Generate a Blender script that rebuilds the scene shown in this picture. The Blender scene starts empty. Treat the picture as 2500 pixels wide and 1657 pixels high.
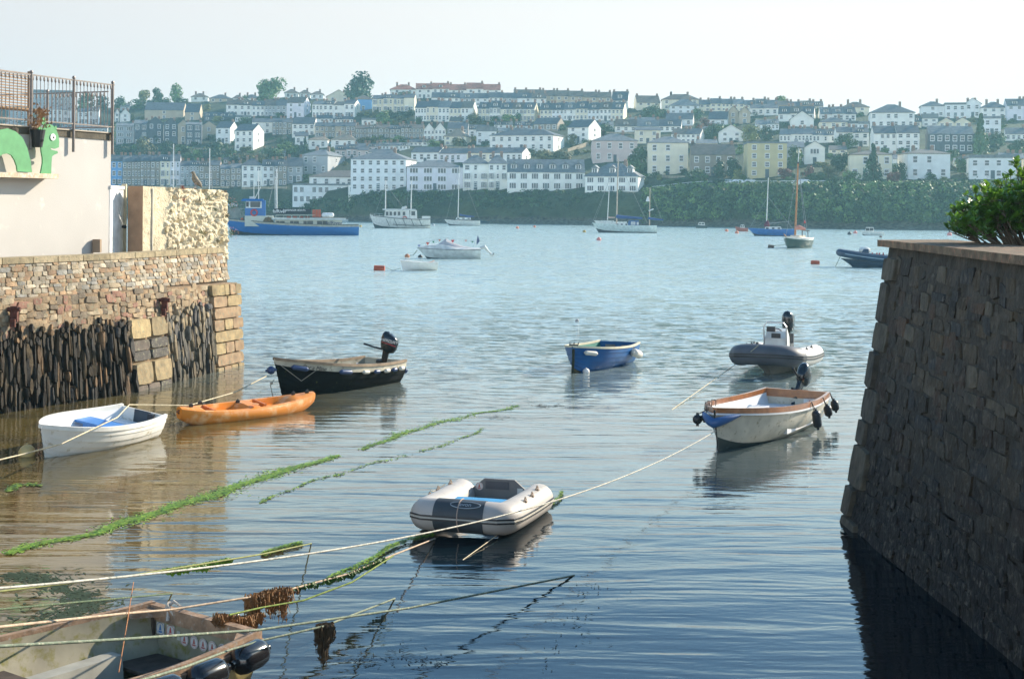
import bpy, math, random
import numpy as np
from mathutils import Vector, Matrix
R = math.radians
random.seed(7)
rnd = random.random
def U(a, b): return a + (b - a) * random.random()
SC = bpy.context.scene
COL = SC.collection
# ------------------------------------------------------------------ camera, sky, sun, exposure
F = 3472.0; H = 4.2; CX = 1250.0; HY = 505.0; ROLL = 0.4
cam_d = bpy.data.cameras.new('camera'); cam = bpy.data.objects.new('camera', cam_d); COL.objects.link(cam)
cam_d.sensor_width = 36.0; cam_d.lens = 36.0 * F / 2500.0
cam_d.shift_y = -(828.5 - HY) / 2500.0
cam_d.clip_start = 0.1; cam_d.clip_end = 6000
cam.location = (0, 0, H); cam.rotation_euler = (R(90), 0, 0)
cam.rotation_mode = 'QUATERNION'
cam.rotation_quaternion = (Matrix.Rotation(R(90), 3, 'X') @ Matrix.Rotation(R(ROLL), 3, 'Z')).to_quaternion()
SC.camera = cam
SUN_EL = 26.0; SUN_AZ = 36.0          # azimuth from +X towards +Y
w = bpy.data.worlds.new("World"); SC.world = w; w.use_nodes = True
nt = w.node_tree; nt.nodes.clear()
bg = nt.nodes.new('ShaderNodeBackground'); so = nt.nodes.new('ShaderNodeOutputWorld'); sk = nt.nodes.new('ShaderNodeTexSky')
sk.sky_type = 'NISHITA'; sk.sun_disc = False; sk.sun_elevation = R(SUN_EL); sk.sun_rotation = R(90 - SUN_AZ)
sk.air_density = 1.15; sk.dust_density = 1.0; sk.ozone_density = 1.5
bg.inputs[1].default_value = 0.125
# low sea haze whitens the sky towards the horizon, more on the sun's side within the view
tcw = nt.nodes.new('ShaderNodeTexCoord'); sw = nt.nodes.new('ShaderNodeSeparateXYZ'); nt.links.new(tcw.outputs['Generated'], sw.inputs[0])
dt = nt.nodes.new('ShaderNodeVectorMath'); dt.operation = 'DOT_PRODUCT'; nt.links.new(tcw.outputs['Generated'], dt.inputs[0]); dt.inputs[1].default_value = (math.cos(R(SUN_AZ)), math.sin(R(SUN_AZ)), 0)
ma = nt.nodes.new('ShaderNodeMapRange'); ma.inputs[1].default_value = .28; ma.inputs[2].default_value = .72; nt.links.new(dt.outputs['Value'], ma.inputs[0])
hz = nt.nodes.new('ShaderNodeMix'); hz.data_type = 'RGBA'; K_ = 1 / 0.125
hz.inputs['A'].default_value = (.355 * K_, .340 * K_, .338 * K_, 1); hz.inputs['B'].default_value = (.445 * K_, .412 * K_, .392 * K_, 1); nt.links.new(ma.outputs[0], hz.inputs['Factor'])
mz = nt.nodes.new('ShaderNodeMapRange'); mz.inputs[1].default_value = .17; mz.inputs[2].default_value = .30; mz.inputs[3].default_value = 1; mz.inputs[4].default_value = 0; mz.interpolation_type = 'SMOOTHSTEP'; nt.links.new(sw.outputs['Z'], mz.inputs[0])
mw = nt.nodes.new('ShaderNodeMix'); mw.data_type = 'RGBA'; nt.links.new(mz.outputs[0], mw.inputs['Factor']); 
tn = nt.nodes.new('ShaderNodeVectorMath'); tn.operation = 'MULTIPLY'; tn.inputs[1].default_value = (.42, .60, .72); nt.links.new(sk.outputs[0], tn.inputs[0]); nt.links.new(tn.outputs[0], mw.inputs['A'])
bz = nt.nodes.new('ShaderNodeMapRange'); bz.inputs[1].default_value = .145; bz.inputs[2].default_value = .20; bz.inputs[3].default_value = 1.0; bz.inputs[4].default_value = 1.9; nt.links.new(sw.outputs['Z'], bz.inputs[0])  # extra brightness added above the frame for the water to reflect
tz = nt.nodes.new('ShaderNodeMix'); tz.data_type = 'RGBA'; tz.inputs['A'].default_value = (1, 1, 1, 1); tz.inputs['B'].default_value = (.74, 1.0, 1.08, 1)
tf = nt.nodes.new('ShaderNodeMapRange'); tf.inputs[1].default_value = .135; tf.inputs[2].default_value = .20; nt.links.new(sw.outputs['Z'], tf.inputs[0]); nt.links.new(tf.outputs[0], tz.inputs['Factor'])
bs = nt.nodes.new('ShaderNodeVectorMath'); bs.operation = 'SCALE'; nt.links.new(hz.outputs['Result'], bs.inputs[0]); 
bb = nt.nodes.new('ShaderNodeMapRange'); bb.inputs[1].default_value = .15; bb.inputs[2].default_value = -.35; bb.inputs[3].default_value = 1.0; bb.inputs[4].default_value = 2.9; nt.links.new(dt.outputs['Value'], bb.inputs[0])  # extra sky glow added opposite the sun to light the house fronts
bm_ = nt.nodes.new('ShaderNodeMath'); bm_.operation = 'MULTIPLY'; nt.links.new(bz.outputs[0], bm_.inputs[0]); nt.links.new(bb.outputs[0], bm_.inputs[1]); nt.links.new(bm_.outputs[0], bs.inputs['Scale']); ts = nt.nodes.new('ShaderNodeVectorMath'); ts.operation = 'MULTIPLY'; nt.links.new(bs.outputs[0], ts.inputs[0]); nt.links.new(tz.outputs['Result'], ts.inputs[1]); nt.links.new(ts.outputs[0], mw.inputs['B'])
nt.links.new(mw.outputs['Result'], bg.inputs[0]); nt.links.new(bg.outputs[0], so.inputs[0])
sd = bpy.data.lights.new('sun', 'SUN'); sun = bpy.data.objects.new('sun', sd); COL.objects.link(sun)
sd.energy = 3.7; sd.angle = R(0.5); sd.color = (1.0, 0.88, 0.71)
sdir = Vector((math.cos(R(SUN_EL)) * math.cos(R(SUN_AZ)), math.cos(R(SUN_EL)) * math.sin(R(SUN_AZ)), math.sin(R(SUN_EL))))
sun.rotation_euler = sdir.to_track_quat('Z', 'Y').to_euler(); sun.location = (60, 40, 80)
SC.view_settings.view_transform = 'Standard'; SC.view_settings.look = 'None'
SC.view_settings.exposure = 1.25; SC.view_settings.gamma = 1.0
SC.cycles.volume_step_rate = 4.0
SC.cycles.volume_max_steps = 64
SC.cycles.max_bounces = 6; SC.cycles.volume_bounces = 1; SC.cycles.sample_clamp_indirect = 4.0
SC.cycles.use_denoising = True
cr_, sr_ = math.cos(R(ROLL)), math.sin(R(ROLL))
def uv(x, y):
    dx, dy = x - CX, y - HY
    return dx * cr_ + dy * sr_, -dx * sr_ + dy * cr_
def P(x, y, Y):                       # the point at distance Y seen at photo position x, y
    u, v = uv(x, y); return Vector((u * Y / F, Y, H - v * Y / F))
def G(x, y, z=0.0):                   # the point at height z seen there
    u, v = uv(x, y); Y = (H - z) * F / v; return Vector((u * Y / F, Y, z))
def lerp(a, b, t): return a + (b - a) * t
def interp(tab, x):
    if x <= tab[0][0]: return tab[0][1]
    for (a, va), (b, vb) in zip(tab, tab[1:]):
        if x <= b: return va + (vb - va) * (x - a) / (b - a)
    return tab[-1][1]
# ------------------------------------------------------------------ materials
MATS = {}
def rgba(c): return (c[0], c[1], c[2], 1.0)
def M(name, c, rough=0.7, var=0.18, scale=3.0, bump=0.0, bscale=20.0, metal=0.0, c2=None, c2amt=0.5, spec=0.5, attr=False, emit=None, coat=0.0):
    if name in MATS: return MATS[name]
    m = bpy.data.materials.new(name); m.use_nodes = True; MATS[name] = m
    t = m.node_tree; n = t.nodes; L = t.links; b = n['Principled BSDF']
    b.inputs['Roughness'].default_value = rough; b.inputs['Metallic'].default_value = metal
    b.inputs['Specular IOR Level'].default_value = spec; b.inputs['Coat Weight'].default_value = coat
    tc = n.new('ShaderNodeTexCoord')
    nz = n.new('ShaderNodeTexNoise'); nz.inputs['Scale'].default_value = scale; nz.inputs['Detail'].default_value = 4
    L.new(tc.outputs['Object'], nz.inputs['Vector'])
    mr = n.new('ShaderNodeMapRange'); mr.inputs[1].default_value = 0.3; mr.inputs[2].default_value = 0.7
    mr.inputs[3].default_value = 1 - var; mr.inputs[4].default_value = 1 + var
    L.new(nz.outputs['Fac'], mr.inputs[0])
    base = None
    if attr:
        at = n.new('ShaderNodeAttribute'); at.attribute_name = 'Col'; base = at.outputs['Color']
    else:
        rg = n.new('ShaderNodeRGB'); rg.outputs[0].default_value = rgba(c); base = rg.outputs[0]
    if c2:
        n2 = n.new('ShaderNodeTexNoise'); n2.inputs['Scale'].default_value = scale * 2.3; n2.inputs['Detail'].default_value = 6; n2.inputs['Roughness'].default_value = 0.65
        L.new(tc.outputs['Object'], n2.inputs['Vector'])
        r2 = n.new('ShaderNodeMapRange'); r2.inputs[1].default_value = 0.62 - c2amt * 0.25; r2.inputs[2].default_value = 0.7 - c2amt * 0.1
        L.new(n2.outputs['Fac'], r2.inputs[0])
        mx = n.new('ShaderNodeMix'); mx.data_type = 'RGBA'; mx.inputs['B'].default_value = rgba(c2)
        L.new(r2.outputs[0], mx.inputs['Factor']); L.new(base, mx.inputs['A']); base = mx.outputs['Result']
    vm = n.new('ShaderNodeVectorMath'); vm.operation = 'SCALE'
    L.new(base, vm.inputs[0]); L.new(mr.outputs[0], vm.inputs['Scale']); L.new(vm.outputs[0], b.inputs['Base Color'])
    if bump:
        nb = n.new('ShaderNodeTexNoise'); nb.inputs['Scale'].default_value = bscale; nb.inputs['Detail'].default_value = 6
        L.new(tc.outputs['Object'], nb.inputs['Vector'])
        bp = n.new('ShaderNodeBump'); bp.inputs['Strength'].default_value = 1.0; bp.inputs['Distance'].default_value = bump
        L.new(nb.outputs['Fac'], bp.inputs['Height']); L.new(bp.outputs[0], b.inputs['Normal'])
    if emit:
        b.inputs['Emission Color'].default_value = rgba(emit[:3]); b.inputs['Emission Strength'].default_value = emit[3]
    return m
def PAINT(hexish, rough=0.75, **k):
    key = 'paint_%.2f_%.2f_%.2f_%.1f' % (*hexish, rough)
    return M(key, hexish, rough, **k)
# ------------------------------------------------------------------ mesh builder
class MB:
    def __init__(s): s.v = []; s.f = []; s.m = []; s.c = []; s.cur = 0; s.col = (1, 1, 1)
    def vert(s, p): s.v.append((p[0], p[1], p[2])); return len(s.v) - 1
    def face(s, idx): s.f.append(tuple(idx)); s.m.append(s.cur); s.c.append(s.col)
    def poly(s, pts):
        k = len(s.v)
        for p in pts: s.v.append((p[0], p[1], p[2]))
        s.face(range(k, k + len(pts)))
    def box(s, x0, y0, z0, x1, y1, z1, skip=''):
        k = len(s.v)
        for z in (z0, z1):
            for (x, y) in ((x0, y0), (x1, y0), (x1, y1), (x0, y1)): s.v.append((x, y, z))
        for nm, q in (('b', (3, 2, 1, 0)), ('t', (4, 5, 6, 7)), ('f', (0, 1, 5, 4)), ('r', (1, 2, 6, 5)), ('k', (2, 3, 7, 6)), ('l', (3, 0, 4, 7))):
            if nm not in skip: s.face([k + i for i in q])
    def bar(s, a, b, w, h, up=(0, 0, 1)):
        a = Vector(a); b = Vector(b); d = (b - a).normalized(); upv = Vector(up)
        r = d.cross(upv)
        if r.length < 1e-4: r = d.cross(Vector((0, 1, 0)))
        r.normalize(); t = r.cross(d)
        k = len(s.v)
        for p in (a, b):
            for (i, j) in ((-1, -1), (1, -1), (1, 1), (-1, 1)): s.v.append(tuple(p + r * (i * w / 2) + t * (j * h / 2)))
        for q in ((0, 1, 2, 3), (7, 6, 5, 4), (0, 4, 5, 1), (1, 5, 6, 2), (2, 6, 7, 3), (3, 7, 4, 0)): s.face([k + i for i in q])
    def tube(s, pts, r, n=6, cap=True, flat=1.0):
        pts = [Vector(p) for p in pts]; N = len(pts)
        rs = r if isinstance(r, (list, tuple)) else [r] * N
        k = len(s.v); prev = None
        for i, p in enumerate(pts):
            d = (pts[min(i + 1, N - 1)] - pts[max(i - 1, 0)])
            if d.length < 1e-9: d = Vector((0, 0, 1))
            d.normalize()
            if prev is None:
                a = d.cross(Vector((0, 0, 1)))
                if a.length < 1e-3: a = d.cross(Vector((0, 1, 0)))
            else: a = prev - d * prev.dot(d)
            a.normalize(); prev = a; b = a.cross(d)
            for j in range(n):
                th = 2 * math.pi * j / n
                s.v.append(tuple(p + a * (rs[i] * math.cos(th)) + b * (rs[i] * flat * math.sin(th))))
        for i in range(N - 1):
            for j in range(n):
                s.face((k + i * n + j, k + (i + 1) * n + j, k + (i + 1) * n + (j + 1) % n, k + i * n + (j + 1) % n))
        if cap:
            s.face([k + j for j in range(n)]); s.face([k + (N - 1) * n + j for j in reversed(range(n))])
    def capsule(s, a, b, r, n=12, neck=0.0):
        a = Vector(a); b = Vector(b); L = (b - a).length; pts = []; rs = []
        for q in (0, .15, .4, .7, 1.0): pts.append(a.lerp(b, (r * q * .9) / L)); rs.append(r * math.sqrt(max(0.02, 1 - (1 - q) ** 2)))
        for q in (1.0, .7, .4, .15, 0): pts.append(b.lerp(a, (r * q * .9) / L)); rs.append(r * math.sqrt(max(0.02, 1 - (1 - q) ** 2)))
        s.tube(pts, rs, n)
    def ball(s, c, r, n=10, sc=(1, 1, 1), rot=None):
        c = Vector(c); k = len(s.v); h = n // 2
        for i in range(h + 1):
            ph = math.pi * i / h
            for j in range(n):
                th = 2 * math.pi * j / n
                p = Vector((math.sin(ph) * math.cos(th) * r * sc[0], math.sin(ph) * math.sin(th) * r * sc[1], math.cos(ph) * r * sc[2]))
                if rot: p = rot @ p
                s.v.append(tuple(c + p))
        for i in range(h):
            for j in range(n): s.face((k + i * n + j, k + (i + 1) * n + j, k + (i + 1) * n + (j + 1) % n, k + i * n + (j + 1) % n))
    def loft(s, rings, closed=True, cap0=False, cap1=False):
        k = len(s.v); n = len(rings[0])
        for r in rings:
            for p in r: s.v.append((p[0], p[1], p[2]))
        for i in range(len(rings) - 1):
            for j in range(n if closed else n - 1):
                s.face((k + i * n + j, k + i * n + (j + 1) % n, k + (i + 1) * n + (j + 1) % n, k + (i + 1) * n + j))
        if cap0: s.face([k + j for j in reversed(range(n))])
        if cap1: s.face([k + (len(rings) - 1) * n + j for j in range(n)])
    def prism(s, pts, ext):                      # pts: closed outline (3d), ext: vector
        ext = Vector(ext); k = len(s.v); n = len(pts)
        for p in pts: s.v.append(tuple(p))
        for p in pts: s.v.append(tuple(Vector(p) + ext))
        s.face(list(range(k, k + n))); s.face(list(reversed(range(k + n, k + 2 * n))))
        for j in range(n): s.face((k + j, k + (j + 1) % n, k + n + (j + 1) % n, k + n + j))
    def mesh(s, name, mats, smooth=False, ang=35, recalc=True):
        me = bpy.data.meshes.new(name); me.from_pydata(s.v, [], s.f)
        ml = mats if isinstance(mats, (list, tuple)) else [mats]
        for m in ml: me.materials.append(m)
        if len(ml) > 1: me.polygons.foreach_set('material_index', s.m)
        if any(c != (1, 1, 1) for c in s.c[:1] + s.c[-1:]):
            at = me.color_attributes.new('Col', 'FLOAT_COLOR', 'CORNER'); buf = []
            for fc, c in zip(s.f, s.c): buf += [c[0], c[1], c[2], 1.0] * len(fc)
            at.data.foreach_set('color', buf)
        if recalc:
            import bmesh
            bm = bmesh.new(); bm.from_mesh(me); bmesh.ops.recalc_face_normals(bm, faces=bm.faces); bm.to_mesh(me); bm.free()
        if smooth:
            me.polygons.foreach_set('use_smooth', [True] * len(me.polygons)); me.set_sharp_from_angle(angle=R(ang))
        me.update(); return me
    def build(s, name, mats, parent=None, smooth=False, loc=None, **k):
        o = bpy.data.objects.new(name, s.mesh(name, mats, smooth, **k)); COL.objects.link(o)
        if parent: o.parent = parent
        if loc is not None: o.location = loc
        return o
def tag(o, label=None, cat=None, group=None, kind=None):
    if label: o['label'] = label
    if cat: o['category'] = cat
    if group: o['group'] = group
    if kind: o['kind'] = kind
    return o
def thing(name, label, cat, loc=(0, 0, 0), rz=0.0, group=None, **k):
    o = bpy.data.objects.new(name, None); COL.objects.link(o); o.empty_display_size = 0.2
    o.location = loc; o.rotation_euler = (0, 0, rz); return tag(o, label, cat, group)
def inst(name, me, parent, loc=(0, 0, 0), scale=(1, 1, 1), rz=0.0):
    o = bpy.data.objects.new(name, me); COL.objects.link(o); o.parent = parent
    o.location = loc; o.scale = scale; o.rotation_euler = (0, 0, rz); return o
ORD = ['first', 'second', 'third', 'fourth', 'fifth', 'sixth', 'seventh', 'eighth', 'ninth', 'tenth', 'eleventh', 'twelfth', 'thirteenth', 'fourteenth', 'fifteenth', 'sixteenth', 'seventeenth', 'eighteenth', 'nineteenth', 'twentieth']
# ------------------------------------------------------------------ water and far shore terrain
def make_water():
    m = bpy.data.materials.new('harbour_water'); m.use_nodes = True; t = m.node_tree; n = t.nodes; L = t.links
    b = n['Principled BSDF']; b.inputs['IOR'].default_value = 1.5
    tc = n.new('ShaderNodeTexCoord'); sp = n.new('ShaderNodeSeparateXYZ'); L.new(tc.outputs['Object'], sp.inputs[0])
    def noise(sx, sy, sc, det=3, dist=0.0, rot=0.0):
        mp = n.new('ShaderNodeMapping'); mp.inputs['Scale'].default_value = (sx, sy, 1); mp.inputs['Rotation'].default_value = (0, 0, rot)
        L.new(tc.outputs['Object'], mp.inputs[0]); z = n.new('ShaderNodeTexNoise'); z.inputs['Scale'].default_value = sc; z.inputs['Detail'].default_value = det
        z.inputs['Distortion'].default_value = dist; L.new(mp.outputs[0], z.inputs['Vector']); return z.outputs['Fac']
    def mul(a, k):
        q = n.new('ShaderNodeMath'); q.operation = 'MULTIPLY'; L.new(a, q.inputs[0])
        if isinstance(k, float): q.inputs[1].default_value = k
        else: L.new(k, q.inputs[1])
        return q.outputs[0]
    def add(a, c): q = n.new('ShaderNodeMath'); q.operation = 'ADD'; L.new(a, q.inputs[0]); L.new(c, q.inputs[1]); return q.outputs[0]
    # sheltered inner pool: long smooth swell lines; the open harbour beyond is choppier
    mr = n.new('ShaderNodeMapRange'); mr.inputs[1].default_value = 19; mr.inputs[2].default_value = 45; mr.inputs[3].default_value = 0.34; mr.inputs[4].default_value = 1.0
    L.new(sp.outputs['Y'], mr.inputs[0])
    mr2 = n.new('ShaderNodeMapRange'); mr2.inputs[1].default_value = 30; mr2.inputs[2].default_value = 110; mr2.inputs[3].default_value = 0.0; mr2.inputs[4].default_value = 1.0
    L.new(sp.outputs['Y'], mr2.inputs[0])
    long_ = mul(noise(0.35, 1.9, 1.0, 2, 0.6, R(-8)), WSWELL)
    mid = mul(mul(noise(0.55, 1.7, 2.4, 3, 0.5, R(6)), WMID), mr.outputs[0])
    fine = mul(mul(noise(0.8, 1.5, 7.5, 3, 0.3), WFINE), mr.outputs[0])
    far = mul(mul(noise(0.5, 1.2, 1.6, 4, 0.4, R(12)), 0.10), mr2.outputs[0])
    hgt = add(add(long_, mid), add(fine, far))
    bp = n.new('ShaderNodeBump'); bp.inputs['Strength'].default_value = 1.0; bp.inputs['Distance'].default_value = 1.0
    L.new(hgt, bp.inputs['Height'])
    # wind chop further out: facets tilted by vector noise, so distance does not flatten them
    def vnoise(sx, sy, sc, rot, kx, ky, amp):
        mp = n.new('ShaderNodeMapping'); mp.inputs['Scale'].default_value = (sx, sy, 1); mp.inputs['Rotation'].default_value = (0, 0, rot)
        L.new(tc.outputs['Object'], mp.inputs[0]); z = n.new('ShaderNodeTexNoise'); z.inputs['Scale'].default_value = sc; z.inputs['Detail'].default_value = 3; z.inputs['Roughness'].default_value = .6
        L.new(mp.outputs[0], z.inputs['Vector']); sb = n.new('ShaderNodeVectorMath'); sb.operation = 'SUBTRACT'; L.new(z.outputs['Color'], sb.inputs[0]); sb.inputs[1].default_value = (.5, .5, .5)
        m1 = n.new('ShaderNodeVectorMath'); m1.operation = 'MULTIPLY'; L.new(sb.outputs[0], m1.inputs[0]); m1.inputs[1].default_value = (kx, ky, 0)
        m2 = n.new('ShaderNodeVectorMath'); m2.operation = 'SCALE'; L.new(m1.outputs[0], m2.inputs[0]); L.new(amp, m2.inputs['Scale']); return m2.outputs[0]
    def ramp(a, b_, lo, hi):
        q = n.new('ShaderNodeMapRange'); q.inputs[1].default_value = a; q.inputs[2].default_value = b_; q.inputs[3].default_value = lo; q.inputs[4].default_value = hi; L.new(sp.outputs['Y'], q.inputs[0]); return q.outputs[0]
    L.new(ramp(30, 75, .03, .15), b.inputs['Roughness'])
    v1 = vnoise(0.7, 2.0, 2.6, R(7), .50, 1.8, ramp(27, 60, 0.0, 1.0)); v2 = vnoise(0.6, 1.5, 1.4, R(-14), .8, 2.6, ramp(38, 85, 0.0, 1.0))
    a1 = n.new('ShaderNodeVectorMath'); L.new(bp.outputs[0], a1.inputs[0]); L.new(v1, a1.inputs[1]); a2 = n.new('ShaderNodeVectorMath'); L.new(a1.outputs[0], a2.inputs[0]); L.new(v2, a2.inputs[1])
    nm = n.new('ShaderNodeVectorMath'); nm.operation = 'NORMALIZE'; L.new(a2.outputs[0], nm.inputs[0]); L.new(nm.outputs[0], b.inputs['Normal'])
    # body colour: greener and weedier in the shallows by the left quay
    cr = n.new('ShaderNodeMix'); cr.data_type = 'RGBA'; cr.inputs['A'].default_value = (0.001, 0.007, 0.012, 1); cr.inputs['B'].default_value = (0.115, 0.082, 0.022, 1)
    sh = n.new('ShaderNodeMapRange'); sh.inputs[1].default_value = -1.0; sh.inputs[2].default_value = -5.0; L.new(sp.outputs['X'], sh.inputs[0])
    s3 = n.new('ShaderNodeMapRange'); s3.inputs[1].default_value = 42; s3.inputs[2].default_value = 30; L.new(sp.outputs['Y'], s3.inputs[0])
    nn = noise(1, 1, 0.9, 5); r3 = n.new('ShaderNodeMapRange'); r3.inputs[1].default_value = 0.35; r3.inputs[2].default_value = 0.6; r3.inputs[3].default_value = 0.4; L.new(nn, r3.inputs[0])
    L.new(mul(mul(sh.outputs[0], s3.outputs[0]), r3.outputs[0]), cr.inputs['Factor'])
    wcol = n.new('ShaderNodeMix'); wcol.data_type = 'RGBA'; wcol.inputs['B'].default_value = (0.42, 0.54, 0.53, 1)  # paler far out: reflected sky brightness put into the body colour
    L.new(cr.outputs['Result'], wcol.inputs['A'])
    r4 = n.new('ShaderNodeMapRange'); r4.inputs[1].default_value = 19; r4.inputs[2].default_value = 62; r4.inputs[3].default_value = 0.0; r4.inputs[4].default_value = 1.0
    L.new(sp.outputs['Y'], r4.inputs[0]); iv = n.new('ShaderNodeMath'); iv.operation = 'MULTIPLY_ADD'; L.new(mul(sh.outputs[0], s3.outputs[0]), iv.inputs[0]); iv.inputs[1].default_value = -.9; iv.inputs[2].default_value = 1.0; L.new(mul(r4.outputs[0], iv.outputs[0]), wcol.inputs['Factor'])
    L.new(wcol.outputs['Result'], b.inputs['Base Color'])
    mb = MB(); mb.box(-900, -30, -0.9, 900, 900, 0.0, skip='lrkf'); mb.f = mb.f[1:]; mb.m = mb.m[1:]; mb.c = mb.c[1:]
    o = mb.build('water', m, recalc=False); tag(o, 'rippling blue green harbour water', 'water', kind='structure')
WSWELL, WMID, WFINE = 0.020, 0.013, 0.0035
make_water()
mb = MB(); mb.box(-900, -30, -2.4, 900, 900, -1.4)
tag(mb.build('seabed', M('seabed', (0.05, 0.06, 0.03), 0.9)), 'seabed', 'seabed', kind='structure')

SHORE = [(-1400, 470), (300, 425), (700, 400), (1000, 362), (1300, 350), (1600, 332), (1900, 308), (2200, 297), (2500, 290), (3900, 270)]
BASE = [(190, 290), (215, 245), (235, 210), (260, 176), (300, 137), (360, 84), (400, 52), (440, 26), (455, 16), (465, 9), (500, 5), (520, 3)]
YC = [(-1400, 500), (600, 500), (700, 494), (840, 488), (880, 470), (1500, 468), (1590, 470), (1700, 457), (2500, 455), (3900, 455)]
YT = [(-1400, 240), (270, 264), (450, 250), (700, 238), (850, 246), (950, 236), (1222, 237), (1300, 250), (1520, 254), (1545, 266), (1700, 270), (2000, 268), (2100, 274), (2300, 283), (2500, 290), (3900, 295)]
def YM(x, y): return interp(SHORE, x) + interp(BASE, y)
def T(x, y): return P(x, y, YM(x, y))
def make_land():
    m = bpy.data.materials.new('hillside_ground'); m.use_nodes = True; t = m.node_tree; n = t.nodes; L = t.links; b = n['Principled BSDF']
    b.inputs['Roughness'].default_value = 0.95
    tc = n.new('ShaderNodeTexCoord'); sp = n.new('ShaderNodeSeparateXYZ'); L.new(tc.outputs['Object'], sp.inputs[0])
    nz = n.new('ShaderNodeTexNoise'); nz.inputs['Scale'].default_value = 0.12; nz.inputs['Detail'].default_value = 8; L.new(tc.outputs['Object'], nz.inputs[0])
    cr = n.new('ShaderNodeValToRGB'); e = cr.color_ramp.elements; e[0].position = 0.35; e[0].color = (0.015, 0.028, 0.012, 1); e[1].position = 0.7; e[1].color = (0.06, 0.075, 0.03, 1)
    L.new(nz.outputs['Fac'], cr.inputs[0])
    n2 = n.new('ShaderNodeTexNoise'); n2.inputs['Scale'].default_value = 1.3; n2.inputs['Detail'].default_value = 8; L.new(tc.outputs['Object'], n2.inputs[0])
    c2 = n.new('ShaderNodeValToRGB'); e = c2.color_ramp.elements; e[0].position = 0.35; e[0].color = (0.035, 0.030, 0.026, 1); e[1].position = 0.7; e[1].color = (0.17, 0.15, 0.12, 1)
    L.new(n2.outputs['Fac'], c2.inputs[0])
    ad = n.new('ShaderNodeMath'); ad.operation = 'MULTIPLY_ADD'; L.new(n2.outputs['Fac'], ad.inputs[0]); ad.inputs[1].default_value = 2.5; L.new(sp.outputs['Z'], ad.inputs[2])
    mr = n.new('ShaderNodeMapRange'); mr.inputs[1].default_value = 2.6; mr.inputs[2].default_value = 3.4; L.new(ad.outputs[0], mr.inputs[0])
    mx = n.new('ShaderNodeMix'); mx.data_type = 'RGBA'; L.new(mr.outputs[0], mx.inputs['Factor']); L.new(c2.outputs[0], mx.inputs['A']); L.new(cr.outputs[0], mx.inputs['B'])
    L.new(mx.outputs['Result'], b.inputs['Base Color'])
    bp = n.new('ShaderNodeBump'); bp.inputs['Distance'].default_value = 0.6; L.new(n2.outputs['Fac'], bp.inputs['Height']); L.new(bp.outputs[0], b.inputs['Normal'])
    rg = random.Random(3); mb = MB(); xs = list(range(-1400, 3901, 20)); rings = []
    ts = [0, .07, .15, .25, .36, .48, .6, .72, .85, 1]
    for x in xs:
        row = []; ys = interp(SHORE, x)
        u, v = uv(x, 545); px = u / F
        row.append(Vector((px * (ys - 14), ys - 14, -1.6)))
        row.append(Vector((px * (ys - 3), ys - 3, 0.12 + rg.uniform(-.1, .15))))
        yc = interp(YC, x); yt = interp(YT, x); c = T(x, yc)
        for q in ts[1:]:
            z = 0.5 + (c.z - 0.5) * min(1, q * 1.2); Y = ys + (c.y - ys) * q ** 3
            j = 0 if q > .8 else rg.uniform(-.8, .8)
            row.append(Vector((px * (Y + j), Y + j, z)))
        K = 22
        for k in range(1, K + 1):
            y = yc + (yt - yc) * k / K; p = T(x, y); p.z += rg.uniform(-.15, .15); row.append(p)
        p = row[-1]
        for d, dz in ((60, -4), (150, -14), (300, -30)): row.append(Vector((p.x * (p.y + d) / p.y, p.y + d, p.z + dz)))
        rings.append(row)
    mb.loft(rings, closed=False)
    o = mb.build('hillside', m, smooth=True, ang=60); tag(o, 'green hillside rising from the far shore', 'hillside', kind='structure')
make_land()
# ------------------------------------------------------------------ houses across the water
WHITE = (0.88, 0.86, 0.78); CREAM = (0.82, 0.74, 0.56); GREY = (0.40, 0.41, 0.42); DARK = (0.10, 0.11, 0.13); STONE = (0.30, 0.25, 0.20); BLUE = (0.16, 0.36, 0.66)
BEIGE = (0.52, 0.42, 0.30); PALE = (0.80, 0.81, 0.78); PINK = (0.62, 0.50, 0.46); YELL = (0.58, 0.49, 0.27); LILAC = (0.76, 0.73, 0.76)
CN = {WHITE: 'white', CREAM: 'cream', GREY: 'grey', DARK: 'dark slate-hung', STONE: 'brown stone', BLUE: 'bright blue', BEIGE: 'beige', PALE: 'pale blue-white', PINK: 'pinkish', YELL: 'ochre yellow', LILAC: 'lilac-white'}
SL = (0.085, 0.095, 0.11); BR = (0.13, 0.105, 0.085); RED = (0.36, 0.13, 0.08); TAN = (0.26, 0.20, 0.14); SG = (0.16, 0.17, 0.18)
RN = {SL: 'slate', BR: 'brown-tiled', RED: 'red-tiled', TAN: 'tan-tiled', SG: 'grey slate'}
def wm(c): return M('render_%s' % CN[c].replace(' ', '_'), c, 0.85, var=0.10, scale=0.5)
def rm(c): return M('roof_%s' % RN[c].replace(' ', '_'), c, 0.6, var=0.3, scale=1.2)
GLASS = M('window_glass', (0.035, 0.045, 0.055), 0.12, var=0.2, scale=1.0)
FRAME = M('window_frame_white', (0.8, 0.8, 0.78), 0.5, var=0.03)
POT = M('chimney_pot', (0.42, 0.20, 0.12), 0.8); BRICK = M('chimney_brick', (0.26, 0.17, 0.13), 0.9)
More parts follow.
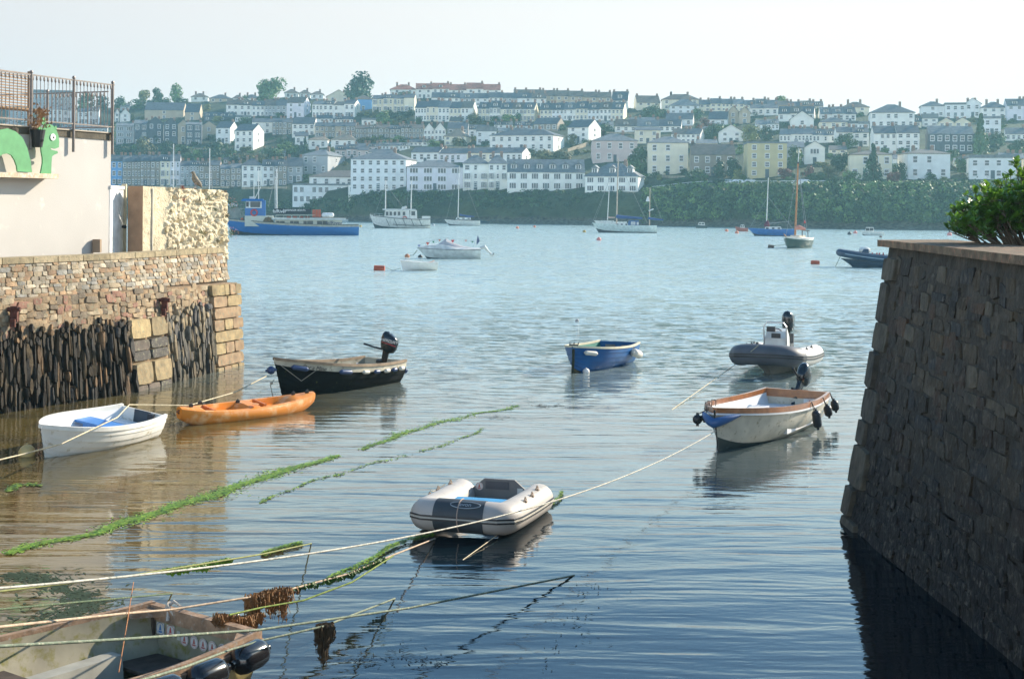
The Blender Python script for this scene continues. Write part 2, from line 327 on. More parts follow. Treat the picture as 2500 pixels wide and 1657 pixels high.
def window_mesh(kind):
    mb = MB(); t = 0.11 if kind != 'big' else 0.06
    mb.box(-.5, -.02, -.5, .5, .08, .5, skip='k'); mb.cur = 1
    for a in ((-.5, -.5, -.5 + t, .5), (.5 - t, -.5, .5, .5), (-.5 + t, .5 - t, .5 - t, .5), (-.5 + t, -.5, .5 - t, -.5 + t)): mb.box(a[0], -.07, a[1], a[2], -.022, a[3])
    if kind == 'sash': mb.box(-.5 + t, -.065, -.04, .5 - t, -.022, .04)
    if kind == 'big':
        for c in (-.17, .17): mb.box(c - .03, -.065, -.44, c + .03, -.022, .44)
    if kind == 'bay':
        mb.cur = 1; mb.box(-.6, -.5, -.62, .6, .0, -.5); mb.box(-.6, -.5, .5, .6, .0, .6)
        mb.cur = 0; mb.box(-.55, -.42, -.5, .55, -.075, .5); mb.cur = 1
        for c in (-.55, -.2, .2, .55): mb.box(c - .045, -.46, -.5, c + .045, -.40, .5)
    return mb.mesh('window', [GLASS, FRAME])
WIN = {k: window_mesh(k) for k in ('sash', 'big', 'bay')}
def dormer_mesh():
    mb = MB(); mb.cur = 0; mb.box(-.7, 0, 0, .7, 2.4, 1.1, skip='b')
    mb.cur = 1; mb.prism([(-.95, -.25, 1.05), (.95, -.25, 1.05), (0, -.25, 1.75)], (0, 3.2, 0))
    mb.cur = 2; mb.box(-.5, -.04, .15, .5, 0.01, .98, skip='k'); mb.cur = 0; mb.box(-.05, -.08, .15, .05, -.042, .98)
    return mb
DORM = {}
def chimney_mesh():
    mb = MB(); mb.box(-.5, -.35, -1.5, .5, .35, 1.1); mb.box(-.56, -.41, 1.1, .56, .41, 1.22); mb.cur = 1
    for x in (-.32, 0, .32): mb.tube([(x, 0, 1.2), (x, 0, 1.7)], .12, 6)
    return mb.mesh('chimney', [BRICK, POT])
CHIM = chimney_mesh()
HOUSES = []
def house(x0, x1, yb, ye, yr, typ, wc, rc, nf, nw, e=0, ch=1, D=8.0, win='sash', dorm=0, name='house', part_of=None, label=None):
    """one house: x0..x1 front, yb base, ye eaves, yr ridge in photo px; e = width of the end wall in view"""
    Y0 = YM((x0 + x1) / 2, yb); A = P(x0, yb, Y0); th = math.atan(A.x / Y0)
    rel = math.asin(max(-.6, min(.6, e * Y0 / F / D))) if e else 0.0
    a = th + rel if e else th * 0.8
    u1 = uv(x1, yb)[0] / F
    wd = (u1 * A.y - A.x) / (math.cos(a) + u1 * math.sin(a)); wd = abs(wd)
    s = Y0 / F; he = (yb - ye) * s; hr = (yb - yr) * s
    o = thing(name, '', 'house', A, -a); hw = 3.0 if yb < 440 else 1.0
    mb = MB(); w = wd - 0.03
    if typ in 'gm' :
        mb.loft([[(0.0, 0, -hw), (0.0, D, -hw), (0.0, D, he), (0.0, D / 2, hr - .05), (0.0, 0, he)], [(w, 0, -hw), (w, D, -hw), (w, D, he), (w, D / 2, hr - .05), (w, 0, he)]], cap0=True, cap1=True)
    elif typ == 'f':
        mb.loft([[(0, 0, -hw), (w, 0, -hw), (w, 0, he), (w / 2, 0, hr - .05), (0, 0, he)], [(0, D, -hw), (w, D, -hw), (w, D, he), (w / 2, D, hr - .05), (0, D, he)]], cap0=True, cap1=True)
    else: mb.box(0, 0, -hw, w, D, he, skip='b')
    mb.build('wall', wm(wc), o)
    rf = MB(); ov = 0.3; t = 0.12
    if typ == 'g':
        k = (hr - he) / (D / 2)
        for s_ in (0, 1):
            y_e = -ov if s_ == 0 else D + ov; z_e = he - ov * k
            rf.prism([(-.05, y_e, z_e), (-.05, D / 2, hr), (-.05, D / 2, hr + t), (-.05, y_e, z_e + t)], (wd + .08, 0, 0))
    elif typ == 'f':
        k = (hr - he) / (w / 2)
        for s_ in (0, 1):
            x_e = -ov if s_ == 0 else w + ov; z_e = he - ov * k
            rf.prism([(x_e, -.35, z_e), (w / 2, -.35, hr), (w / 2, -.35, hr + t), (x_e, -.35, z_e + t)], (0, D + .6, 0))
    elif typ == 'h':
        r = min(D / 2, w / 2.4); zz = he
        lo = [(-ov, -ov, zz), (w + ov, -ov, zz), (w + ov, D + ov, zz), (-ov, D + ov, zz)]
        hi = [(r, D / 2 - .05, hr), (w - r, D / 2 - .05, hr), (w - r, D / 2 + .05, hr), (r, D / 2 + .05, hr)]
        rf.loft([[(p[0], p[1], p[2] - .12) for p in lo], lo, hi], cap0=True, cap1=True)
    else: rf.box(-.15, -.15, he, w + .15, D + .15, he + max(.15, (ye - yr) * s))
    ro = rf.build('roof', rm(rc), o)
    if ch and typ != 'F':
        for i in range(ch):
            cx = (0.55 if i else w - 0.55) if typ == 'g' else (w * .7 if i == 0 else w * .25)
            cy = D / 2 if typ != 'f' else D * .6; cz = hr - (0 if typ != 'f' else .4)
            inst('chimney', CHIM, ro if False else o, (cx, cy, cz), (.75, .8, .55))
    if dorm:
        key = (wc, rc)
        if key not in DORM: DORM[key] = dormer_mesh().mesh('dormer', [FRAME, rm(rc), GLASS])
        for i in range(dorm):
            cx = w * (i + .5) / dorm; k = (hr - he) / (D / 2)
            inst('dormer', DORM[key], o, (cx, D / 2 * .22, he + k * D / 2 * .22), (1, 1, min(1.2, (hr - he) * .35)))
    # windows
    if nf and nw:
        fh = he / nf
        for j in range(nf):
            for i in range(nw):
                cx = w * (i + .5) / nw; cz = he - fh * (j + .5) + .05
                if JR.random() < .07: continue
                wdw = min(w / nw * .62, {'sash': 1.15, 'big': 2.3, 'bay': 1.8}[win]); hh = min(fh * .62, 1.75)
                k = win if not (win == 'bay' and j == 0 and nf > 2) else 'sash'
                if win == 'bay' and (i % 2): k = 'sash'; wdw *= .6
                inst('window', WIN[k], o, (cx, 0, cz), (wdw, 1, hh))
        if abs(e) > 14 or (e > 9 and (yb - ye) > 28):
            for j in range(min(nf, 2)):
                q = inst('window', WIN['sash'], o, (w, D * .5, he - fh * (j + .5)), (.9, 1, min(fh * .5, 1.4)), R(90))
    # a door
    if (yb - ye) > 20 and not part_of == 'nodoor':
        db = MB(); db.box(w * .5 - .45, -.05, -.1, w * .5 + .45, .02, min(2.0, he * .4)); db.build('door', M('door_dark', (.06, .08, .10), .5), o)
    HOUSES.append((o, x0, x1, yb, yr, typ, wc, rc, nf, win, dorm, ch))
    o['_x'] = x0
    return o
JR = random.Random(77)
def row(x0, x1, yb, ye, yr, typ, wc, rc, n, nf, nw, e=0, desc='terrace', **k):
    """n houses side by side, the last one showing its end wall"""
    out = []; dyb = k.pop('slope', 0.0)
    for i in range(n):
        a = x0 + (x1 - x0) * i / n; b = x0 + (x1 - x0) * (i + 1) / n
        d = dyb * i
        jr = JR.uniform(-1, 1) * (1.0 if n > 1 else 0) * min(1, (yb - yr) / 25)
        if n > 2 and JR.random() < .22: jr -= 1.6
        rr = rc if (n == 1 or JR.random() < .7) else JR.choice([SL, BR, SG])
        if rc == RED: rr = RED
        kk = dict(k); kk['ch'] = k.get('ch', 1) + (1 if JR.random() < .45 and k.get('ch', 1) else 0)
        if n > 1 and not k.get('dorm') and JR.random() < .22: kk['dorm'] = 1
        o = house(a, b, yb + d, ye + d + jr, yr + d + jr * 1.3, typ, wc[i % len(wc)] if isinstance(wc, list) else wc, rr, nf, max(1, nw + (JR.choice([0, 0, 1]) if n > 1 and nw > 1 else 0)), e=e, **kk)
        c = wc[i % len(wc)] if isinstance(wc, list) else wc
        st = {'g': 'gabled', 'h': 'hipped', 'f': 'gable-fronted', 'F': 'flat-roofed', 'm': 'gabled'}[typ]
        if n == 1: o['label'] = '%s %s house %s' % (CN[c], st, desc)
        else: o['label'] = '%s house, %s from left, %s' % (CN[c], ORD[i], desc)
        o['_d'] = desc
        if n > 1: o['group'] = 'houses in the ' + desc
        out.append(o)
    return out
W_, S_ = WHITE, SL
# skyline, left to right
row(81, 177, 268, 226, 219, 'F', GREY, SG, 1, 4, 9, desc='seen through the railing on the far left skyline', ch=0, D=14)
row(118, 186, 300, 268, 259, 'g', PALE, SG, 2, 2, 2, desc='row seen through the railing below the grey block')
row(190, 242, 304, 272, 262, 'g', PALE, SL, 2, 2, 2, desc='row seen through the right railing bay')
row(20, 75, 300, 270, 262, 'F', GREY, SG, 1, 2, 4, desc='behind the slatted screen at the far left', ch=0)
row(150, 262, 330, 312, 304, 'g', GREY, SG, 3, 1, 2, desc='low row seen under the railing')
row(0, 110, 330, 305, 296, 'h', PALE, SG, 2, 1, 2, desc='low pair at the left frame edge')
row(467, 508, 246, 236, 226, 'h', W_, BR, 1, 1, 2, desc='leftmost on the left part of the skyline')
row(511, 566, 250, 240, 229, 'h', BEIGE, SL, 1, 1, 3, desc='low bungalow on the skyline right of the leftmost one')
row(568, 592, 250, 240, 230, 'h', W_, BR, 1, 1, 1, desc='tiny one on the left skyline')
row(593, 635, 250, 239, 229, 'h', W_, SL, 1, 1, 2, desc='on the skyline just left of the round green tree')
row(695, 728, 240, 226, 216, 'h', W_, BR, 1, 1, 2, desc='on the skyline right of the round green tree')
row(730, 758, 240, 228, 218, 'h', W_, BR, 1, 1, 2, desc='on the skyline between the green tree and the pine')
row(759, 790, 242, 230, 221, 'h', PALE, BR, 1, 1, 2, desc='second one left of the pine on the skyline')
row(797, 857, 250, 236, 219, 'f', CREAM, TAN, 1, 1, 2, desc='wide one just left of the pine tree')
row(953, 1017, 240, 218, 204, 'h', W_, RED, 1, 2, 2, desc='leftmost of the red roofs on the skyline')
row(1015, 1097, 240, 217, 202, 'g', W_, RED, 2, 2, 2, desc='red-roofed pair on the skyline')
row(1097, 1222, 243, 219, 204, 'g', W_, RED, 3, 2, 2, desc='right-hand red-roofed row on the skyline')
row(1254, 1493, 255, 232, 217, 'g', BEIGE, BR, 7, 2, 2, desc='brown-roofed row on the skyline right of the red roofs', slope=.9)
row(1493, 1533, 268, 245, 222, 'g', PALE, SL, 1, 2, 3, e=5, desc='at the right end of the central skyline row', dorm=1)
row(1555, 1612, 268, 250, 232, 'g', CREAM, BR, 1, 2, 3, e=-8, desc='first right of the gap in the skyline')
row(1616, 1707, 268, 243, 228, 'h', CREAM, BR, 1, 2, 4, ch=2, desc='tallest on the skyline right of the gap')
row(1635, 1707, 278, 258, 240, 'h', PALE, SG, 1, 2, 4, desc='in front of the tallest skyline house right of the gap')
row(1707, 1900, 272, 255, 242, 'g', CREAM, SL, 7, 2, 2, desc='long terrace under the skyline right of the gap')
row(1900, 2010, 274, 258, 246, 'g', BEIGE, SL, 4, 1, 2, desc='skyline terrace above the dormer terraces')
row(2055, 2122, 283, 262, 247, 'h', CREAM, BR, 1, 2, 2, desc='on the skyline above the cream hipped house')
row(2248, 2307, 285, 259, 246, 'h', PALE, SL, 1, 2, 3, desc='on the right skyline, leftmost of the five')
row(2307, 2358, 288, 256, 251, 'F', PALE, SL, 1, 2, 3, desc='on the right skyline, second of the five', ch=0)
row(2355, 2395, 288, 253, 240, 'f', PALE, SG, 1, 2, 2, desc='on the right skyline, middle of the five')
row(2395, 2457, 290, 263, 247, 'h', W_, SL, 1, 2, 3, desc='on the right skyline, second from the right edge')
row(2458, 2540, 294, 257, 239, 'g', LILAC, SL, 2, 3, 2, e=-9, desc='tall pair at the right end of the skyline')
# upper terraces
row(293, 316, 270, 260, 252, 'g', GREY, SG, 1, 1, 2, desc='small grey one below the left bushes')
row(280, 291, 298, 276, 266, 'f', W_, SG, 1, 2, 1, desc='narrow one beside the railing end')
row(293, 318, 298, 278, 266, 'f', W_, SG, 1, 2, 1, desc='bright white gable near the railing end')
row(353, 448, 291, 268, 248, 'g', BEIGE, SL, 1, 2, 0, e=11, desc='long hall with a white lit gable on the upper left', D=11, ch=0)
row(451, 487, 294, 273, 252, 'g', BEIGE, SL, 1, 2, 0, e=9, desc='beside the long hall on the upper left', ch=0)
row(497, 571, 294, 285, 273, 'g', DARK, SL, 1, 1, 4, e=5, desc='low one with a row of dormers on the upper left', dorm=4, ch=0)
row(552, 646, 284, 257, 244, 'g', W_, BR, 3, 2, 2, e=9, desc='white terrace on the upper left')
row(646, 700, 284, 257, 241, 'g', GREY, SL, 2, 2, 2, e=5, desc='grey pair right of the upper left white terrace')
row(700, 742, 287, 251, 236, 'g', LILAC, BR, 1, 3, 2, e=17, desc='tall one with a bright lit end wall below the skyline')
row(762, 866, 288, 256, 246, 'g', W_, SL, 4, 2, 2, e=14, desc='white terrace below the pine tree')
row(866, 908, 270, 242, 231, 'h', BLUE, BR, 1, 2, 0, desc='beside the cream terrace', ch=0)
row(909, 1012, 275, 241, 231, 'g', CREAM, SL, 4, 2, 2, e=5, win='bay', desc='cream terrace right of the blue house')
row(1053, 1333, 260, 239, 225, 'g', [PALE, W_, GREY], SL, 8, 2, 2, e=3, desc='pale terrace under the red roofs')
row(1013, 1154, 297, 263, 246, 'g', [W_, CREAM], SL, 5, 2, 3, e=12, desc='left of the three white terraces in the middle')
row(1167, 1305, 297, 265, 248, 'g', [CREAM, W_], SL, 5, 2, 3, e=10, dorm=1, win='bay', desc='middle of the three white terraces')
row(1318, 1522, 294, 267, 249, 'g', [CREAM, PALE, W_], SL, 7, 2, 3, e=9, dorm=1, desc='right of the three white terraces in the middle')
row(1729, 1776, 309, 291, 271, 'g', PALE, SL, 1, 1, 2, e=5, desc='slate-roofed one left of the timbered gables')
row(1625, 1692, 308, 291, 275, 'g', PALE, SL, 1, 1, 3, e=4, desc='below the skyline right of the gap')
row(1776, 1832, 302, 274, 260, 'f', BEIGE, BR, 2, 2, 1, desc='timbered gable-fronted pair')
row(1832, 1900, 282, 265, 255, 'g', W_, SL, 2, 1, 2, desc='white pair right of the timbered gables')
row(1900, 1987, 296, 278, 259, 'g', W_, SL, 3, 1, 2, e=4, dorm=1, desc='left dormer terrace high on the right')
row(2003, 2090, 298, 278, 260, 'g', W_, SL, 3, 1, 2, e=-6, dorm=1, desc='right dormer terrace high on the right')
row(1930, 1987, 309, 291, 271, 'f', W_, SL, 1, 1, 1, desc='plain white gable in front of the left dormer terrace', ch=0)
row(2000, 2071, 313, 298, 285, 'h', CREAM, SL, 1, 1, 3, desc='low hipped one in front of the right dormer terrace')
row(2124, 2233, 312, 275, 252, 'h', W_, SL, 1, 2, 6, desc='large hall with a broad slate roof on the right', D=12)
row(2150, 2250, 311, 298, 283, 'g', CREAM, SL, 2, 1, 3, dorm=2, desc='dormered pair before the large hall')
row(2251, 2290, 309, 290, 278, 'F', W_, SG, 1, 2, 2, desc='boxy one right of the large hall', ch=0)
row(2290, 2370, 311, 299, 287, 'f', CREAM, SL, 2, 1, 2, desc='cream gable-fronted pair high on the right')
row(2400, 2444, 330, 290, 284, 'F', PALE, SG, 1, 2, 2, desc='tall pale block above the right bush', ch=0)
row(2455, 2560, 344, 326, 310, 'g', W_, SL, 2, 1, 3, desc='white pair at the right frame edge')
row(1257, 1300, 322, 307, 296, 'g', PALE, SL, 1, 1, 3, dorm=2, desc='dormered one left of the dark stone house')
row(1302, 1361, 320, 303, 287, 'g', STONE, SL, 1, 1, 4, e=20, desc='with a lit chimney gable above the long white one')
row(1501, 1663, 322, 308, 290, 'g', W_, SL, 3, 1, 3, e=3, dorm=1, desc='white dormered row in the centre right')
row(1386, 1437, 349, 311, 292, 'g', W_, SL, 1, 3, 2, e=31, desc='with a tall bright white gable in the centre')
row(1550, 1613, 350, 318, 310, 'g', CREAM, SL, 1, 2, 2, desc='plain one between the stone villa and the cream villa', ch=0)
row(1639, 1710, 349, 327, 313, 'g', W_, SL, 2, 2, 2, e=11, desc='white pair above the brown stone house')
row(1755, 1814, 347, 322, 304, 'f', W_, SL, 1, 2, 2, desc='modern gable-fronted one above the ochre block', ch=0)
row(1903, 2038, 348, 329, 314, 'g', W_, SG, 5, 1, 3, e=4, desc='long low white terrace behind the wooden mast')
row(2042, 2122, 358, 323, 309, 'g', W_, SL, 2, 2, 2, e=-7, desc='white pair left of the tall twin white house')
row(2133, 2245, 374, 325, 306, 'g', W_, SL, 2, 3, 3, e=-9, desc='tall white twin houses on the right')
row(2267, 2377, 374, 327, 307, 'g', DARK, SG, 2, 2, 3, e=-8, desc='dark twin houses on the right')
# three-storey slate houses on the left
row(283, 327, 352, 307, 299, 'g', GREY, SG, 1, 3, 2, win='big', desc='leftmost of the tall dark ones behind the quay')
row(327, 360, 356, 302, 292, 'g', DARK, SG, 1, 3, 2, win='big', desc='second of the tall dark ones behind the quay')
row(360, 398, 352, 300, 285, 'f', DARK, SG, 1, 3, 2, desc='first steep gable of the tall dark ones')
row(400, 433, 353, 301, 288, 'f', DARK, SG, 1, 3, 2, desc='second steep gable of the tall dark ones')
row(434, 460, 352, 304, 292, 'f', BEIGE, SG, 1, 2, 0, desc='plain narrow gable among the tall dark ones', ch=0)
row(453, 492, 356, 304, 297, 'g', DARK, SG, 1, 3, 2, win='big', desc='with broad white window bands on the left')
row(492, 528, 340, 308, 296, 'f', BEIGE, SG, 1, 2, 1, desc='with two slit windows in its gable', ch=0)
row(527, 562, 352, 312, 296, 'g', PALE, SL, 1, 2, 2, e=20, desc='with a tall lit end wall, left of the white three-storey one', ch=1)
row(573, 618, 366, 319, 303, 'g', W_, SL, 1, 3, 3, e=27, desc='three-storey with a bright end wall on the left hill', ch=0)
row(615, 665, 327, 298, 288, 'g', W_, SL, 1, 2, 2, desc='in the left middle row, nearest the bright end wall')
row(665, 713, 330, 298, 288, 'g', STONE, SL, 2, 2, 2, desc='stone pair with white bays in the left middle row', win='bay')
row(713, 768, 333, 302, 285, 'g', W_, SL, 1, 2, 4, e=8, desc='broad white one in the left middle row')
row(768, 868, 336, 309, 299, 'g', [BEIGE, STONE], SL, 4, 2, 2, e=4, desc='stone terrace in the left middle row')
row(868, 1034, 338, 314, 304, 'g', STONE, BR, 6, 2, 2, e=3, desc='brown stone terrace in the middle row')
row(1034, 1088, 343, 317, 300, 'f', W_, SL, 2, 2, 2, desc='white gable-fronted pair at the end of the brown terrace')
row(1092, 1142, 334, 313, 298, 'g', GREY, SL, 1, 1, 3, e=5, desc='slate one right of the white gable pair')
row(1144, 1195, 338, 316, 304, 'g', PALE, SL, 1, 1, 3, dorm=3, desc='three-dormered one in the middle row')
row(1084, 1138, 355, 333, 314, 'h', CREAM, TAN, 1, 2, 3, e=14, desc='tan-roofed one among the garden trees')
row(1163, 1212, 353, 321, 309, 'F', PALE, SG, 1, 2, 3, desc='boxy pale one left of the long white one', ch=0)
row(1196, 1351, 369, 331, 315, 'h', W_, SL, 1, 2, 8, e=30, desc='long two-storey with eight windows per floor', D=10, ch=2)
row(753, 800, 363, 341, 330, 'h', W_, TAN, 1, 1, 2, e=10, desc='tan hipped roof above the light stone villa')
row(808, 868, 358, 341, 325, 'h', W_, TAN, 1, 1, 2, e=12, desc='low hipped one right of the tan roof')
row(868, 925, 372, 358, 350, 'g', PINK, SL, 2, 1, 2, desc='low pink pair above the hotel roof')
row(925, 1000, 366, 356, 348, 'g', PALE, SL, 3, 1, 2, desc='low roofs behind the hotel')
# infill between the rows
row(574, 612, 297, 287, 282, 'F', PALE, SG, 2, 1, 2, desc='flat pair above the left middle row', ch=0)
row(772, 812, 300, 290, 281, 'g', PALE, SL, 2, 1, 2, desc='little pair below the white terrace by the pine')
row(818, 862, 300, 291, 283, 'g', W_, SL, 2, 1, 2, desc='second little pair below the white terrace by the pine')
row(883, 934, 305, 293, 288, 'F', W_, SG, 1, 1, 3, desc='long white flat box above the brown stone terrace', ch=0)
row(1097, 1126, 306, 296, 285, 'g', BEIGE, BR, 1, 1, 2, e=5, desc='small beige one with a gable chimney below the left white terrace')
row(1206, 1252, 314, 305, 296, 'g', PALE, SL, 2, 1, 2, desc='slate-roofed pair under the middle white terrace')
row(1216, 1296, 330, 321, 312, 'g', GREY, SL, 3, 1, 2, desc='low grey row behind the long two-storey house')
row(1440, 1498, 318, 306, 296, 'g', PALE, SL, 2, 1, 2, desc='pair left of the white dormered row')
row(1535, 1600, 303, 294, 286, 'g', W_, SL, 2, 1, 2, desc='pair below the gap in the skyline')
row(1700, 1752, 366, 350, 340, 'g', CREAM, SG, 1, 1, 2, desc='low roof behind the brown stone house', ch=1)
row(1712, 1752, 330, 318, 308, 'g', PALE, SL, 1, 1, 2, desc='small one beside the reddish bush')
row(1845, 1902, 318, 303, 291, 'g', PALE, SG, 2, 1, 2, desc='long grey roofs above the yellow-green tree')
row(2071, 2122, 314, 303, 296, 'F', PALE, SG, 2, 1, 2, desc='flat-roofed pair left of the large hall', ch=0)
row(2025, 2068, 384, 366, 355, 'g', CREAM, BR, 1, 2, 2, desc='between the glazed gable and the cream villa')
row(2180, 2214, 408, 388, 376, 'g', PALE, SG, 1, 2, 1, desc='narrow one between the two right villas')
row(2330, 2362, 412, 396, 386, 'g', CREAM, SG, 1, 1, 2, desc='small one left of the flat-topped villa')
row(2386, 2440, 352, 340, 330, 'g', W_, SL, 2, 1, 2, desc='pair right of the dark twin houses')
row(2440, 2500, 400, 386, 374, 'g', PALE, SG, 2, 1, 2, desc='pair above the flat-topped villa')
row(720, 752, 354, 332, 322, 'g', W_, SL, 1, 1, 2, desc='white one left of the tan hipped roof')
row(818, 900, 386, 366, 355, 'g', PINK, SL, 3, 1, 2, desc='pink terrace behind the four-storey hotel')
row(900, 960, 382, 372, 364, 'g', PALE, SL, 2, 1, 2, desc='roofs peeping over the four-storey hotel')
row(545, 588, 400, 390, 382, 'g', STONE, SL, 2, 1, 2, desc='low pair behind the stone waterfront pair')
row(640, 698, 384, 372, 363, 'g', STONE, SL, 2, 1, 2, desc='stone pair above the bayed waterfront pair')
row(1000, 1060, 356, 347, 339, 'g', W_, SL, 2, 1, 2, desc='small pair left of the garden trees')
# lower rows
row(225, 270, 455, 402, 386, 'g', STONE, SL, 2, 3, 2, desc='waterfront terrace behind the white building')
row(271, 299, 454, 393, 378, 'g', BLUE, SL, 1, 3, 2, desc='leftmost visible in the waterfront terrace')
row(299, 343, 454, 394, 378, 'g', STONE, SL, 2, 3, 2, desc='brown pair in the waterfront terrace')
row(343, 391, 454, 393, 377, 'g', STONE, SL, 2, 3, 2, win='bay', desc='white-bayed pair in the waterfront terrace')
row(391, 440, 454, 393, 377, 'g', [CREAM, LILAC], SL, 2, 3, 2, win='bay', desc='pale pair in the waterfront terrace')
row(440, 486, 454, 404, 392, 'g', GREY, SL, 2, 3, 2, win='bay', desc='grey pair in the waterfront terrace')
row(486, 536, 455, 404, 392, 'g', STONE, SL, 2, 3, 2, e=7, desc='stone pair beside the lit chimney gable')
row(537, 589, 457, 411, 400, 'g', STONE, SG, 2, 3, 2, desc='low stone pair in the waterfront terrace')
row(590, 640, 457, 403, 386, 'h', W_, SL, 1, 3, 3, desc='three-storey with dark windows in the waterfront terrace')
row(640, 700, 454, 404, 388, 'g', [PALE, STONE], SL, 2, 3, 2, desc='bayed pair right of the white three-storey house', dorm=1)
row(700, 738, 446, 405, 384, 'g', GREY, SL, 1, 2, 2, desc='last one of the waterfront terrace')
row(736, 800, 424, 379, 363, 'h', GREY, SG, 1, 2, 3, e=44, desc='villa with a brown side wall above the restaurant', D=14)
row(755, 922, 455, 431, 414, 'h', W_, BR, 1, 1, 6, desc='restaurant upper floor with a broad brown roof', D=13, ch=0)
row(714, 850, 497, 452, 448, 'F', PALE, SG, 1, 2, 9, win='big', desc='glazed restaurant above the car park', D=8, ch=0)
row(850, 905, 497, 452, 446, 'F', W_, SG, 1, 2, 3, desc='windowed annexe between restaurant and cliff', D=8, ch=0)
row(1004, 1275, 395, 374, 361, 'g', [PALE, LILAC, CREAM], SL, 4, 1, 4, e=22, desc='terrace behind the waterfront hotels')
row(856, 991, 466, 388, 366, 'h', PALE, SG, 1, 4, 7, e=30, desc='four-storey hotel at the left end of the cliff top', D=12)
row(993, 1130, 466, 407, 389, 'h', LILAC, SG, 1, 3, 4, win='big', desc='big-windowed building on the cliff top', D=11)
row(1130, 1192, 462, 399, 377, 'h', W_, SG, 1, 3, 3, win='bay', desc='left of the pair of tall cliff-top villas', ch=2)
row(1192, 1238, 462, 399, 377, 'h', W_, SG, 1, 3, 3, win='bay', desc='right of the pair of tall cliff-top villas', ch=2)
row(1238, 1428, 465, 419, 388, 'g', W_, SG, 1, 2, 7, win='big', dorm=6, desc='long cliff-top hotel wing with six dormers', ch=0, D=10)
row(1428, 1558, 470, 430, 397, 'h', W_, SG, 1, 2, 5, e=20, win='big', dorm=3, desc='cliff-top hotel wing at the right end', ch=1, D=10)
row(1447, 1556, 395, 343, 324, 'h', PINK, SG, 1, 2, 4, e=-4, ch=2, desc='villa above the right end of the cliff-top hotel', D=10)
row(1581, 1680, 426, 348, 331, 'h', CREAM, SG, 1, 3, 3, ch=2, desc='tall square villa', D=10)
row(1687, 1795, 428, 377, 351, 'g', STONE, BR, 1, 2, 4, e=-4, ch=2, desc='stone one between the tall cream villa and the ochre block', D=9)
row(1825, 1921, 433, 350, 346, 'F', YELL, SG, 1, 4, 3, e=-10, desc='plain square block of flats', ch=0, D=10)
row(1921, 1964, 398, 360, 345, 'g', GREY, SG, 1, 2, 2, desc='between the ochre block and the glass gable', ch=0)
row(1964, 2014, 400, 360, 345, 'f', W_, SG, 1, 2, 1, win='big', desc='with a glazed gable behind the wooden mast', ch=0)
row(2074, 2178, 437, 377, 366, 'h', CREAM, BR, 1, 2, 4, ch=1, desc='villa behind the tall dark cypress', D=9)
row(2217, 2320, 437, 374, 362, 'h', PALE, BR, 1, 2, 3, e=-26, ch=2, desc='villa with a sunlit left side', D=10)
row(2366, 2482, 436, 386, 378, 'F', PALE, SG, 1, 2, 4, e=-12, ch=0, desc='flat-topped villa at the right edge', D=10)
row(2500, 2600, 436, 386, 370, 'h', CREAM, SG, 1, 2, 4, ch=0, desc='villa behind the foreground bush')

GW_ = M('garden_wall_stone', (.34, .28, .20), .9, var=.3, scale=1.5)
for xa, ya, xb, yb_, hpx, lb in ((1386, 372, 1446, 352, 9, 'sloping stone garden wall right of the long two-storey house'), (900, 345, 1010, 347, 4, 'low stone garden wall under the brown stone terrace'), (640, 354, 700, 338, 6, 'stepped stone wall beside the left hill path'),
    (1085, 362, 1180, 364, 5, 'pale garden wall below the tan-roofed house'), (1585, 434, 1690, 436, 6, 'low wall in front of the tall cream villa'), (2190, 446, 2330, 444, 5, 'long low wall in front of the pale villa'), (470, 366, 560, 368, 5, 'retaining wall under the dark left houses'), (1760, 352, 1815, 352, 4, 'low wall below the modern gable'),
    (1480, 326, 1560, 328, 4, 'garden wall left of the white dormered row'), (2120, 378, 2250, 378, 4, 'garden wall below the tall twin houses'), (590, 462, 700, 460, 5, 'quayside wall in front of the waterfront terrace'), (280, 459, 560, 460, 5, 'long road wall in front of the waterfront terrace')):
    mb = MB(); n = 8; rr = []
    for i in range(n + 1):
        x = lerp(xa, xb, i / n); y = lerp(ya, yb_, i / n); p = T(x, y); h = hpx * p.y / F; rr.append([(p.x, p.y, p.z - 1), (p.x, p.y, p.z + h), (p.x, p.y + .35, p.z + h), (p.x, p.y + .35, p.z - 1)])
    mb.loft(rr, cap0=True, cap1=True); tag(mb.build('garden_wall', GW_), lb, 'wall')
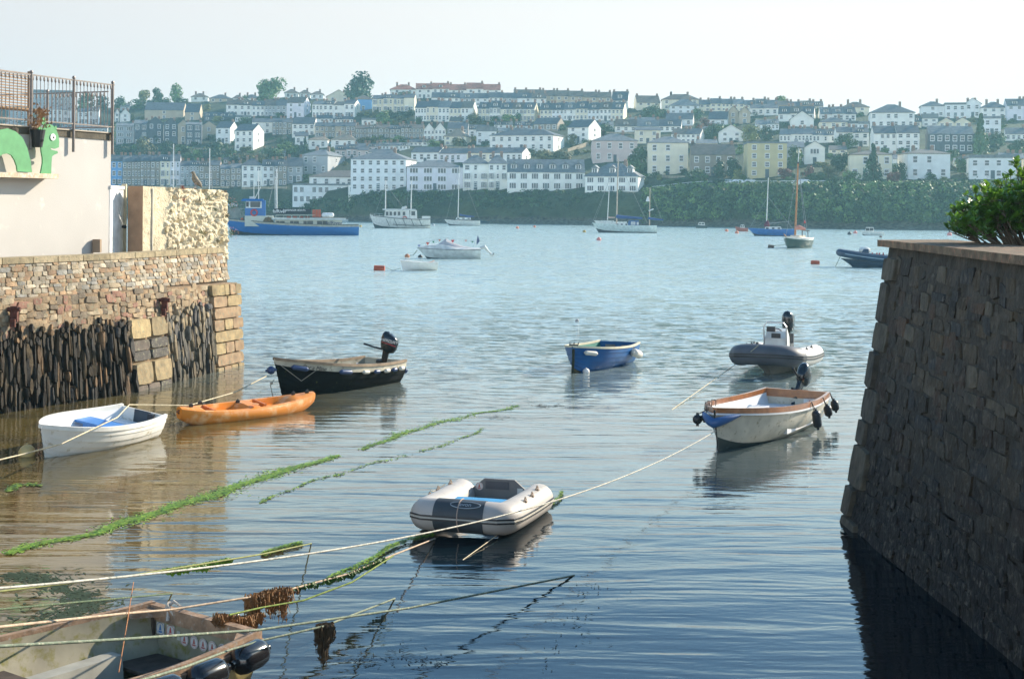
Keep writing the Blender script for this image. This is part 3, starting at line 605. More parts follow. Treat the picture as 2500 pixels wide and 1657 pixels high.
# ------------------------------------------------------------------ trees, bushes and scrub
LEAFC = {'dark': (0.030, 0.060, 0.028), 'mid': (0.060, 0.105, 0.035), 'light': (0.115, 0.185, 0.05), 'olive': (0.120, 0.115, 0.045), 'red': (0.16, 0.060, 0.045), 'yellow': (0.20, 0.20, 0.05), 'pine': (0.045, 0.080, 0.045)}
LW = {'dark': 'dark green', 'mid': 'green', 'light': 'light green', 'olive': 'olive', 'red': 'reddish', 'yellow': 'yellow-green', 'pine': 'dark'}
def leafmat(k): return M('foliage_' + k, LEAFC[k], 0.6, var=0.4, scale=0.45, c2=tuple(min(.3, q * 1.7) for q in LEAFC[k]), c2amt=0.5, spec=0.3)
BARK = M('bark', (0.11, 0.085, 0.06), 0.9, bump=.02)
def crown(seed, n, shape='round', leaf=0.13):
    rg = random.Random(seed); mb = MB(); L = []
    if shape == 'round':
        for i in range(11):
            th = rg.uniform(0, 6.28); z = rg.uniform(-.55, .6); r = rg.uniform(.15, .55) * math.sqrt(1 - z * z * .8); L.append((Vector((r * math.cos(th), r * math.sin(th), z)), rg.uniform(.3, .46)))
    elif shape == 'cone':
        for i in range(14):
            z = -.85 + 1.7 * i / 13; r = (.9 - z) * .26; th = rg.uniform(0, 6.28); L.append((Vector((r * math.cos(th), r * math.sin(th), z)), max(.13, (1.05 - z) * .27)))
    else:      # flat layered pads
        for i in range(15):
            z = rg.uniform(-.6, .8); th = rg.uniform(0, 6.28); r = rg.uniform(.2, .85) * (1 - max(0, z) * .75); L.append((Vector((r * math.cos(th), r * math.sin(th), z)), rg.uniform(.2, .34)))
    for i in range(n):
        c, rr = rg.choice(L); d = Vector((rg.gauss(0, 1), rg.gauss(0, 1), rg.gauss(0, 1))).normalized()
        fl = .45 if shape == 'pads' else 1
        p = c + Vector((d.x, d.y, d.z * fl)) * rr * rg.uniform(.72, 1.12)
        nn = (d + Vector((rg.uniform(-.8, .8), rg.uniform(-.8, .8), rg.uniform(-.4, .9)))).normalized()
        a = nn.cross(Vector((rg.uniform(-1, 1), rg.uniform(-1, 1), .3))).normalized(); b = nn.cross(a); s = leaf * rg.uniform(.5, 1.2); q = rg.uniform(.5, 1)
        mb.poly([p - a * s - b * s * q * .4, p + a * s * .1 - b * s * q, p + a * s + b * s * q * .3, p - a * s * .2 + b * s * q])
    return mb
CR = {}
def crown_mesh(shape, kind, var, n=620, leaf=.13):
    key = (shape, kind, var, n)
    if key not in CR: CR[key] = crown(hash(shape) % 97 * 0 + var * 13 + len(shape), n, shape, leaf).mesh('crown', leafmat(kind), recalc=False)
    return CR[key]
def trunk_mesh():
    mb = MB(); mb.tube([(0, 0, -.3), (.03, 0, .3), (0, .02, .6), (.02, 0, .9)], [.07, .055, .045, .02], 7)
    for a in (0.3, 1.9, 3.4, 5.0): mb.tube([(0, 0, .42), (.25 * math.cos(a), .25 * math.sin(a), .75)], [.03, .01], 5)
    return mb.mesh('trunk', BARK)
TRUNK = trunk_mesh()
NT = [0]
def tree(x, yb, wpx, hpx, kind, label, shape='round', group=None, name='tree', trunk=True):
    p = T(x, yb); s = p.y / F; W = wpx * s; Ht = hpx * s; NT[0] += 1
    o = thing(name, label, 'tree' if trunk else 'bush', p, U(0, 6.28), group)
    cm = crown_mesh(shape, kind, NT[0] % 4, 620 if wpx < 45 else 1400, .13 if wpx < 45 else .09)
    if trunk:
        inst('crown', cm, o, (0, 0, Ht * .50), (W * .62, W * .62, Ht * .56)); inst('trunk', TRUNK, o, (0, 0, 0), (max(1.5, W * .5), max(1.5, W * .5), Ht * .7))
    else:
        inst('crown', cm, o, (0, 0, Ht * .40), (W * .6, W * .6, Ht * .68)); inst('trunk', TRUNK, o, (0, 0, 0), (W * .4, W * .4, Ht * .6))
    return o
TREES = [
 (664, 254, 64, 68, 'light', 'big round light green tree standing above the left skyline houses', 'round'),
 (875, 256, 88, 78, 'pine', 'broad dark pine on the skyline above the white terrace', 'round'),
 (382, 254, 32, 40, 'mid', 'dense green tree on the left skyline, middle of three', 'round'),
 (430, 252, 34, 46, 'light', 'taller light green tree on the left skyline, rightmost of three', 'round'),
 (352, 252, 30, 36, 'yellow', 'thin pale tree on the left skyline, leftmost of three', 'round'),
 (294, 268, 34, 32, 'mid', 'rounded tree on the skyline right of the railing', 'round'),
 (212, 276, 46, 52, 'mid', 'tree on the skyline seen through the right railing bay', 'round'),
 (250, 272, 34, 38, 'dark', 'dark tree on the skyline just left of the last railing post', 'round'),
 (1909, 262, 34, 30, 'light', 'light green tree poking over the right skyline terrace', 'round'),
 (1975, 268, 24, 16, 'light', 'low light green treetop on the skyline right of the terrace', 'round'),
 (1562, 428, 62, 70, 'mid', 'large tree between the pinkish villa and the tall cream villa', 'round'),
 (1941, 412, 44, 54, 'mid', 'rounded tree left of the wooden mast top', 'round'),
 (2054, 424, 52, 56, 'dark', 'broad dark tree left of the cream villa with the cypress', 'round'),
 (2131, 449, 54, 94, 'dark', 'tall dark cypress in front of the cream villa', 'cone'),
 (2394, 378, 50, 96, 'mid', 'tall tree right of the dark twin houses', 'cone'),
 (2202, 442, 24, 44, 'dark', 'small dark tree before the sunlit side of the pale villa', 'round'),
 (2344, 428, 34, 46, 'mid', 'tree between the two villas at the right', 'round'),
 (1755, 436, 34, 46, 'dark', 'dark tree in front of the brown stone house, right of its door', 'round'),
 (1788, 436, 44, 50, 'dark', 'dark tree between the brown stone house and the ochre block', 'round'),
 (1703, 294, 28, 28, 'mid', 'round tree under the long skyline terrace right of the gap', 'round'),
 (1242, 308, 38, 32, 'light', 'light green tree before the middle white terrace', 'round'),
 (1263, 298, 24, 22, 'mid', 'small green tree near the right end of the middle white terrace', 'round'),
 (1870, 344, 34, 38, 'dark', 'dark green tree above the ochre block', 'round'),
 (1836, 345, 46, 38, 'yellow', 'yellow-green tree above the ochre block', 'round'),
 (745, 374, 18, 40, 'dark', 'narrow dark tree before the tan hipped roof', 'cone'),
 (382, 350, 22, 30, 'dark', 'dark tree against the steep slate gables', 'round'),
 (2066, 362, 54, 36, 'mid', 'tree below the white pair on the right', 'round'),
 (1396, 356, 26, 28, 'olive', 'olive tree at the foot of the tall white gable', 'round'),
]
for x, yb, w_, h_, k, lb, shp in TREES: tree(x, yb, w_, h_, k, lb, shp, group='trees on the far hillside')
BUSH = [
 (300, 382, 46, 32, 'dark', 'dark bush below the leftmost dark house'), (355, 380, 62, 44, 'olive', 'large olive bush on the left green slope'), (410, 382, 50, 38, 'dark', 'dark bush right of the large olive bush'),
 (452, 388, 52, 32, 'mid', 'green bush in the middle of the left green slope'), (482, 391, 30, 30, 'light', 'light green bush on the left green slope'), (522, 384, 62, 42, 'dark', 'wide dark bush below the pale house with the lit end wall'),
 (562, 394, 42, 32, 'mid', 'green bush left below the white three-storey house'), (604, 402, 52, 26, 'olive', 'olive bush on the slope below the white three-storey house'), (660, 390, 74, 32, 'mid', 'long green bush on the slope above the waterfront terrace'),
 (702, 376, 62, 28, 'light', 'light green bush right of the slope path'), (640, 398, 60, 22, 'olive', 'low olive bush above the bayed waterfront houses'), (572, 404, 30, 24, 'dark', 'small dark bush behind the low stone pair'),
 (600, 372, 30, 16, 'olive', 'small olive bush at the foot of the white three-storey house'),
 (936, 300, 42, 28, 'light', 'light green bush below the cream terrace'), (976, 304, 36, 24, 'olive', 'olive bush below the cream terrace'), (1022, 304, 22, 18, 'mid', 'green bush at the left foot of the left white terrace'),
 (990, 288, 88, 16, 'dark', 'dark hedge-like bush under the cream terrace'), (1160, 302, 52, 24, 'olive', 'olive bush between the left and middle white terraces'), (1208, 303, 30, 20, 'mid', 'green bush before the middle white terrace, left of the light tree'),
 (338, 266, 40, 24, 'mid', 'round bush at the foot of the thin pale skyline tree'), (372, 264, 36, 22, 'dark', 'dark bush under the middle skyline tree on the left'), (404, 262, 40, 22, 'mid', 'green bush between the two left skyline trees'), (442, 262, 44, 24, 'mid', 'green bush under the rightmost left skyline tree'),
 (640, 256, 40, 22, 'mid', 'green bush at the left foot of the big round skyline tree'), (690, 254, 30, 16, 'dark', 'dark bush at the right foot of the big round skyline tree'), (1975, 276, 60, 14, 'mid', 'low green bush on the right skyline terrace'),
 (990, 244, 62, 20, 'mid', 'bush on the skyline left of the red roofs'), (600, 250, 22, 16, 'mid', 'little bush on the left skyline'),
 (1122, 360, 44, 26, 'olive', 'olive bush below the tan-roofed house'), (1060, 360, 44, 18, 'light', 'light green bush left of the tan-roofed house'), (960, 352, 70, 14, 'light', 'light green bush under the brown stone terrace'), (895, 350, 50, 14, 'olive', 'olive bush at the left end of the brown stone terrace'),
 (1345, 398, 96, 36, 'olive', 'wide domed olive bush behind the six-dormer hotel wing'), (1595, 286, 62, 28, 'mid', 'green bush right of the skyline gap'), (1720, 318, 44, 30, 'red', 'reddish bush above the white pair'),
 (1745, 336, 62, 32, 'mid', 'green bush right of the white pair above the stone house'), (1778, 320, 54, 18, 'light', 'light green bush below the timbered gables'), (1480, 324, 40, 24, 'mid', 'green bush right of the tall white gable'),
 (1806, 376, 20, 24, 'light', 'small light green bush at the left corner of the ochre block'), (1702, 448, 60, 34, 'mid', 'rounded green bush below the brown stone house'), (1670, 452, 60, 22, 'dark', 'dark bush below the tall cream villa'),
 (1640, 456, 60, 18, 'mid', 'low bush below the left part of the tall cream villa'), (1760, 456, 70, 20, 'dark', 'low dark bush beside the hill road'), (1800, 440, 26, 26, 'yellow', 'yellow-green bush at the left foot of the ochre block'),
 (1914, 436, 42, 28, 'red', 'dark red bush left of the wooden mast'), (1975, 434, 34, 30, 'red', 'red-topped bush right of the wooden mast'), (2022, 438, 50, 38, 'olive', 'orange-olive bush behind the hedge on the right'),
 (2078, 448, 44, 30, 'light', 'light green bush left of the cypress'), (2182, 450, 34, 34, 'red', 'red bush right of the cypress'), (2272, 440, 34, 18, 'mid', 'round bush before the pale villa'),
 (2160, 380, 30, 20, 'light', 'light green bush below the tall white twin houses'), (2204, 380, 38, 18, 'mid', 'green bush right below the tall white twin houses'), (2326, 392, 34, 30, 'mid', 'green bush below the dark twin houses'),
 (2430, 356, 62, 32, 'mid', 'wide green bush above the villa at the right edge'), (2490, 372, 60, 32, 'mid', 'green bush at the right frame edge'), (2380, 436, 34, 18, 'dark', 'dark bush at the foot of the flat-topped villa'),
 (1995, 446, 60, 26, 'mid', 'green bush at the right end of the hill road'), (2040, 455, 60, 22, 'mid', 'leafy bush on top of the bank at the right end of the road'), (2300, 452, 90, 12, 'dark', 'low dark hedge before the pale villa'),
 (1490, 468, 40, 14, 'dark', 'dark ivy bush at the right end of the cliff-top hotel'), (1880, 458, 24, 8, 'light', 'small light bush by the hill road'),
]
for x, yb, w_, h_, k, lb in BUSH: tree(x, yb, w_, h_, k, lb, group='bushes on the far hillside', name='bush', trunk=False)
# smaller garden bushes between the houses
rects = [(h[1] - 2, h[2] + 2, h[4], h[3]) for h in HOUSES]
rg = random.Random(11); made = []; tries = 0; cnt = {}
HOUSES_S = list(HOUSES)
while len(made) < 150 and tries < 6000:
    tries += 1; x = rg.uniform(268, 2560); y = rg.uniform(262, 452)
    if any(a < x < b and t < y < q for a, b, t, q in rects): continue
    if any(abs(x - a) < 13 and abs(y - b) < 5 for a, b in made): continue
    if interp(YT, x) > y - 4: continue
    h_ = rg.uniform(7, 15); w_ = rg.uniform(14, 34)
    c = [q for q in HOUSES_S if q[1] - w_ / 2 < x < q[2] + w_ / 2 and y > q[3] and y - q[3] < 40]
    c.sort(key=lambda q: y - q[3])
    if not c: continue
    hid = any(q[1] < x < q[2] and q[4] < y - h_ * .5 < q[3] and q[3] > y for q in HOUSES_S)
    if hid: continue
    made.append((x, y)); k = rg.choice(['dark', 'mid', 'mid', 'light', 'olive', 'yellow'])
    cnt.setdefault(c[0][0]['_d'], []).append((x, y, w_, h_, k))
for d, L in cnt.items():
    L.sort(); dd = ' '.join(d.split()[:9])
    ks = [q[4] for q in L]
    for i, (x, y, w_, h_, k) in enumerate(L):
        if ks.count(k) == 1: lb = 'small %s bush below house(s) %s' % (LW[k], d)
        else: lb = 'small %s bush, %s from left below %s' % (LW[k], ORD[i], d)
        lb = ' '.join(lb.replace('house(s) ', '').split()[:16])
        tree(x, y, w_, h_, k, lb, group='small garden bushes between the houses', name='bush', trunk=False)
def scatter(name, label, cat, xr, q0, q1, n, leaf, mats, dens, outv=1.6, lump=1.0):
    """leafy cover growing on the steep bank between shore and bank top"""
    rg = random.Random(len(name) + n); mb = MB(); cl = []
    for i in range(int(n / 55)):
        x = rg.uniform(*xr); q = rg.uniform(q0, q1) ** .8
        if not dens(x, q, rg): continue
        ys = interp(SHORE, x); yc = interp(YC, x); c = T(x, yc); u = uv(x, 500)[0] / F
        z = 0.5 + (c.z - .5) * min(1, q * 1.2); Y = ys + (c.y - ys) * q ** 3 - rg.uniform(0, outv) ; s = lump * rg.uniform(.5, 1.25)
        mb.cur = rg.choice(range(len(mats))) if q < .8 else (len(mats) - 1 if rg.random() < .6 else 0)
        for k in range(55):
            d = Vector((rg.gauss(0, 1), rg.gauss(0, 1), rg.gauss(0, 1))).normalized(); p = Vector((u * Y, Y, z)) + Vector((d.x * 1.3, d.y * .8, d.z)) * s * rg.uniform(.75, 1.1)
            nn = (d + Vector((rg.uniform(-.8, .8), rg.uniform(-.8, .8), rg.uniform(-.3, .9)))).normalized(); a = nn.cross(Vector((rg.uniform(-1, 1), .3, rg.uniform(-1, 1)))).normalized(); b = nn.cross(a); t = leaf * rg.uniform(.5, 1.2)
            mb.poly([p - a * t, p - b * t * .8, p + a * t, p + b * t * .8])
    tag(mb.build(name, mats, recalc=False), label, cat, kind='stuff')
scatter('scrub', 'dense green scrub covering the steep bank below the hill road', 'scrub', (1575, 2750), .10, 1.0, 56000, .34, [leafmat('mid'), leafmat('dark'), leafmat('mid'), leafmat('light')], lambda x, q, r: True, 2.2, 1.15)
scatter('ivy', 'dark ivy hanging over the waterfront cliff', 'ivy', (850, 1520), .3, 1.0, 26000, .24, [leafmat('dark'), leafmat('dark'), leafmat('mid')], lambda x, q, r: (r.random() < (.95 if (x < 1060 or 1150 < x < 1330) else .3) * (1.1 if q > .5 else .35)), .8, .6)
scatter('undergrowth', 'dark undergrowth on the low left shore', 'undergrowth', (240, 900), .2, 1.0, 16000, .28, [leafmat('dark'), leafmat('mid')], lambda x, q, r: True, 1.0, .8)
# hill road with railing and parked cars
def strip(pts, w, z, name, m, label, cat):
    mb = MB(); 
    for a, b in zip(pts, pts[1:]): mb.poly([(a[0], a[1], a[2] + z), (b[0], b[1], b[2] + z), (b[0], b[1] + w, b[2] + z), (a[0], a[1] + w, a[2] + z)])
    return tag(mb.build(name, m), label, cat, kind='structure')
ASPH = M('asphalt', (0.06, 0.06, 0.06), .9, bump=.01)
rp = []
for x in range(1590, 2060, 30):
    p = T(x, interp(YC, x) - 1); rp.append((p.x, p.y + .3, p.z + .25))
strip(rp, 6.5, 0.05, 'road', ASPH, 'narrow asphalt hill road above the wooded bank', 'road')
o = thing('road_railing', 'long thin white railing edging the hill road above the bank', 'railing', rp[0])
mb = MB(); mb.tube([Vector(p) - Vector(rp[0]) + Vector((0, 0, 1.0)) for p in rp], .06, 4); mb.build('top_rail', FRAME, o)
for i, p in enumerate(rp):
    mb = MB(); q = Vector(p) - Vector(rp[0]); mb.tube([q + Vector((0, 0, -.5)), q + Vector((0, 0, 1))], .05, 4); mb.build('post', FRAME, o)
GLOSSY_GLASS = M('car_glass', (0.03, 0.04, 0.05), 0.05)
TYRE = M('rubber_tyre', (0.02, 0.02, 0.02), 0.8)
def make_car(col, label, cat='car', name='parked_car', van=False):
    o = thing(name, label, cat); L, W, Hh = (4.6, 1.8, 2.0) if van else (4.2, 1.75, 1.45)
    pr = [(-.5, .35), (-.5, .62), (-.47, .9), (-.30, .95), (-.22, 1.0), (.02, 1.0), (.15, .68), (.36, .6), (.48, .52), (.5, .35), (.46, .2), (-.46, .2)]
    if van: pr = [(-.5, .25), (-.5, .9), (-.47, 1.0), (.22, 1.0), (.34, .62), (.48, .52), (.5, .3), (.46, .16), (-.46, .16)]
    mb = MB(); k = []
    for s_, f in ((-1, .86), (-1, 1), (1, 1), (1, .86)):
        pass
    rings = []
    for yy, f in ((-.5, .94), (-.46, 1), (.46, 1), (.5, .94)):
        rings.append([(x * L, yy * W * (1 if z < .7 else .86), z * Hh * f) for x, z in pr])
    mb.loft(rings, cap0=True, cap1=True); mb.build('body', M('car_paint_%s' % (col[0]), col[1], .25, var=.03, coat=.6), o, smooth=True)
    g = MB()
    for s_ in (-1, 1):
        y = s_ * (W * .43 + .012)
        if van: g.poly([(.08 * L, y, .66 * Hh), (.28 * L, y, .66 * Hh), (.2 * L, y, .92 * Hh), (.08 * L, y, .92 * Hh)])
        else: g.poly([(-.28 * L, y, .68 * Hh), (.1 * L, y, .68 * Hh), (.0, y, .93 * Hh), (-.2 * L, y, .93 * Hh)])
    g.build('window', GLOSSY_GLASS, o)
    for sx in (-.31, .31):
        for sy in (-1, 1):
            t = MB(); t.tube([(sx * L, sy * W * .5, .31), (sx * L, sy * W * .38, .31)], .31, 12); t.build('wheel', TYRE, o)
    return o
SILV = ('silver', (0.55, 0.57, 0.58)); CWH = ('white', (.8, .8, .8)); CRD = ('red', (.45, .03, .03)); CBL = ('blue', (.05, .12, .3)); CBK = ('black', (.02, .02, .025))
def put(o, x, y, dy=2.0, rz=0, dz=.3):
    p = T(x, y); o.location = (p.x * (p.y + dy) / p.y, p.y + dy, p.z + dz); o.rotation_euler[2] = rz; o['group'] = 'cars across the water'
for x, c, l in ((1770, SILV, 'silver car on the hill road, leftmost of the four'), (1792, CWH, 'white car on the hill road, second from the left'), (1822, SILV, 'silver car on the hill road, third from the left'), (1953, CWH, 'white car on the hill road behind the wooden mast')):
    put(make_car(c, l), x, 456, 1.8, R(180))
mb = MB(); a = T(600, 500); b = T(850, 496)
for (xa, xb) in ((540, 860),):
    a = T(xa, 499); b = T(xb, 497); mb.box(a.x, a.y - 9, -1.5, b.x, a.y + 4, a.z - 1.0)
tag(mb.build('quay', M('quay_stone', (.20, .18, .15), .9, var=.4, scale=.8, bump=.1, bscale=2), None), 'low grey stone quay below the restaurant', 'quay', kind='structure')
qz = a.z - 1.0; qy = a.y - 5
for x, c, l, v, rz in ((672, CWH, 'white van in the waterside car park behind the ferry', True, 180), (706, CRD, 'red car in the waterside car park', False, 180), (722, CBK, 'black car beside the red one in the waterside car park', False, 180), (745, SILV, 'silver car at the right end of the waterside car park', False, 0), (600, CBK, 'dark car behind the ferry wheelhouse', False, 0), (570, SILV, 'silver car left of the ferry wheelhouse', False, 0), (690, CWH, 'tall white van parked uphill behind the row of cars', True, 90)):
    c_ = make_car(c, l, 'van' if v else 'car', 'parked_van' if v else 'parked_car', v); yy = qy + (6 if rz == 90 else 0); c_.location = (uv(x, 490)[0] / F * yy, yy, qz + (.0 if rz != 90 else 1.2)); c_.rotation_euler[2] = R(rz); c_['group'] = 'cars across the water'
# ------------------------------------------------------------------ stonework of the two near harbour walls
STM = M('quay_stones', (1, 1, 1), 0.85, var=0.30, scale=6.0, bump=.012, bscale=26, attr=True, c2=(0.20, 0.19, 0.12), c2amt=.35)
STMW = M('wet_slate_stones', (1, 1, 1), 0.75, spec=.25, var=0.4, scale=7.0, bump=.012, bscale=22, attr=True)
MORT = M('lime_mortar', (0.28, 0.19, 0.11), 0.95, var=.35, scale=5, bump=.02, bscale=30)
def surf(base, top, pw=1.0):
    L = [0]
    for a, b in zip(base, base[1:]): L.append(L[-1] + math.hypot(b[0] - a[0], b[1] - a[1]))
    def f(u, v, off=0.0):
        u = max(0, min(L[-1] - 1e-6, u)); i = 0
        while i < len(L) - 2 and u > L[i + 1]: i += 1
        t = (u - L[i]) / (L[i + 1] - L[i]); b = base[i].lerp(base[i + 1], t); q = top[i].lerp(top[i + 1], t); g = max(0, v) ** pw
        p = Vector((lerp(b.x, q.x, g), lerp(b.y, q.y, g), lerp(b.z, q.z, v)))
        d = (base[i + 1] - base[i]); n = Vector((d.y, -d.x, 0)).normalized()
        return p + n * off
    return f, L[-1]
def stone(mb, f, hgt, u, v, du, dv, pr, col, rg, k=8, jit=.12, flip=1, power=3.2, soft=.90):
    """rounded block lying on the wall surface: u,v centre in metres"""
    outl = []; cj = [(rg.uniform(-jit, jit), rg.uniform(-jit, jit)) for _ in range(4)]
    for j in range(k * 2):
        th = math.pi * (j + .5) / k; c, s = math.cos(th), math.sin(th)
        r = 1.0 / ((abs(c) ** power + abs(s) ** power) ** (1 / power)); r *= 1 - rg.uniform(0, jit * .35)
        x, y = c * r, s * r; a, b = (x + 1) / 2, (y + 1) / 2
        x += cj[0][0] * (1 - a) * (1 - b) + cj[1][0] * a * (1 - b) + cj[2][0] * a * b + cj[3][0] * (1 - a) * b
        y += cj[0][1] * (1 - a) * (1 - b) + cj[1][1] * a * (1 - b) + cj[2][1] * a * b + cj[3][1] * (1 - a) * b
        outl.append((x, y))
    mb.col = col; rings = []
    tl = rg.uniform(-.15, .15) * pr
    for sc, of in ((1.0, -.03), ((1 + soft * 9) / 10 + .02 if soft > .94 else .985, pr * .75), (soft, pr * .97)):
        rings.append([f(u + a * du / 2 * sc, (v + b * dv / 2 * sc) / hgt, flip * (of + (tl * a if of > 0 else 0))) for a, b in outl])
    kk = len(mb.v); n = len(outl)
    for r in rings:
        for p in r: mb.v.append(tuple(p))
    for i in range(2):
        for j in range(n): mb.face((kk + i * n + j, kk + i * n + (j + 1) % n, kk + (i + 1) * n + (j + 1) % n, kk + (i + 1) * n + j))
    c = f(u + rg.uniform(-.1, .1) * du, v / hgt, flip * pr * rg.uniform(.9, 1.15)); mb.v.append(tuple(c)); m = len(mb.v) - 1
    for j in range(n): mb.face((kk + 2 * n + j, kk + 2 * n + (j + 1) % n, m))
def pick(rg, cols, j=.15):
    c = rg.choice(cols); q = 1 + rg.uniform(-j, j); return tuple(x * q for x in c)
def back(mb, f, L, n=40, m=6, off=-.0, flip=1, rough=0.0, seed=1, v0=0.0, v1=1.0):
    rg = random.Random(seed)
    mb.loft([[f(L * i / n, v0 + (v1 - v0) * j / m, flip * (off + rg.uniform(-rough, rough))) for i in range(n + 1)] for j in range(m + 1)], closed=False)
# ---- left quay
def left_quay():
    B1 = G(0, 1010); B2 = G(330, 960); B3 = G(590, 890); dv = (B1 - B2).normalized(); B0 = B1 + dv * 7; B4 = B3 + Vector((-3, 1.6, 0))
    base = [Vector((p.x, p.y, -.5)) for p in (B0, B1, B2, B3)]
    T1 = P(0, 735, 29.0); T2 = P(300, 712, 32.4); T3 = P(578, 690, 37.75); T0 = T1 + dv * 7; T0.z = T1.z
    top = [T0, T1, T2, T3]; hg = 2.7
    f, L = surf(base, top)
    o = thing('quay_wall', 'pale stone quay wall on the left with upright black slates at its foot', 'wall', (0, 0, 0))
    # core with mortar face
    mb = MB(); back(mb, f, L, 60, 10, 0, 1, .02)
    mb.loft([[p for p in top], [Vector((p.x - 1.5, p.y + .6, p.z)) for p in top]], closed=False)
    e = [base[3], top[3], Vector((top[3].x - 4, top[3].y + 2.4, top[3].z)), Vector((base[3].x - 4, base[3].y + 2.4, -.5))]; mb.poly(e)
    mb.build('mortar_core', MORT, o)
    rg = random.Random(5)
    # arc length where photo x sits
    def uat(x):
        best = min((abs((lambda p: 1250 + p.x / p.y * F)(f(L * i / 400, .4)) - x), i) for i in range(401)); return L * best[1] / 400
    u300, u420, u490 = uat(322), uat(412), uat(520)
    # upright slates
    mb = MB(); sl = [(0.020, 0.0145, 0.009), (0.034, 0.024, 0.014), (0.010, 0.009, 0.008), (0.055, 0.038, 0.020), (0.022, 0.016, 0.010), (0.10, 0.06, 0.03), (.03, .027, .024)]
    def slates(ua, ub, vtop, cols, wr=(.045, .10)):
        u = ua
        while u < ub:
            w = rg.uniform(*wr); v = -.45 + rg.uniform(-.3, 0)
            vt = vtop + rg.uniform(-.12, .16)
            while v < vt:
                h = rg.uniform(.22, .75)
                if v + h > vt + .1: h = max(.15, vt - v)
                stone(mb, f, hg, u + w / 2 + rg.uniform(-.015, .015), v + h / 2, w * rg.uniform(1.0, 1.35), h, rg.uniform(.03, .15), tuple(q * (.75 + .45 * max(0, v)) for q in pick(rg, cols, .45)), rg, 4, .35, power=2.6); v += h * rg.uniform(.85, .98)
            u += w * .92
    slates(0, u300, 1.92, sl)
    slates(u420, u490 - .03, 2.05, [(0.11, 0.09, 0.06), (0.075, 0.068, 0.055), (0.15, 0.115, 0.07), (0.06, 0.055, 0.05)], (.06, .12))
    mb.build('slate_facing', STMW, o, smooth=True, ang=50)
    mb = MB(); ash = [(0.30, 0.215, 0.105), (0.34, 0.25, 0.12), (0.25, 0.185, 0.095), (0.31, 0.20, 0.11)]; dk = [(0.07, 0.06, 0.052), (0.11, 0.085, 0.065)]
    for (va, vb, n, cols) in ((1.62, 2.08, 2, ash), (1.36, 1.6, 2, dk), (1.14, 1.36, 2, dk), (.62, 1.12, 2, ash), (.32, .62, 3, dk), (-.1, .3, 5, [(0.25, 0.2, 0.15), (.13, .12, .11), (.33, .25, .17)])):
        W = (u420 - u300) / n
        for i in range(n): stone(mb, f, hg, u300 + W * (i + .5), (va + vb) / 2, W * .96, (vb - va) * .95, .07 if cols is dk else .11, pick(rg, cols), rg, 6, .05, power=9, soft=.965)
    v = -.45; r = 0
    while v < 2.6:
        h = .30 if r else .45; n = [5, 1, 4, 1, 3, 1, 3, 1, 2][r % 9]; W = (L - u490) / n
        for i in range(n): stone(mb, f, hg, u490 + W * (i + .5), v + h / 2, W * .97, h * .94, .13, pick(rg, ash, .12), rg, 6, .04, power=10, soft=.965)
        v += h; r += 1
    # band of weathered rubble above the slates
    u = 0
    while u < L:
        v = 1.95 if u < u490 - .1 else 9
        while v < 2.62:
            h = rg.uniform(.08, .2); w = rg.uniform(.12, .4)
            stone(mb, f, hg, u + w / 2, v + h / 2, w * .97, h * .95, rg.uniform(.01, .04), pick(rg, [(0.30, 0.21, 0.12), (0.25, 0.175, 0.10), (0.36, 0.28, 0.18), (0.16, 0.12, 0.08), (.26, .13, .085)]), rg, 6, .28, power=7); v += h
        u += .22
    mb.build('stone_blocks', STM, o, smooth=True, ang=24)
    # parapet of coursed rubble
    pb = [P(0, 728, 29.55), P(300, 706, 32.9), P(560, 682, 38.05)]; d0 = (pb[0] - pb[1]).normalized(); pb = [pb[0] + d0 * 7] + pb
    pt = [P(0, 647, 29.8), P(280, 627, 32.95), P(545, 612, 38.2)]; pt = [pt[0] + d0 * 7] + pt
    for p, q in zip(pb, pt): p.z = 2.2; q.z = 2.92
    g, Lp = surf(pb, pt); q = thing('parapet_wall', 'low rubble parapet with a flat coping on top of the left quay', 'wall', (0, 0, 0))
    mb = MB(); back(mb, g, Lp, 50, 4, 0, 1, .01); mb.poly([pb[3], pt[3], pt[3] + Vector((-.35, .15, 0)), pb[3] + Vector((-.35, .15, 0))]); mb.build('mortar_core', M('pale_mortar', (.44, .32, .19), .95, var=.25, scale=8, bump=.01), q)
    mb = MB(); v = 0.0; rc = [(0.31, 0.265, 0.20), (0.38, 0.295, 0.19), (0.25, 0.235, 0.205), (0.34, 0.22, 0.125), (0.46, 0.385, 0.28), (.28, .175, .10), (.22, .18, .13)]
    while v < .70:
        h = rg.uniform(.07, .12); u = rg.uniform(-.1, 0)
        while u < Lp:
            w = rg.uniform(.09, .38); stone(mb, g, .72, u + w / 2, v + h / 2 + rg.uniform(-.012, .012), w * .98, h * rg.uniform(.92, 1.05), rg.uniform(.012, .035), pick(rg, rc, .25), rg, 6, .22, power=7); u += w
        v += h * .95
    mb.build('rubble_stones', STM, q, smooth=True, ang=24)
    mb = MB(); u = 0
    while u < Lp:
        w = rg.uniform(.7, 1.1); mb.col = pick(rg, [(0.34, 0.27, 0.16), (0.40, 0.32, 0.20)], .1); a0, a1 = u + .012, min(Lp, u + w) - .012
        if a1 - a0 > .05:
            sec = [[g(a, 1, .05) + Vector((0, 0, .0)), g(a, 1, .05) + Vector((0, 0, .13)), g(a, 1, -.42) + Vector((0, 0, .13)), g(a, 1, -.42)] for a in (a0, (a0 + a1) / 2, a1)]; mb.loft(sec, cap0=True, cap1=True)
        u += w
    mb.build('coping', STM, q)
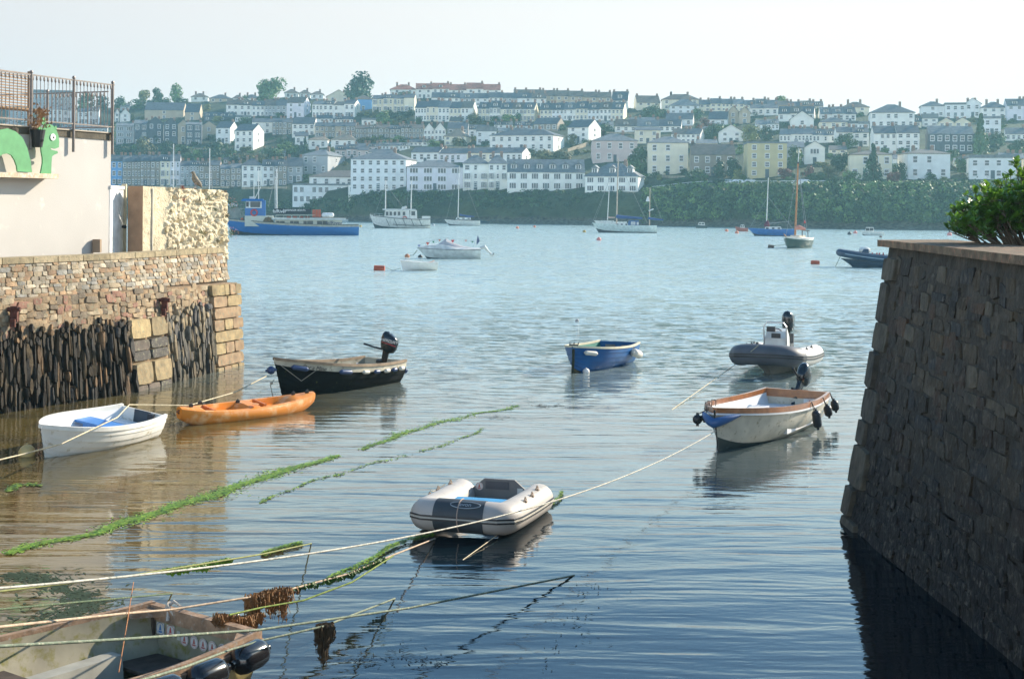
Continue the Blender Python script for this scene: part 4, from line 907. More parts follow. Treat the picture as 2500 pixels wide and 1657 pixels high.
    # iron fittings and chain
    for (x, y) in ((37, 770), (404, 740)):
        c = min((f(L * i / 300, v / 30, .12) for i in range(300) for v in range(10, 31)), key=lambda p: abs(1250 + uv(0, 0)[0] * 0 + p.x / p.y * F - x) + abs((H - p.z) * F / p.y + HY + (x - CX) * .007 - y))
        t = MB(); t.box(-.07, -.05, -.16, .07, .05, .16); t.tube([(-.13, -.02, .1), (.13, -.02, .1)], .045, 8); t.box(-.05, -.12, -.26, .05, -.05, -.1)
        tag(t.build('mooring_bracket', M('rust', (.11, .035, .022), .9, var=.4, scale=12, bump=.01), loc=c), 'rusty iron mooring bracket on the quay wall, ' + ('the left one' if x < 100 else 'the one above the hanging chain'), 'bracket', 'mooring brackets on the left quay')
        if x > 100:
            t = MB()
            for i in range(14):
                z = -i * .06
                for s_ in (1,): t.tube([(math.cos(a_) * .022 * (1 if i % 2 else .3), -.03 + math.sin(a_) * 0 + (.02 * math.cos(a_) if i % 2 == 0 else 0), z + math.sin(a_) * .04) for a_ in [k * math.pi / 4 for k in range(9)]], .009, 4, cap=False)
            tag(t.build('mooring_chain', M('rust2', (.16, .07, .04), .9, var=.4, scale=12), loc=c + Vector((.05, -.02, -.22))), 'rusty chain hanging from the right mooring bracket', 'chain')
    return f, g
lf, lg = left_quay()
# ---- rough rendered wall with a white gate, behind the parapet
def rough_wall():
    A = P(345, 500, 36.0); B = P(556, 500, 39.2); A.z = B.z = 2.7; o = thing('rough_wall', 'tall crumbling cream rubble wall with plants at the quay end', 'wall', (0, 0, 0))
    Bm = B + Vector((0, 0, 0)); top = [Vector((A.x, A.y, 4.66)), Vector((B.x - .02, B.y, 4.60))]
    f, L = surf([A, B], top); n = 190; m = 84; rg = random.Random(8)
    from mathutils import noise as N
    mb = MB(); rows = []
    for j in range(m + 1):
        r = []
        for i in range(n + 1):
            u = L * i / n; v = j / m; a = 0.0
            k = min(1, max(0, (u - .9 - .35 * N.noise(Vector((0, v * 3, 1)))) / .12))
            z_ = v * 1.95; ww = N.noise(Vector((u * 2.2, z_ * 2.2, 7))) * .5; ds = N.voronoi(Vector((u * 4.2 + ww, z_ * 6.0 + ww, 2)))[0]; a = (min(.055, (ds[1] - ds[0]) * .16) + N.noise(Vector((u * 14, z_ * 14, 0))) * .022 + N.noise(Vector((u * 31, z_ * 31, 0))) * .010 - max(0, N.noise(Vector((u * 3.5, z_ * 3.5, 9))) - .22) * .22) * k + N.noise(Vector((u * 2, v * 3, 3))) * .015
            vv = v
            if j > m - 3 and u > L - .25: vv = v - (u - L + .25) * .25
            r.append(f(u, vv, a))
        rows.append(r)
    mb.loft(rows, closed=False); mb.build('rubble_face', M('rough_lime_rubble', (0.72, 0.61, 0.42), .95, var=.25, scale=4, bump=.03, bscale=26, c2=(.30, .24, .12), c2amt=.15), o, smooth=True, ang=60)
    mb = MB(); C = P(312, 500, 36.2); C.z = 2.7
    D_ = (A - C).normalized() * .05; mb.poly([C, A + D_, top[0] + D_, Vector((C.x, C.y, 4.66))]); mb.build('end_plaster', M('brown_plaster', (.34, .22, .14), .95, var=.2, bump=.01), o)
    mb = MB(); mb.poly([top[0], top[1], top[1] + Vector((-.8, .4, 0)), Vector((C.x, C.y + .3, 4.66))]); mb.poly([Vector((B.x, B.y, 2.7)), Vector((B.x, B.y, 1)), Vector((B.x - .9, B.y + .6, 1)), Vector((B.x - .9, B.y + .6, 4.58)), Vector((B.x - .02, B.y, 4.6))])
    mb.box(A.x - .1, A.y + .35, 2, A.x + .2, A.y + .6, 4.6); mb.build('wall_top', M('cement_cap', (.5, .46, .38), .95, bump=.01), o)
    # stones of the corner below, showing through
    mb = MB(); v = -.05
    g, Lg = surf([Vector((B.x - .55, B.y - 1.15, 2.2)), Vector((B.x + .0, B.y, 2.2))], [Vector((B.x - .55, B.y - 1.15, 3.1)), Vector((B.x, B.y, 3.1))])
    for i in range(16):
        for j in range(1): stone(mb, f, 1.9, .9 + rg.random() * (L - 1.0), rg.uniform(.05, 1.8), rg.uniform(.08, .3), rg.uniform(.06, .16), rg.uniform(.04, .09), pick(rg, [(.62, .52, .35), (.5, .42, .26), (.68, .6, .45)], .2), rg, 5, .25)
    mb.build('embedded_stones', STM, o, smooth=True, ang=50)
    # gate and post
    c = P(268, 500, 35.2); d = P(302, 500, 36.8); k = thing('garden_gate', 'tall white boarded gate between the white building and the rough wall', 'gate', (c.x, c.y, 2.8), math.atan2(d.y - c.y, d.x - c.x)); Lg = math.hypot(d.x - c.x, d.y - c.y)
    mb = MB(); n = 9
    for i in range(n): mb.box(Lg * i / n + .006, 0, 0, Lg * (i + 1) / n - .006, .04, 1.85)
    mb.box(0, -.03, 1.78, Lg, -.002, 1.86); mb.build('gate_boards', M('white_gate_paint', (.8, .8, .78), .6), k)
    mb = MB(); mb.tube([(Lg * .82, -.02, .82), (Lg * .82, -.08, .82)], .035, 8); mb.ball((Lg * .82, -.1, .82), .045, 8); mb.build('handle', M('black_iron', (.02, .02, .02), .5), k)
    mb = MB(); mb.box(Lg, -.06, -.2, Lg + .1, .06, 1.92); mb.build('gate_post', M('cream_post', (.62, .55, .38), .7), k)
    return f, L
rf_, rL = rough_wall()
def tuft(x, y, Y, s, label, col, flower=None, name='wall_plant'):
    rg = random.Random(int(x * 7 + y)); c = P(x, y, Y); mb = MB()
    for i in range(110):
        d = Vector((rg.gauss(.5, .8), rg.gauss(-.6, .6), rg.gauss(.2, .7))).normalized(); p = d * s * rg.uniform(.2, 1); a = d.cross(Vector((rg.uniform(-1, 1), rg.uniform(-1, 1), 1))).normalized() * s * .09
        mb.poly([p * .75 - a, p * .9 + a * .2 - d * .02, p + d * s * .18, p * .85 + a])
    o = thing(name, label, 'plant', c, 0, 'plants growing out of the rough wall'); mb.build('leaves', col, o, recalc=False)
    if flower:
        mb = MB()
        for i in range(34):
            d = Vector((rg.gauss(.7, .7), rg.gauss(-.4, .6), rg.gauss(.3, .7))).normalized(); mb.ball(d * s * rg.uniform(1.0, 1.35), s * .05, 6)
        mb.build('flowers', flower, o)
GL = M('succulent_green', (.10, .15, .05), .7, var=.4, scale=20); FL = M('pink_flowers', (.55, .26, .24), .7); RL = M('red_leaves', (.42, .09, .03), .7)
tuft(560, 500, 39.0, .17, 'flowering tuft near the top of the wall corner, over the water', GL, FL)
tuft(562, 570, 39.0, .17, 'lower flowering tuft on the wall corner, over the water', GL, FL)
tuft(552, 528, 38.95, .13, 'small tuft between the two flowering ones on the wall corner', M('brown_green', (.16, .14, .06), .8))
tuft(508, 482, 38.15, .15, 'round green tuft high on the rough wall', GL); tuft(491, 570, 37.9, .15, 'green tuft low in the middle of the rough wall', GL)
tuft(445, 458, 37.3, .09, 'orange-red plant on top of the rough wall', RL); tuft(448, 488, 37.2, .08, 'small orange plant just below the wall top', RL)
tuft(530, 590, 38.5, .11, 'reddish tuft at the foot of the rough wall', M('brown_green', (.16, .14, .06), .8)); tuft(524, 512, 38.4, .08, 'small dark tuft in the middle of the rough wall', GL)
# ---- the perched bird
def gull():
    c = P(477, 457, 38.1); c.z = 4.64; o = thing('gull', 'speckled brown young gull standing on the rough wall', 'gull', c, R(215)); o.scale = (.95, .95, .95); b = MB()
    pts = [(-.20, 0, .02), (-.15, 0, .07), (-.08, 0, .14), (-.01, 0, .22), (.03, 0, .29), (.045, 0, .35), (.05, 0, .40), (.07, 0, .435), (.10, 0, .44), (.13, 0, .43)]
    b.tube(pts, [.012, .03, .065, .09, .085, .055, .042, .046, .034, .01], 12); b.build('body', M('gull_plumage', (.24, .20, .14), .8, var=.5, scale=30), o, smooth=True, ang=80)
    for s_ in (-1, 1):
        m_ = MB(); m_.tube([(.0, s_ * .035, 0), (-.005, s_ * .035, .09), (.01, s_ * .04, .18)], [.008, .007, .02], 6); m_.tube([(0, s_ * .035, .005), (.05, s_ * .05, .005)], .009, 5); m_.build('leg', M('gull_leg', (.5, .36, .3), .6), o)
        m_ = MB(); m_.ball((-.06, s_ * .07, .18), .12, 10, (1.3, .22, .45), Matrix.Rotation(R(-50), 3, 'Y')); m_.build('wing', M('gull_wing', (.30, .26, .20), .8, var=.4, scale=24), o, smooth=True, ang=80)
    m_ = MB(); m_.tube([(.12, 0, .43), (.16, 0, .425), (.18, 0, .41)], [.013, .01, .003], 6); m_.build('beak', M('beak', (.08, .06, .05), .5), o)
    m_ = MB(); [m_.ball((.10, s_ * .033, .445), .006, 6) for s_ in (-1, 1)]; m_.build('eye', M('eye_black', (.01, .01, .01), .2), o)
gull()
# ---- white building with roof terrace
TH = R(23); Cc = P(270, 500, 35.25); Cc.z = 0
WD = Vector((-math.sin(TH), -math.cos(TH), 0)); WN = Vector((math.cos(TH), -math.sin(TH), 0))
def wp(x, y, off=0.0):                # photo x,y on the wall plane pushed out by off -> (along, height)
    u, v = uv(x, y); d = Vector((u / F, 1, -v / F)); o0 = Vector((0, 0, H)); q = Cc + WN * off
    t = (q - o0).dot(WN) / d.dot(WN); p = o0 + d * t; return (p - q).dot(WD), p.z
def wv(a, z, off=0.0): p = Cc + WD * a + WN * off; return Vector((p.x, p.y, z))
ZR = 5.78
def white_building():
    o = thing('white_building', 'smooth white rendered building with a roof terrace at the left edge', 'building', (0, 0, 0))
    mb = MB(); Lb = 26; Wb = 9
    pts = [wv(0, 1.0), wv(Lb, 1.0), wv(Lb, 1.0, -Wb), wv(0, 1.0, -Wb)]; mb.prism(pts, (0, 0, ZR - 1.0)); mb.build('wall', M('white_render', (.53, .50, .46), .8, var=.05, scale=.8, bump=.003, bscale=40, c2=(.70, .66, .57), c2amt=.1), o)
    mb = MB(); pts = [wv(-.02, ZR, .03), wv(Lb, ZR, .03), wv(Lb, ZR, -Wb), wv(-.02, ZR, -Wb)]; mb.prism(pts, (0, 0, .16)); mb.build('roof_slab', M('dark_slab', (.10, .085, .06), .9, var=.3, scale=4, bump=.01), o)
    mb = MB(); pts = [wv(-.04, ZR + .16, .06), wv(Lb, ZR + .16, .06), wv(Lb, ZR + .16, -Wb), wv(-.04, ZR + .16, -Wb)]; mb.prism(pts, (0, 0, .03)); mb.build('roof_edge', M('slab_edge', (.45, .38, .30), .8), o)
    b = MB(); q = wv(*wp(237, 612, .12)[:1], 2.9, .12); b.box(-.09, -.07, 0, .09, .07, .32); tag(b.build('wooden_stump', M('stump', (.30, .22, .15), .9), loc=(q.x, q.y, 3.02)), 'short wooden stump standing on the coping by the white wall', 'stump')
white_building()
METAL = M('galvanised_railing', (.19, .165, .15), .5, var=.2, scale=10, metal=.3)
def railing(name, label, pf, L, posts, zb, zt, drop=.55):
    o = thing(name, label, 'railing', (0, 0, 0)); dx = L / max(1, round(L / .125)); n = round(L / dx)
    for zz, r in ((zt, .02), (zb + .12, .018)):
        mb = MB(); mb.bar(pf(0, zz), pf(L, zz), .035, .03); mb.build('rail', METAL, o)
    for a in posts:
        mb = MB(); mb.tube([pf(a, zb - drop), pf(a, zt + .03)], .035, 8); mb.ball(pf(a, zt + .06), .045, 8); mb.build('post', METAL, o)
    mb0 = None
    for i in range(1, n):
        a = i * dx
        if any(abs(a - q) < .05 for q in posts): continue
        mb = MB(); p0 = pf(a, zb + .12); p1 = pf(a, zt); mb.tube([p0, p1], .0085, 5); mb.tube([p1 - Vector((0, 0, .12)), p1 - Vector((0, 0, .09)), p1 - Vector((0, 0, .04)), p1], [.012, .026, .022, .012], 6)
        mb.build('baluster', METAL, o)
    return o
ps = [wp(x, 250, .09)[0] for x in (275, 180, 76)]; ps += [ps[2] + (ps[2] - ps[1])]
railing('terrace_railing', 'grey metal railing along the front of the roof terrace', lambda a, z: wv(a, z, .09), ps[3], ps, ZR + .2, ZR + 1.36)
railing('side_railing', 'rear railing across the end of the roof terrace', lambda a, z: wv(.05, z, -.05 - a), 6.0, [1.9, 3.9, 5.9], ZR + .2, ZR + 1.2, .1)
railing('back_railing', 'far side railing at the back of the roof terrace', lambda a, z: wv(.1 + a, z, -6.1), 7.0, [1.6, 3.6, 5.6], ZR + .2, ZR + 1.2, .1)
def terrace_things():
    a0, _ = wp(70, 250, -.9); o = thing('slatted_bench', 'tall slatted wooden bench back behind the railing at the left edge', 'bench', (0, 0, 0)); wood = M('bench_wood', (.32, .20, .11), .8, var=.3, scale=8)
    mb = MB(); z = ZR + .72
    while z < ZR + 1.52: mb.bar(wv(a0, z, -.9), wv(a0 + 1.9, z, -.9), .02, .03); z += .065
    mb.build('backrest', wood, o)
    for a in (0, 1.9): m_ = MB(); m_.bar(wv(a0 + a, ZR + .16, -.9), wv(a0 + a, ZR + 1.56, -.9), .05, .05, (0, 1, 0)); m_.build('leg', wood, o)
    m_ = MB(); m_.bar(wv(a0, ZR + .62, -.65), wv(a0 + 1.9, ZR + .62, -.65), .5, .04); m_.build('seat', wood, o)
    a, z = wp(92, 330, .2); c = wv(a, z, .2); o = thing('hanging_planter', 'black planter with withered brown stems hung on the railing', 'planter', c)
    m_ = MB(); m_.tube([(0, 0, -.28), (0, 0, .1), (0, 0, .12)], [.11, .17, .18], 14); m_.build('pot', M('black_pot', (.015, .015, .015), .5), o)
    rg = random.Random(2); m_ = MB()
    for i in range(26):
        x, y = rg.uniform(-.12, .12), rg.uniform(-.1, .1); h = rg.uniform(.2, .65); m_.tube([(x, y, .1), (x * 1.6, y * 1.5, .1 + h * .6), (x * 2.2 + rg.uniform(-.12, .12), y * 2, .1 + h)], [.008, .006, .003], 4)
        for k in range(3):
            q = Vector((x * 1.8 + rg.uniform(-.08, .08), y * 1.8, .1 + h * rg.uniform(.4, 1))); e = rg.uniform(.02, .045); m_.poly([q + Vector((-e, 0, -e)), q + Vector((e, e, -e * .3)), q + Vector((e * .6, -e, e))])
    m_.build('withered_stems', M('dry_stems', (.36, .20, .10), .9, var=.4, scale=30), o)
terrace_things()
def serpent():
    # cut-out boards stand on a ledge in front of the wall
    OFF = .30; g = M('green_board_paint', (.10, .33, .13), .55, var=.12, scale=5, spec=.4); K = lambda cx, cy, off=OFF: wv(*wp(cx / 5.228, 170 + cy / 5.228, off), off)
    n3 = -WN * .035
    o = thing('sea_monster_board', 'green painted wooden sea monster cut-out on a ledge of the white building', 'sign', (0, 0, 0))
    head = [(520, 1325), (545, 1200), (545, 1130), (530, 1050), (522, 960), (520, 860), (535, 790), (560, 740), (600, 700), (640, 697), (685, 722), (722, 775), (748, 845), (757, 920), (752, 992), (705, 1012), (640, 998), (660, 1025), (735, 1042), (740, 1068), (690, 1090), (665, 1110), (658, 1200), (655, 1335)]
    mb = MB(); mb.prism([K(*p) for p in head], n3); mb.build('head', g, o)
    body = [(410, 1312), (395, 1180), (350, 1000), (290, 870), (200, 790), (100, 752), (0, 770), (-130, 830), (-230, 960), (-270, 1120), (-285, 1275), (-80, 1285), (-70, 1200), (-20, 1120), (40, 1080), (100, 1072), (150, 1095), (190, 1160), (215, 1230), (225, 1300)]
    mb = MB(); mb.prism([K(*p) for p in body], n3); mb.build('body_hump', g, o)
    def ell(cx, cy, rx, ry, off, ext, m, nm):
        mb = MB(); mb.prism([K(cx + rx * math.cos(a), cy + ry * math.sin(a), off) for a in [i * math.pi / 10 for i in range(20)]], -WN * ext); return mb.build(nm, m, o)
    ell(560, 660, 28, 50, OFF, .035, g, 'ear'); ell(516, 768, 26, 40, OFF, .035, g, 'ear'); ell(712, 745, 14, 26, OFF, .034, g, 'ear')
    e = ell(679, 863, 32, 44, OFF + .02, .018, M('eye_white', (.8, .8, .76), .5), 'eye'); p = ell(686, 868, 10, 14, OFF + .025, .004, M('eye_dot', (.02, .02, .02), .4), 'pupil')
    mb = MB(); mb.tube([K(470, 905, .1), K(545, 905, OFF + .05)], .03, 8); mb.build('peg', M('black_peg', (.02, .02, .02), .4), o)
    l = thing('ledge', 'cream wooden ledge under the green sea monster', 'ledge', (0, 0, 0)); mb = MB(); a0, z0 = wp(140, 431, .36)
    mb.prism([wv(a0, z0 - .055, .40), wv(a0 + 9, z0 - .055, .40), wv(a0 + 9, z0 - .055, 0), wv(a0, z0 - .055, 0)], (0, 0, .11)); mb.build('plank', M('peeling_cream', (.62, .48, .32), .85, var=.2, scale=8, c2=(.7, .66, .6), c2amt=.5), l)
serpent()
# ---- right harbour wall
def right_wall():
    b1 = G(2030, 1274); b2 = G(2500, 1652); t1 = P(2172, 592, 19.5); t2 = P(2500, 630, 13.4); z = 3.72
    db = (b2 - b1) / (b1.y - b2.y); dt = (t2 - t1) / (t1.y - t2.y); b3 = b2 + db * 13; t3 = t2 + Vector((dt.x, dt.y, 0)) * 13.4
    base = [Vector((p.x, p.y, -.8)) for p in (b1, b2, b3)]; base[0] += (b1 - Vector((t1.x, t1.y, 0))).normalized() * .12; top = [Vector((p.x, p.y, z)) for p in (t1, t2, t3)]; hg = z + .8
    f, L = surf(base, top, .75)
    o = thing('harbour_wall', 'tall dark battered masonry wall in shade on the right', 'wall', (0, 0, 0)); FL_ = 1
    probe = f(1, .5, 1) - f(1, .5, 0); fl = 1 if probe.x < 0 else -1
    mb = MB()
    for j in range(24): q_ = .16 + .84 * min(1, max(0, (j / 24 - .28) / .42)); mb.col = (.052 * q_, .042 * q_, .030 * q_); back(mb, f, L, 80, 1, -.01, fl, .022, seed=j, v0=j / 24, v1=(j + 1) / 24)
    mb.col = (.06, .05, .038)
    mb.box(t1.x + .3, -1, -.8, 14, 19.2, z - .02)
    # far end face
    rows = [[f(0, v / 12, 0) + Vector((x, .0 + x * .02, 0)) for x in (0, 1, 4, 9)] for v in range(13)]; mb.loft(rows, closed=False)
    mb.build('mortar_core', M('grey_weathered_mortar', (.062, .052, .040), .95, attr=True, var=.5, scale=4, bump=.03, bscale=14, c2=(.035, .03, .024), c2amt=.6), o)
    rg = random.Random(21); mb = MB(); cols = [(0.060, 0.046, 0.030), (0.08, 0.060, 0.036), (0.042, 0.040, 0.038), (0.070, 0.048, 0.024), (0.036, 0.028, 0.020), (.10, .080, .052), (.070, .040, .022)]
    v = 0.0
    while v < hg - .26:
        h = rg.uniform(.13, .27); u = rg.uniform(.45, .8)
        while u < L:
            w = rg.uniform(.18, .62); hh = h * rg.uniform(.82, 1.0)
            c = pick(rg, cols, .35)
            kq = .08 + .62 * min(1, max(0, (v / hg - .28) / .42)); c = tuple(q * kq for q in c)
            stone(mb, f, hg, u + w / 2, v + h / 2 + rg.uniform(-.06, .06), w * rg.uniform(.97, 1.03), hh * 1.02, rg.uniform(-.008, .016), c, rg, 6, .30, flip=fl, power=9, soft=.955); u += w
        v += h * .95
    v = 0.0; r = 0
    while v < hg - .42:
        h = [.42, .5, .38, .55, .33][r % 5]; w = (.75 if r % 2 else .42); stone(mb, f, hg, w / 2 - .02, v + h / 2, w, h * .98, .04 + rg.uniform(-.02, .03), pick(rg, [(.075, .063, .042), (.06, .052, .038), (.085, .072, .05)], .12), rg, 6, .08, flip=fl, power=8, soft=.96); v += h; r += 1
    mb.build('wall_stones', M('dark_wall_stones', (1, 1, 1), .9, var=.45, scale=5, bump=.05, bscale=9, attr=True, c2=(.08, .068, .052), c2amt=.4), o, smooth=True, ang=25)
    # coping
    mb = MB(); sec = []; n = 26
    for i in range(n + 1):
        u = L * i / n; a = f(u, 1, fl * .07); c = f(u, 1, fl * -.9); j = rg.uniform(-.012, .012); e = -.06 if i == 0 else 0
        sec.append([Vector((a.x + j, a.y - e, z - .03)), Vector((a.x + j, a.y - e, z + .06)), Vector((c.x, c.y - e, z + .07)), Vector((c.x, c.y - e, z - .03))])
    sec[0] = [p + Vector((-.05, .1, 0)) for p in sec[0]]
    mb.loft(sec, cap0=True, cap1=True); mb.build('coping', M('mossy_coping', (.16, .115, .07), .95, var=.45, scale=5, bump=.03, bscale=25, c2=(.30, .15, .09), c2amt=.4), o)
    mb = MB(); mb.box(t2.x + .85, -1, z - .03, 16, 19.3, z + .035); tag(mb.build('soil', M('soil', (.16, .10, .065), .95, var=.4, scale=6, bump=.02)), 'brown earth bed behind the right wall coping', 'soil', kind='structure')
    return z
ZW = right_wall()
def shrub():
    rg = random.Random(4); cx, cy = 6.9, 17.6; z0 = ZW + .03; o = thing('shrub', 'glossy green broad-leaved shrub growing on top of the right wall', 'shrub', (cx, cy, z0)); st = MB(); lf = MB(); n = 0
    for i in range(215):
        bx = rg.uniform(-1.25, 1.9); by = rg.uniform(-.6, .7)
        top = .92 if bx > -.35 else .92 - (-.35 - bx) * .62
        h = top * rg.uniform(.28, 1.12); sx = rg.gauss(0, .10) - (.10 if bx < -.7 else 0); sy = rg.gauss(0, .12)
        if i < 8: bx = -1.05 + i * .12; h = [.42, .62, .5, .75, .6, .85, 1.0, 1.08][i]
        p0 = Vector((bx * .93 + .10, by * .8, 0)); p1 = Vector((bx + sx * .4, by + sy * .4, h * .55)); p2 = Vector((bx + sx, by + sy, h))
        st.tube([p0, p1, p2], [.014, .009, .004], 5, cap=False)
        def leaf(p, d, s):
            d = d.normalized(); a = d.cross(Vector((0, 0, 1)));
            if a.length < .05: a = Vector((1, 0, 0))
            a.normalize(); up = a.cross(d).normalized(); k = len(lf.v); w = s * .27
            for q in (p, p + d * s * .35 + a * w + up * .006, p + d * s * .35 - a * w + up * .006, p + d * s * .4 - up * .004, p + d * s * .72 + a * w * .9, p + d * s * .72 - a * w * .9, p + d * s + up * -.006): lf.v.append(tuple(q))
            for q in ((k, k + 3, k + 1), (k, k + 2, k + 3), (k + 1, k + 3, k + 6, k + 4), (k + 3, k + 2, k + 5, k + 6)): lf.face(q)
        for tw in range(9):
            t = rg.uniform(.25, 1.0) if tw else 1.0; q = p1.lerp(p2, (t - .4) / .6) if t > .4 else p0.lerp(p1, t / .4); dd = Vector((rg.gauss(0, 1), rg.gauss(0, 1), rg.uniform(.1, 1.1))).normalized() if tw else Vector((sx, sy, 1))
            ln = rg.uniform(.10, .24) if tw else .08; e = q + dd.normalized() * ln; st.tube([q, e], [.005, .003], 4, cap=False)
            for k in range(rg.randint(8, 12)):
                s = rg.uniform(.055, .11); pp = q.lerp(e, rg.uniform(.3, 1)); a = rg.uniform(0, 6.28); leaf(pp, dd.normalized() * rg.uniform(.3, 1.2) + Vector((math.cos(a), math.sin(a), rg.uniform(-.2, .7))), s)
    st.build('branches', M('shrub_bark', (.10, .075, .05), .8), o)
    m = M('shrub_leaf', (.075, .17, .025), .28, var=.45, scale=6, c2=(.17, .26, .04), c2amt=.4, spec=.6)
    t = m.node_tree; b = t.nodes['Principled BSDF']; b.inputs['Transmission Weight'].default_value = 0.0
    tr = t.nodes.new('ShaderNodeBsdfTranslucent'); mx = t.nodes.new('ShaderNodeMixShader'); mx.inputs[0].default_value = .35; tr.inputs[0].default_value = (.16, .32, .03, 1)
    out = t.nodes['Material Output']; t.links.new(b.outputs[0], mx.inputs[1]); t.links.new(tr.outputs[0], mx.inputs[2]); t.links.new(mx.outputs[0], out.inputs[0])
    lf.build('leaves', m, o, recalc=False)
shrub()
# ------------------------------------------------------------------ boats: shared builders
def hullf(L, B, tf, g0, g1, k0, rake=.25, full=2.4, mid=.42, k1=None, vee=0.0, sheerp=2.0):
    """x forward from the stern, y to port, z up from the water"""
    def half(t):
        if t <= mid: return B / 2 * (tf + (1 - tf) * math.sin(math.pi / 2 * t / mid))
        return B / 2 * max(0.0, 1 - ((t - mid) / (1 - mid)) ** full)
    def gun(t): return g0 + (g1 - g0) * t ** sheerp + (g0 * .06) * (1 - min(1, t / .3)) ** 2
    def keel(t): return k0 + (0 if t < .8 else ((t - .8) / .2) ** 2 * (-k0 * .8 if k1 is None else k1 - k0))
    def sec(t, s, side=1, out=0.0):
        b = half(t); g = gun(t); k = keel(t); ph = s * math.pi / 2
        v = min(1, vee + t ** 3)
        y = b * ((math.sin(ph) ** .85) * (1 - v) + (s ** .9) * v); z = k + (g - k) * ((1 - math.cos(ph)) ** .9 * (1 - v) + s * v)
        x = L * t - rake * (t ** 7) * (1 - s)
        y = max(0, y + (out if b > .03 or out > 0 else out * b / .03)); 
        return Vector((x, side * y, z))
    return sec, half, gun, keel
def add_hull(o, fn, mats_out, bands, mat_in=None, strakes=6, lap=.012, th=.03, nt=24, floor=None, deck=None, name='hull', inner_name='inner_hull', transom_mat=None):
    sec, half, gun, keel = fn; mb = MB()
    ss = []
    if strakes:
        for k in range(strakes):
            a, b = k / strakes, (k + 1) / strakes; ss += [(a, lap), ((a + b) / 2, lap * .5), (b, 0.0)]
    else: ss = [(k / 10, 0.0) for k in range(11)]
    ts = [i / nt for i in range(nt + 1)]
    if nt: ts = sorted(set(ts + [.97, .985, .9925]))
    for side in (1, -1):
        for i in range(len(ts) - 1):
            for j in range(len(ss) - 1):
                mb.cur = next((m for s_, m in bands if (ss[j][0] + ss[j + 1][0]) / 2 <= s_), bands[-1][1])
                q = [sec(ts[i], ss[j][0], side, ss[j][1]), sec(ts[i + 1], ss[j][0], side, ss[j][1]), sec(ts[i + 1], ss[j + 1][0], side, ss[j + 1][1]), sec(ts[i], ss[j + 1][0], side, ss[j + 1][1])]
                mb.poly(q if side < 0 else q[::-1])
    import bmesh
    me = mb.mesh(name, mats_out, False, recalc=False); bm = bmesh.new(); bm.from_mesh(me); bmesh.ops.remove_doubles(bm, verts=bm.verts, dist=.0008); bmesh.ops.recalc_face_normals(bm, faces=bm.faces); bm.to_mesh(me); bm.free()
    me.polygons.foreach_set('use_smooth', [True] * len(me.polygons)); me.set_sharp_from_angle(angle=R(40))
    h = bpy.data.objects.new(name, me); COL.objects.link(h); h.parent = o
    tr = MB(); pts = [sec(0, s, 1, 0) for s, _ in ss[::2]] + [sec(0, 1, 1)] ; pts = pts + [Vector((p.x, -p.y, p.z)) for p in reversed(pts)]
    uq = []
    for p in pts:
        if not uq or (p - uq[-1]).length > .002: uq.append(p)
    if (uq[0] - uq[-1]).length < .002: uq.pop()
    tr.prism([p + Vector((-.004, 0, 0)) for p in uq], (th, 0, 0)); tr.build('transom', transom_mat or mats_out[bands[-1][1]], o)
    if mat_in:
        mb = MB()
        for side in (1, -1):
            rows = []
            for t in [.0 + (.985) * i / nt for i in range(nt + 1)]:
                r = []
                for k in range(9):
                    s = .12 + .88 * k / 8; p = sec(t, s, side, -th); p.z += th * (1 - s); p.x = max(p.x, th); r.append(p)
                rows.append(r)
            mb.loft(rows, closed=False)
        mb.build(inner_name, mat_in, o, smooth=True, ang=50)
    def halfat(t, z, inset=th):
        best = 0
        for k in range(41):
            p = sec(t, k / 40, 1, -inset)
            if p.z <= z: best = p.y
        return best
    if floor is not None:
        mb = MB(); L = sec(1, 1).x; a = []; b = []
        for i in range(19):
            t = .01 + .9 * i / 18; w = halfat(t, floor) + .01; a.append((L * t, w, floor)); b.append((L * t, -w, floor))
        mb.loft([a, b], closed=False); mb.build('floor', mat_in, o)
    return halfat
def add_rail(o, fn, mat, w=.05, h=.05, out=.01, name='gunwale', t1=.995, dz=0.0, inner=False):
    sec = fn[0]
    for side in (1, -1):
        mb = MB(); rows = []
        for i in range(31):
            t = t1 * i / 30; p = sec(t, 1, side, out); q = sec(t, 1, side, out - w)
            if abs(q.y) > abs(p.y) or q.y * side < 0: q.y = 0
            rows.append([(p.x, p.y, p.z + dz - h / 2), (p.x, p.y, p.z + dz + h / 2), (q.x, q.y, q.z + dz + h / 2), (q.x, q.y, q.z + dz - h / 2)])
        mb.loft(rows, cap0=True, cap1=True); mb.build(name, mat, o)
def thwart(o, fn, x, w, z, mat, halfat, name='thwart', th=.03, L=None, x1=None):
    L = L or fn[0](1, 1).x; mb = MB(); xa, xb = x - w / 2, x + w / 2; a = halfat(xa / L, z) + .0; b = halfat(xb / L, z)
    mb.loft([[(xa, -a, z), (xa, a, z), (xa, a, z + th), (xa, -a, z + th)], [(xb, -b, z), (xb, b, z), (xb, b, z + th), (xb, -b, z + th)]], cap0=True, cap1=True); return mb.build(name, mat, o)
def place2(name, label, cat, bow, zb, stern, zs, group=None):
    b = G(*bow, zb); s = G(*stern, zs); d = Vector((b.x - s.x, b.y - s.y, 0)); o = thing(name, label, cat, (s.x, s.y, 0), math.atan2(d.y, d.x), group); return o, d.length
BLK = M('engine_black', (.012, .013, .016), .22, var=.1, coat=.5); BLKR = M('black_rubber', (.018, .018, .02), .45, var=.2); STEEL = M('marine_steel', (.5, .5, .5), .3, metal=.9, var=.05)
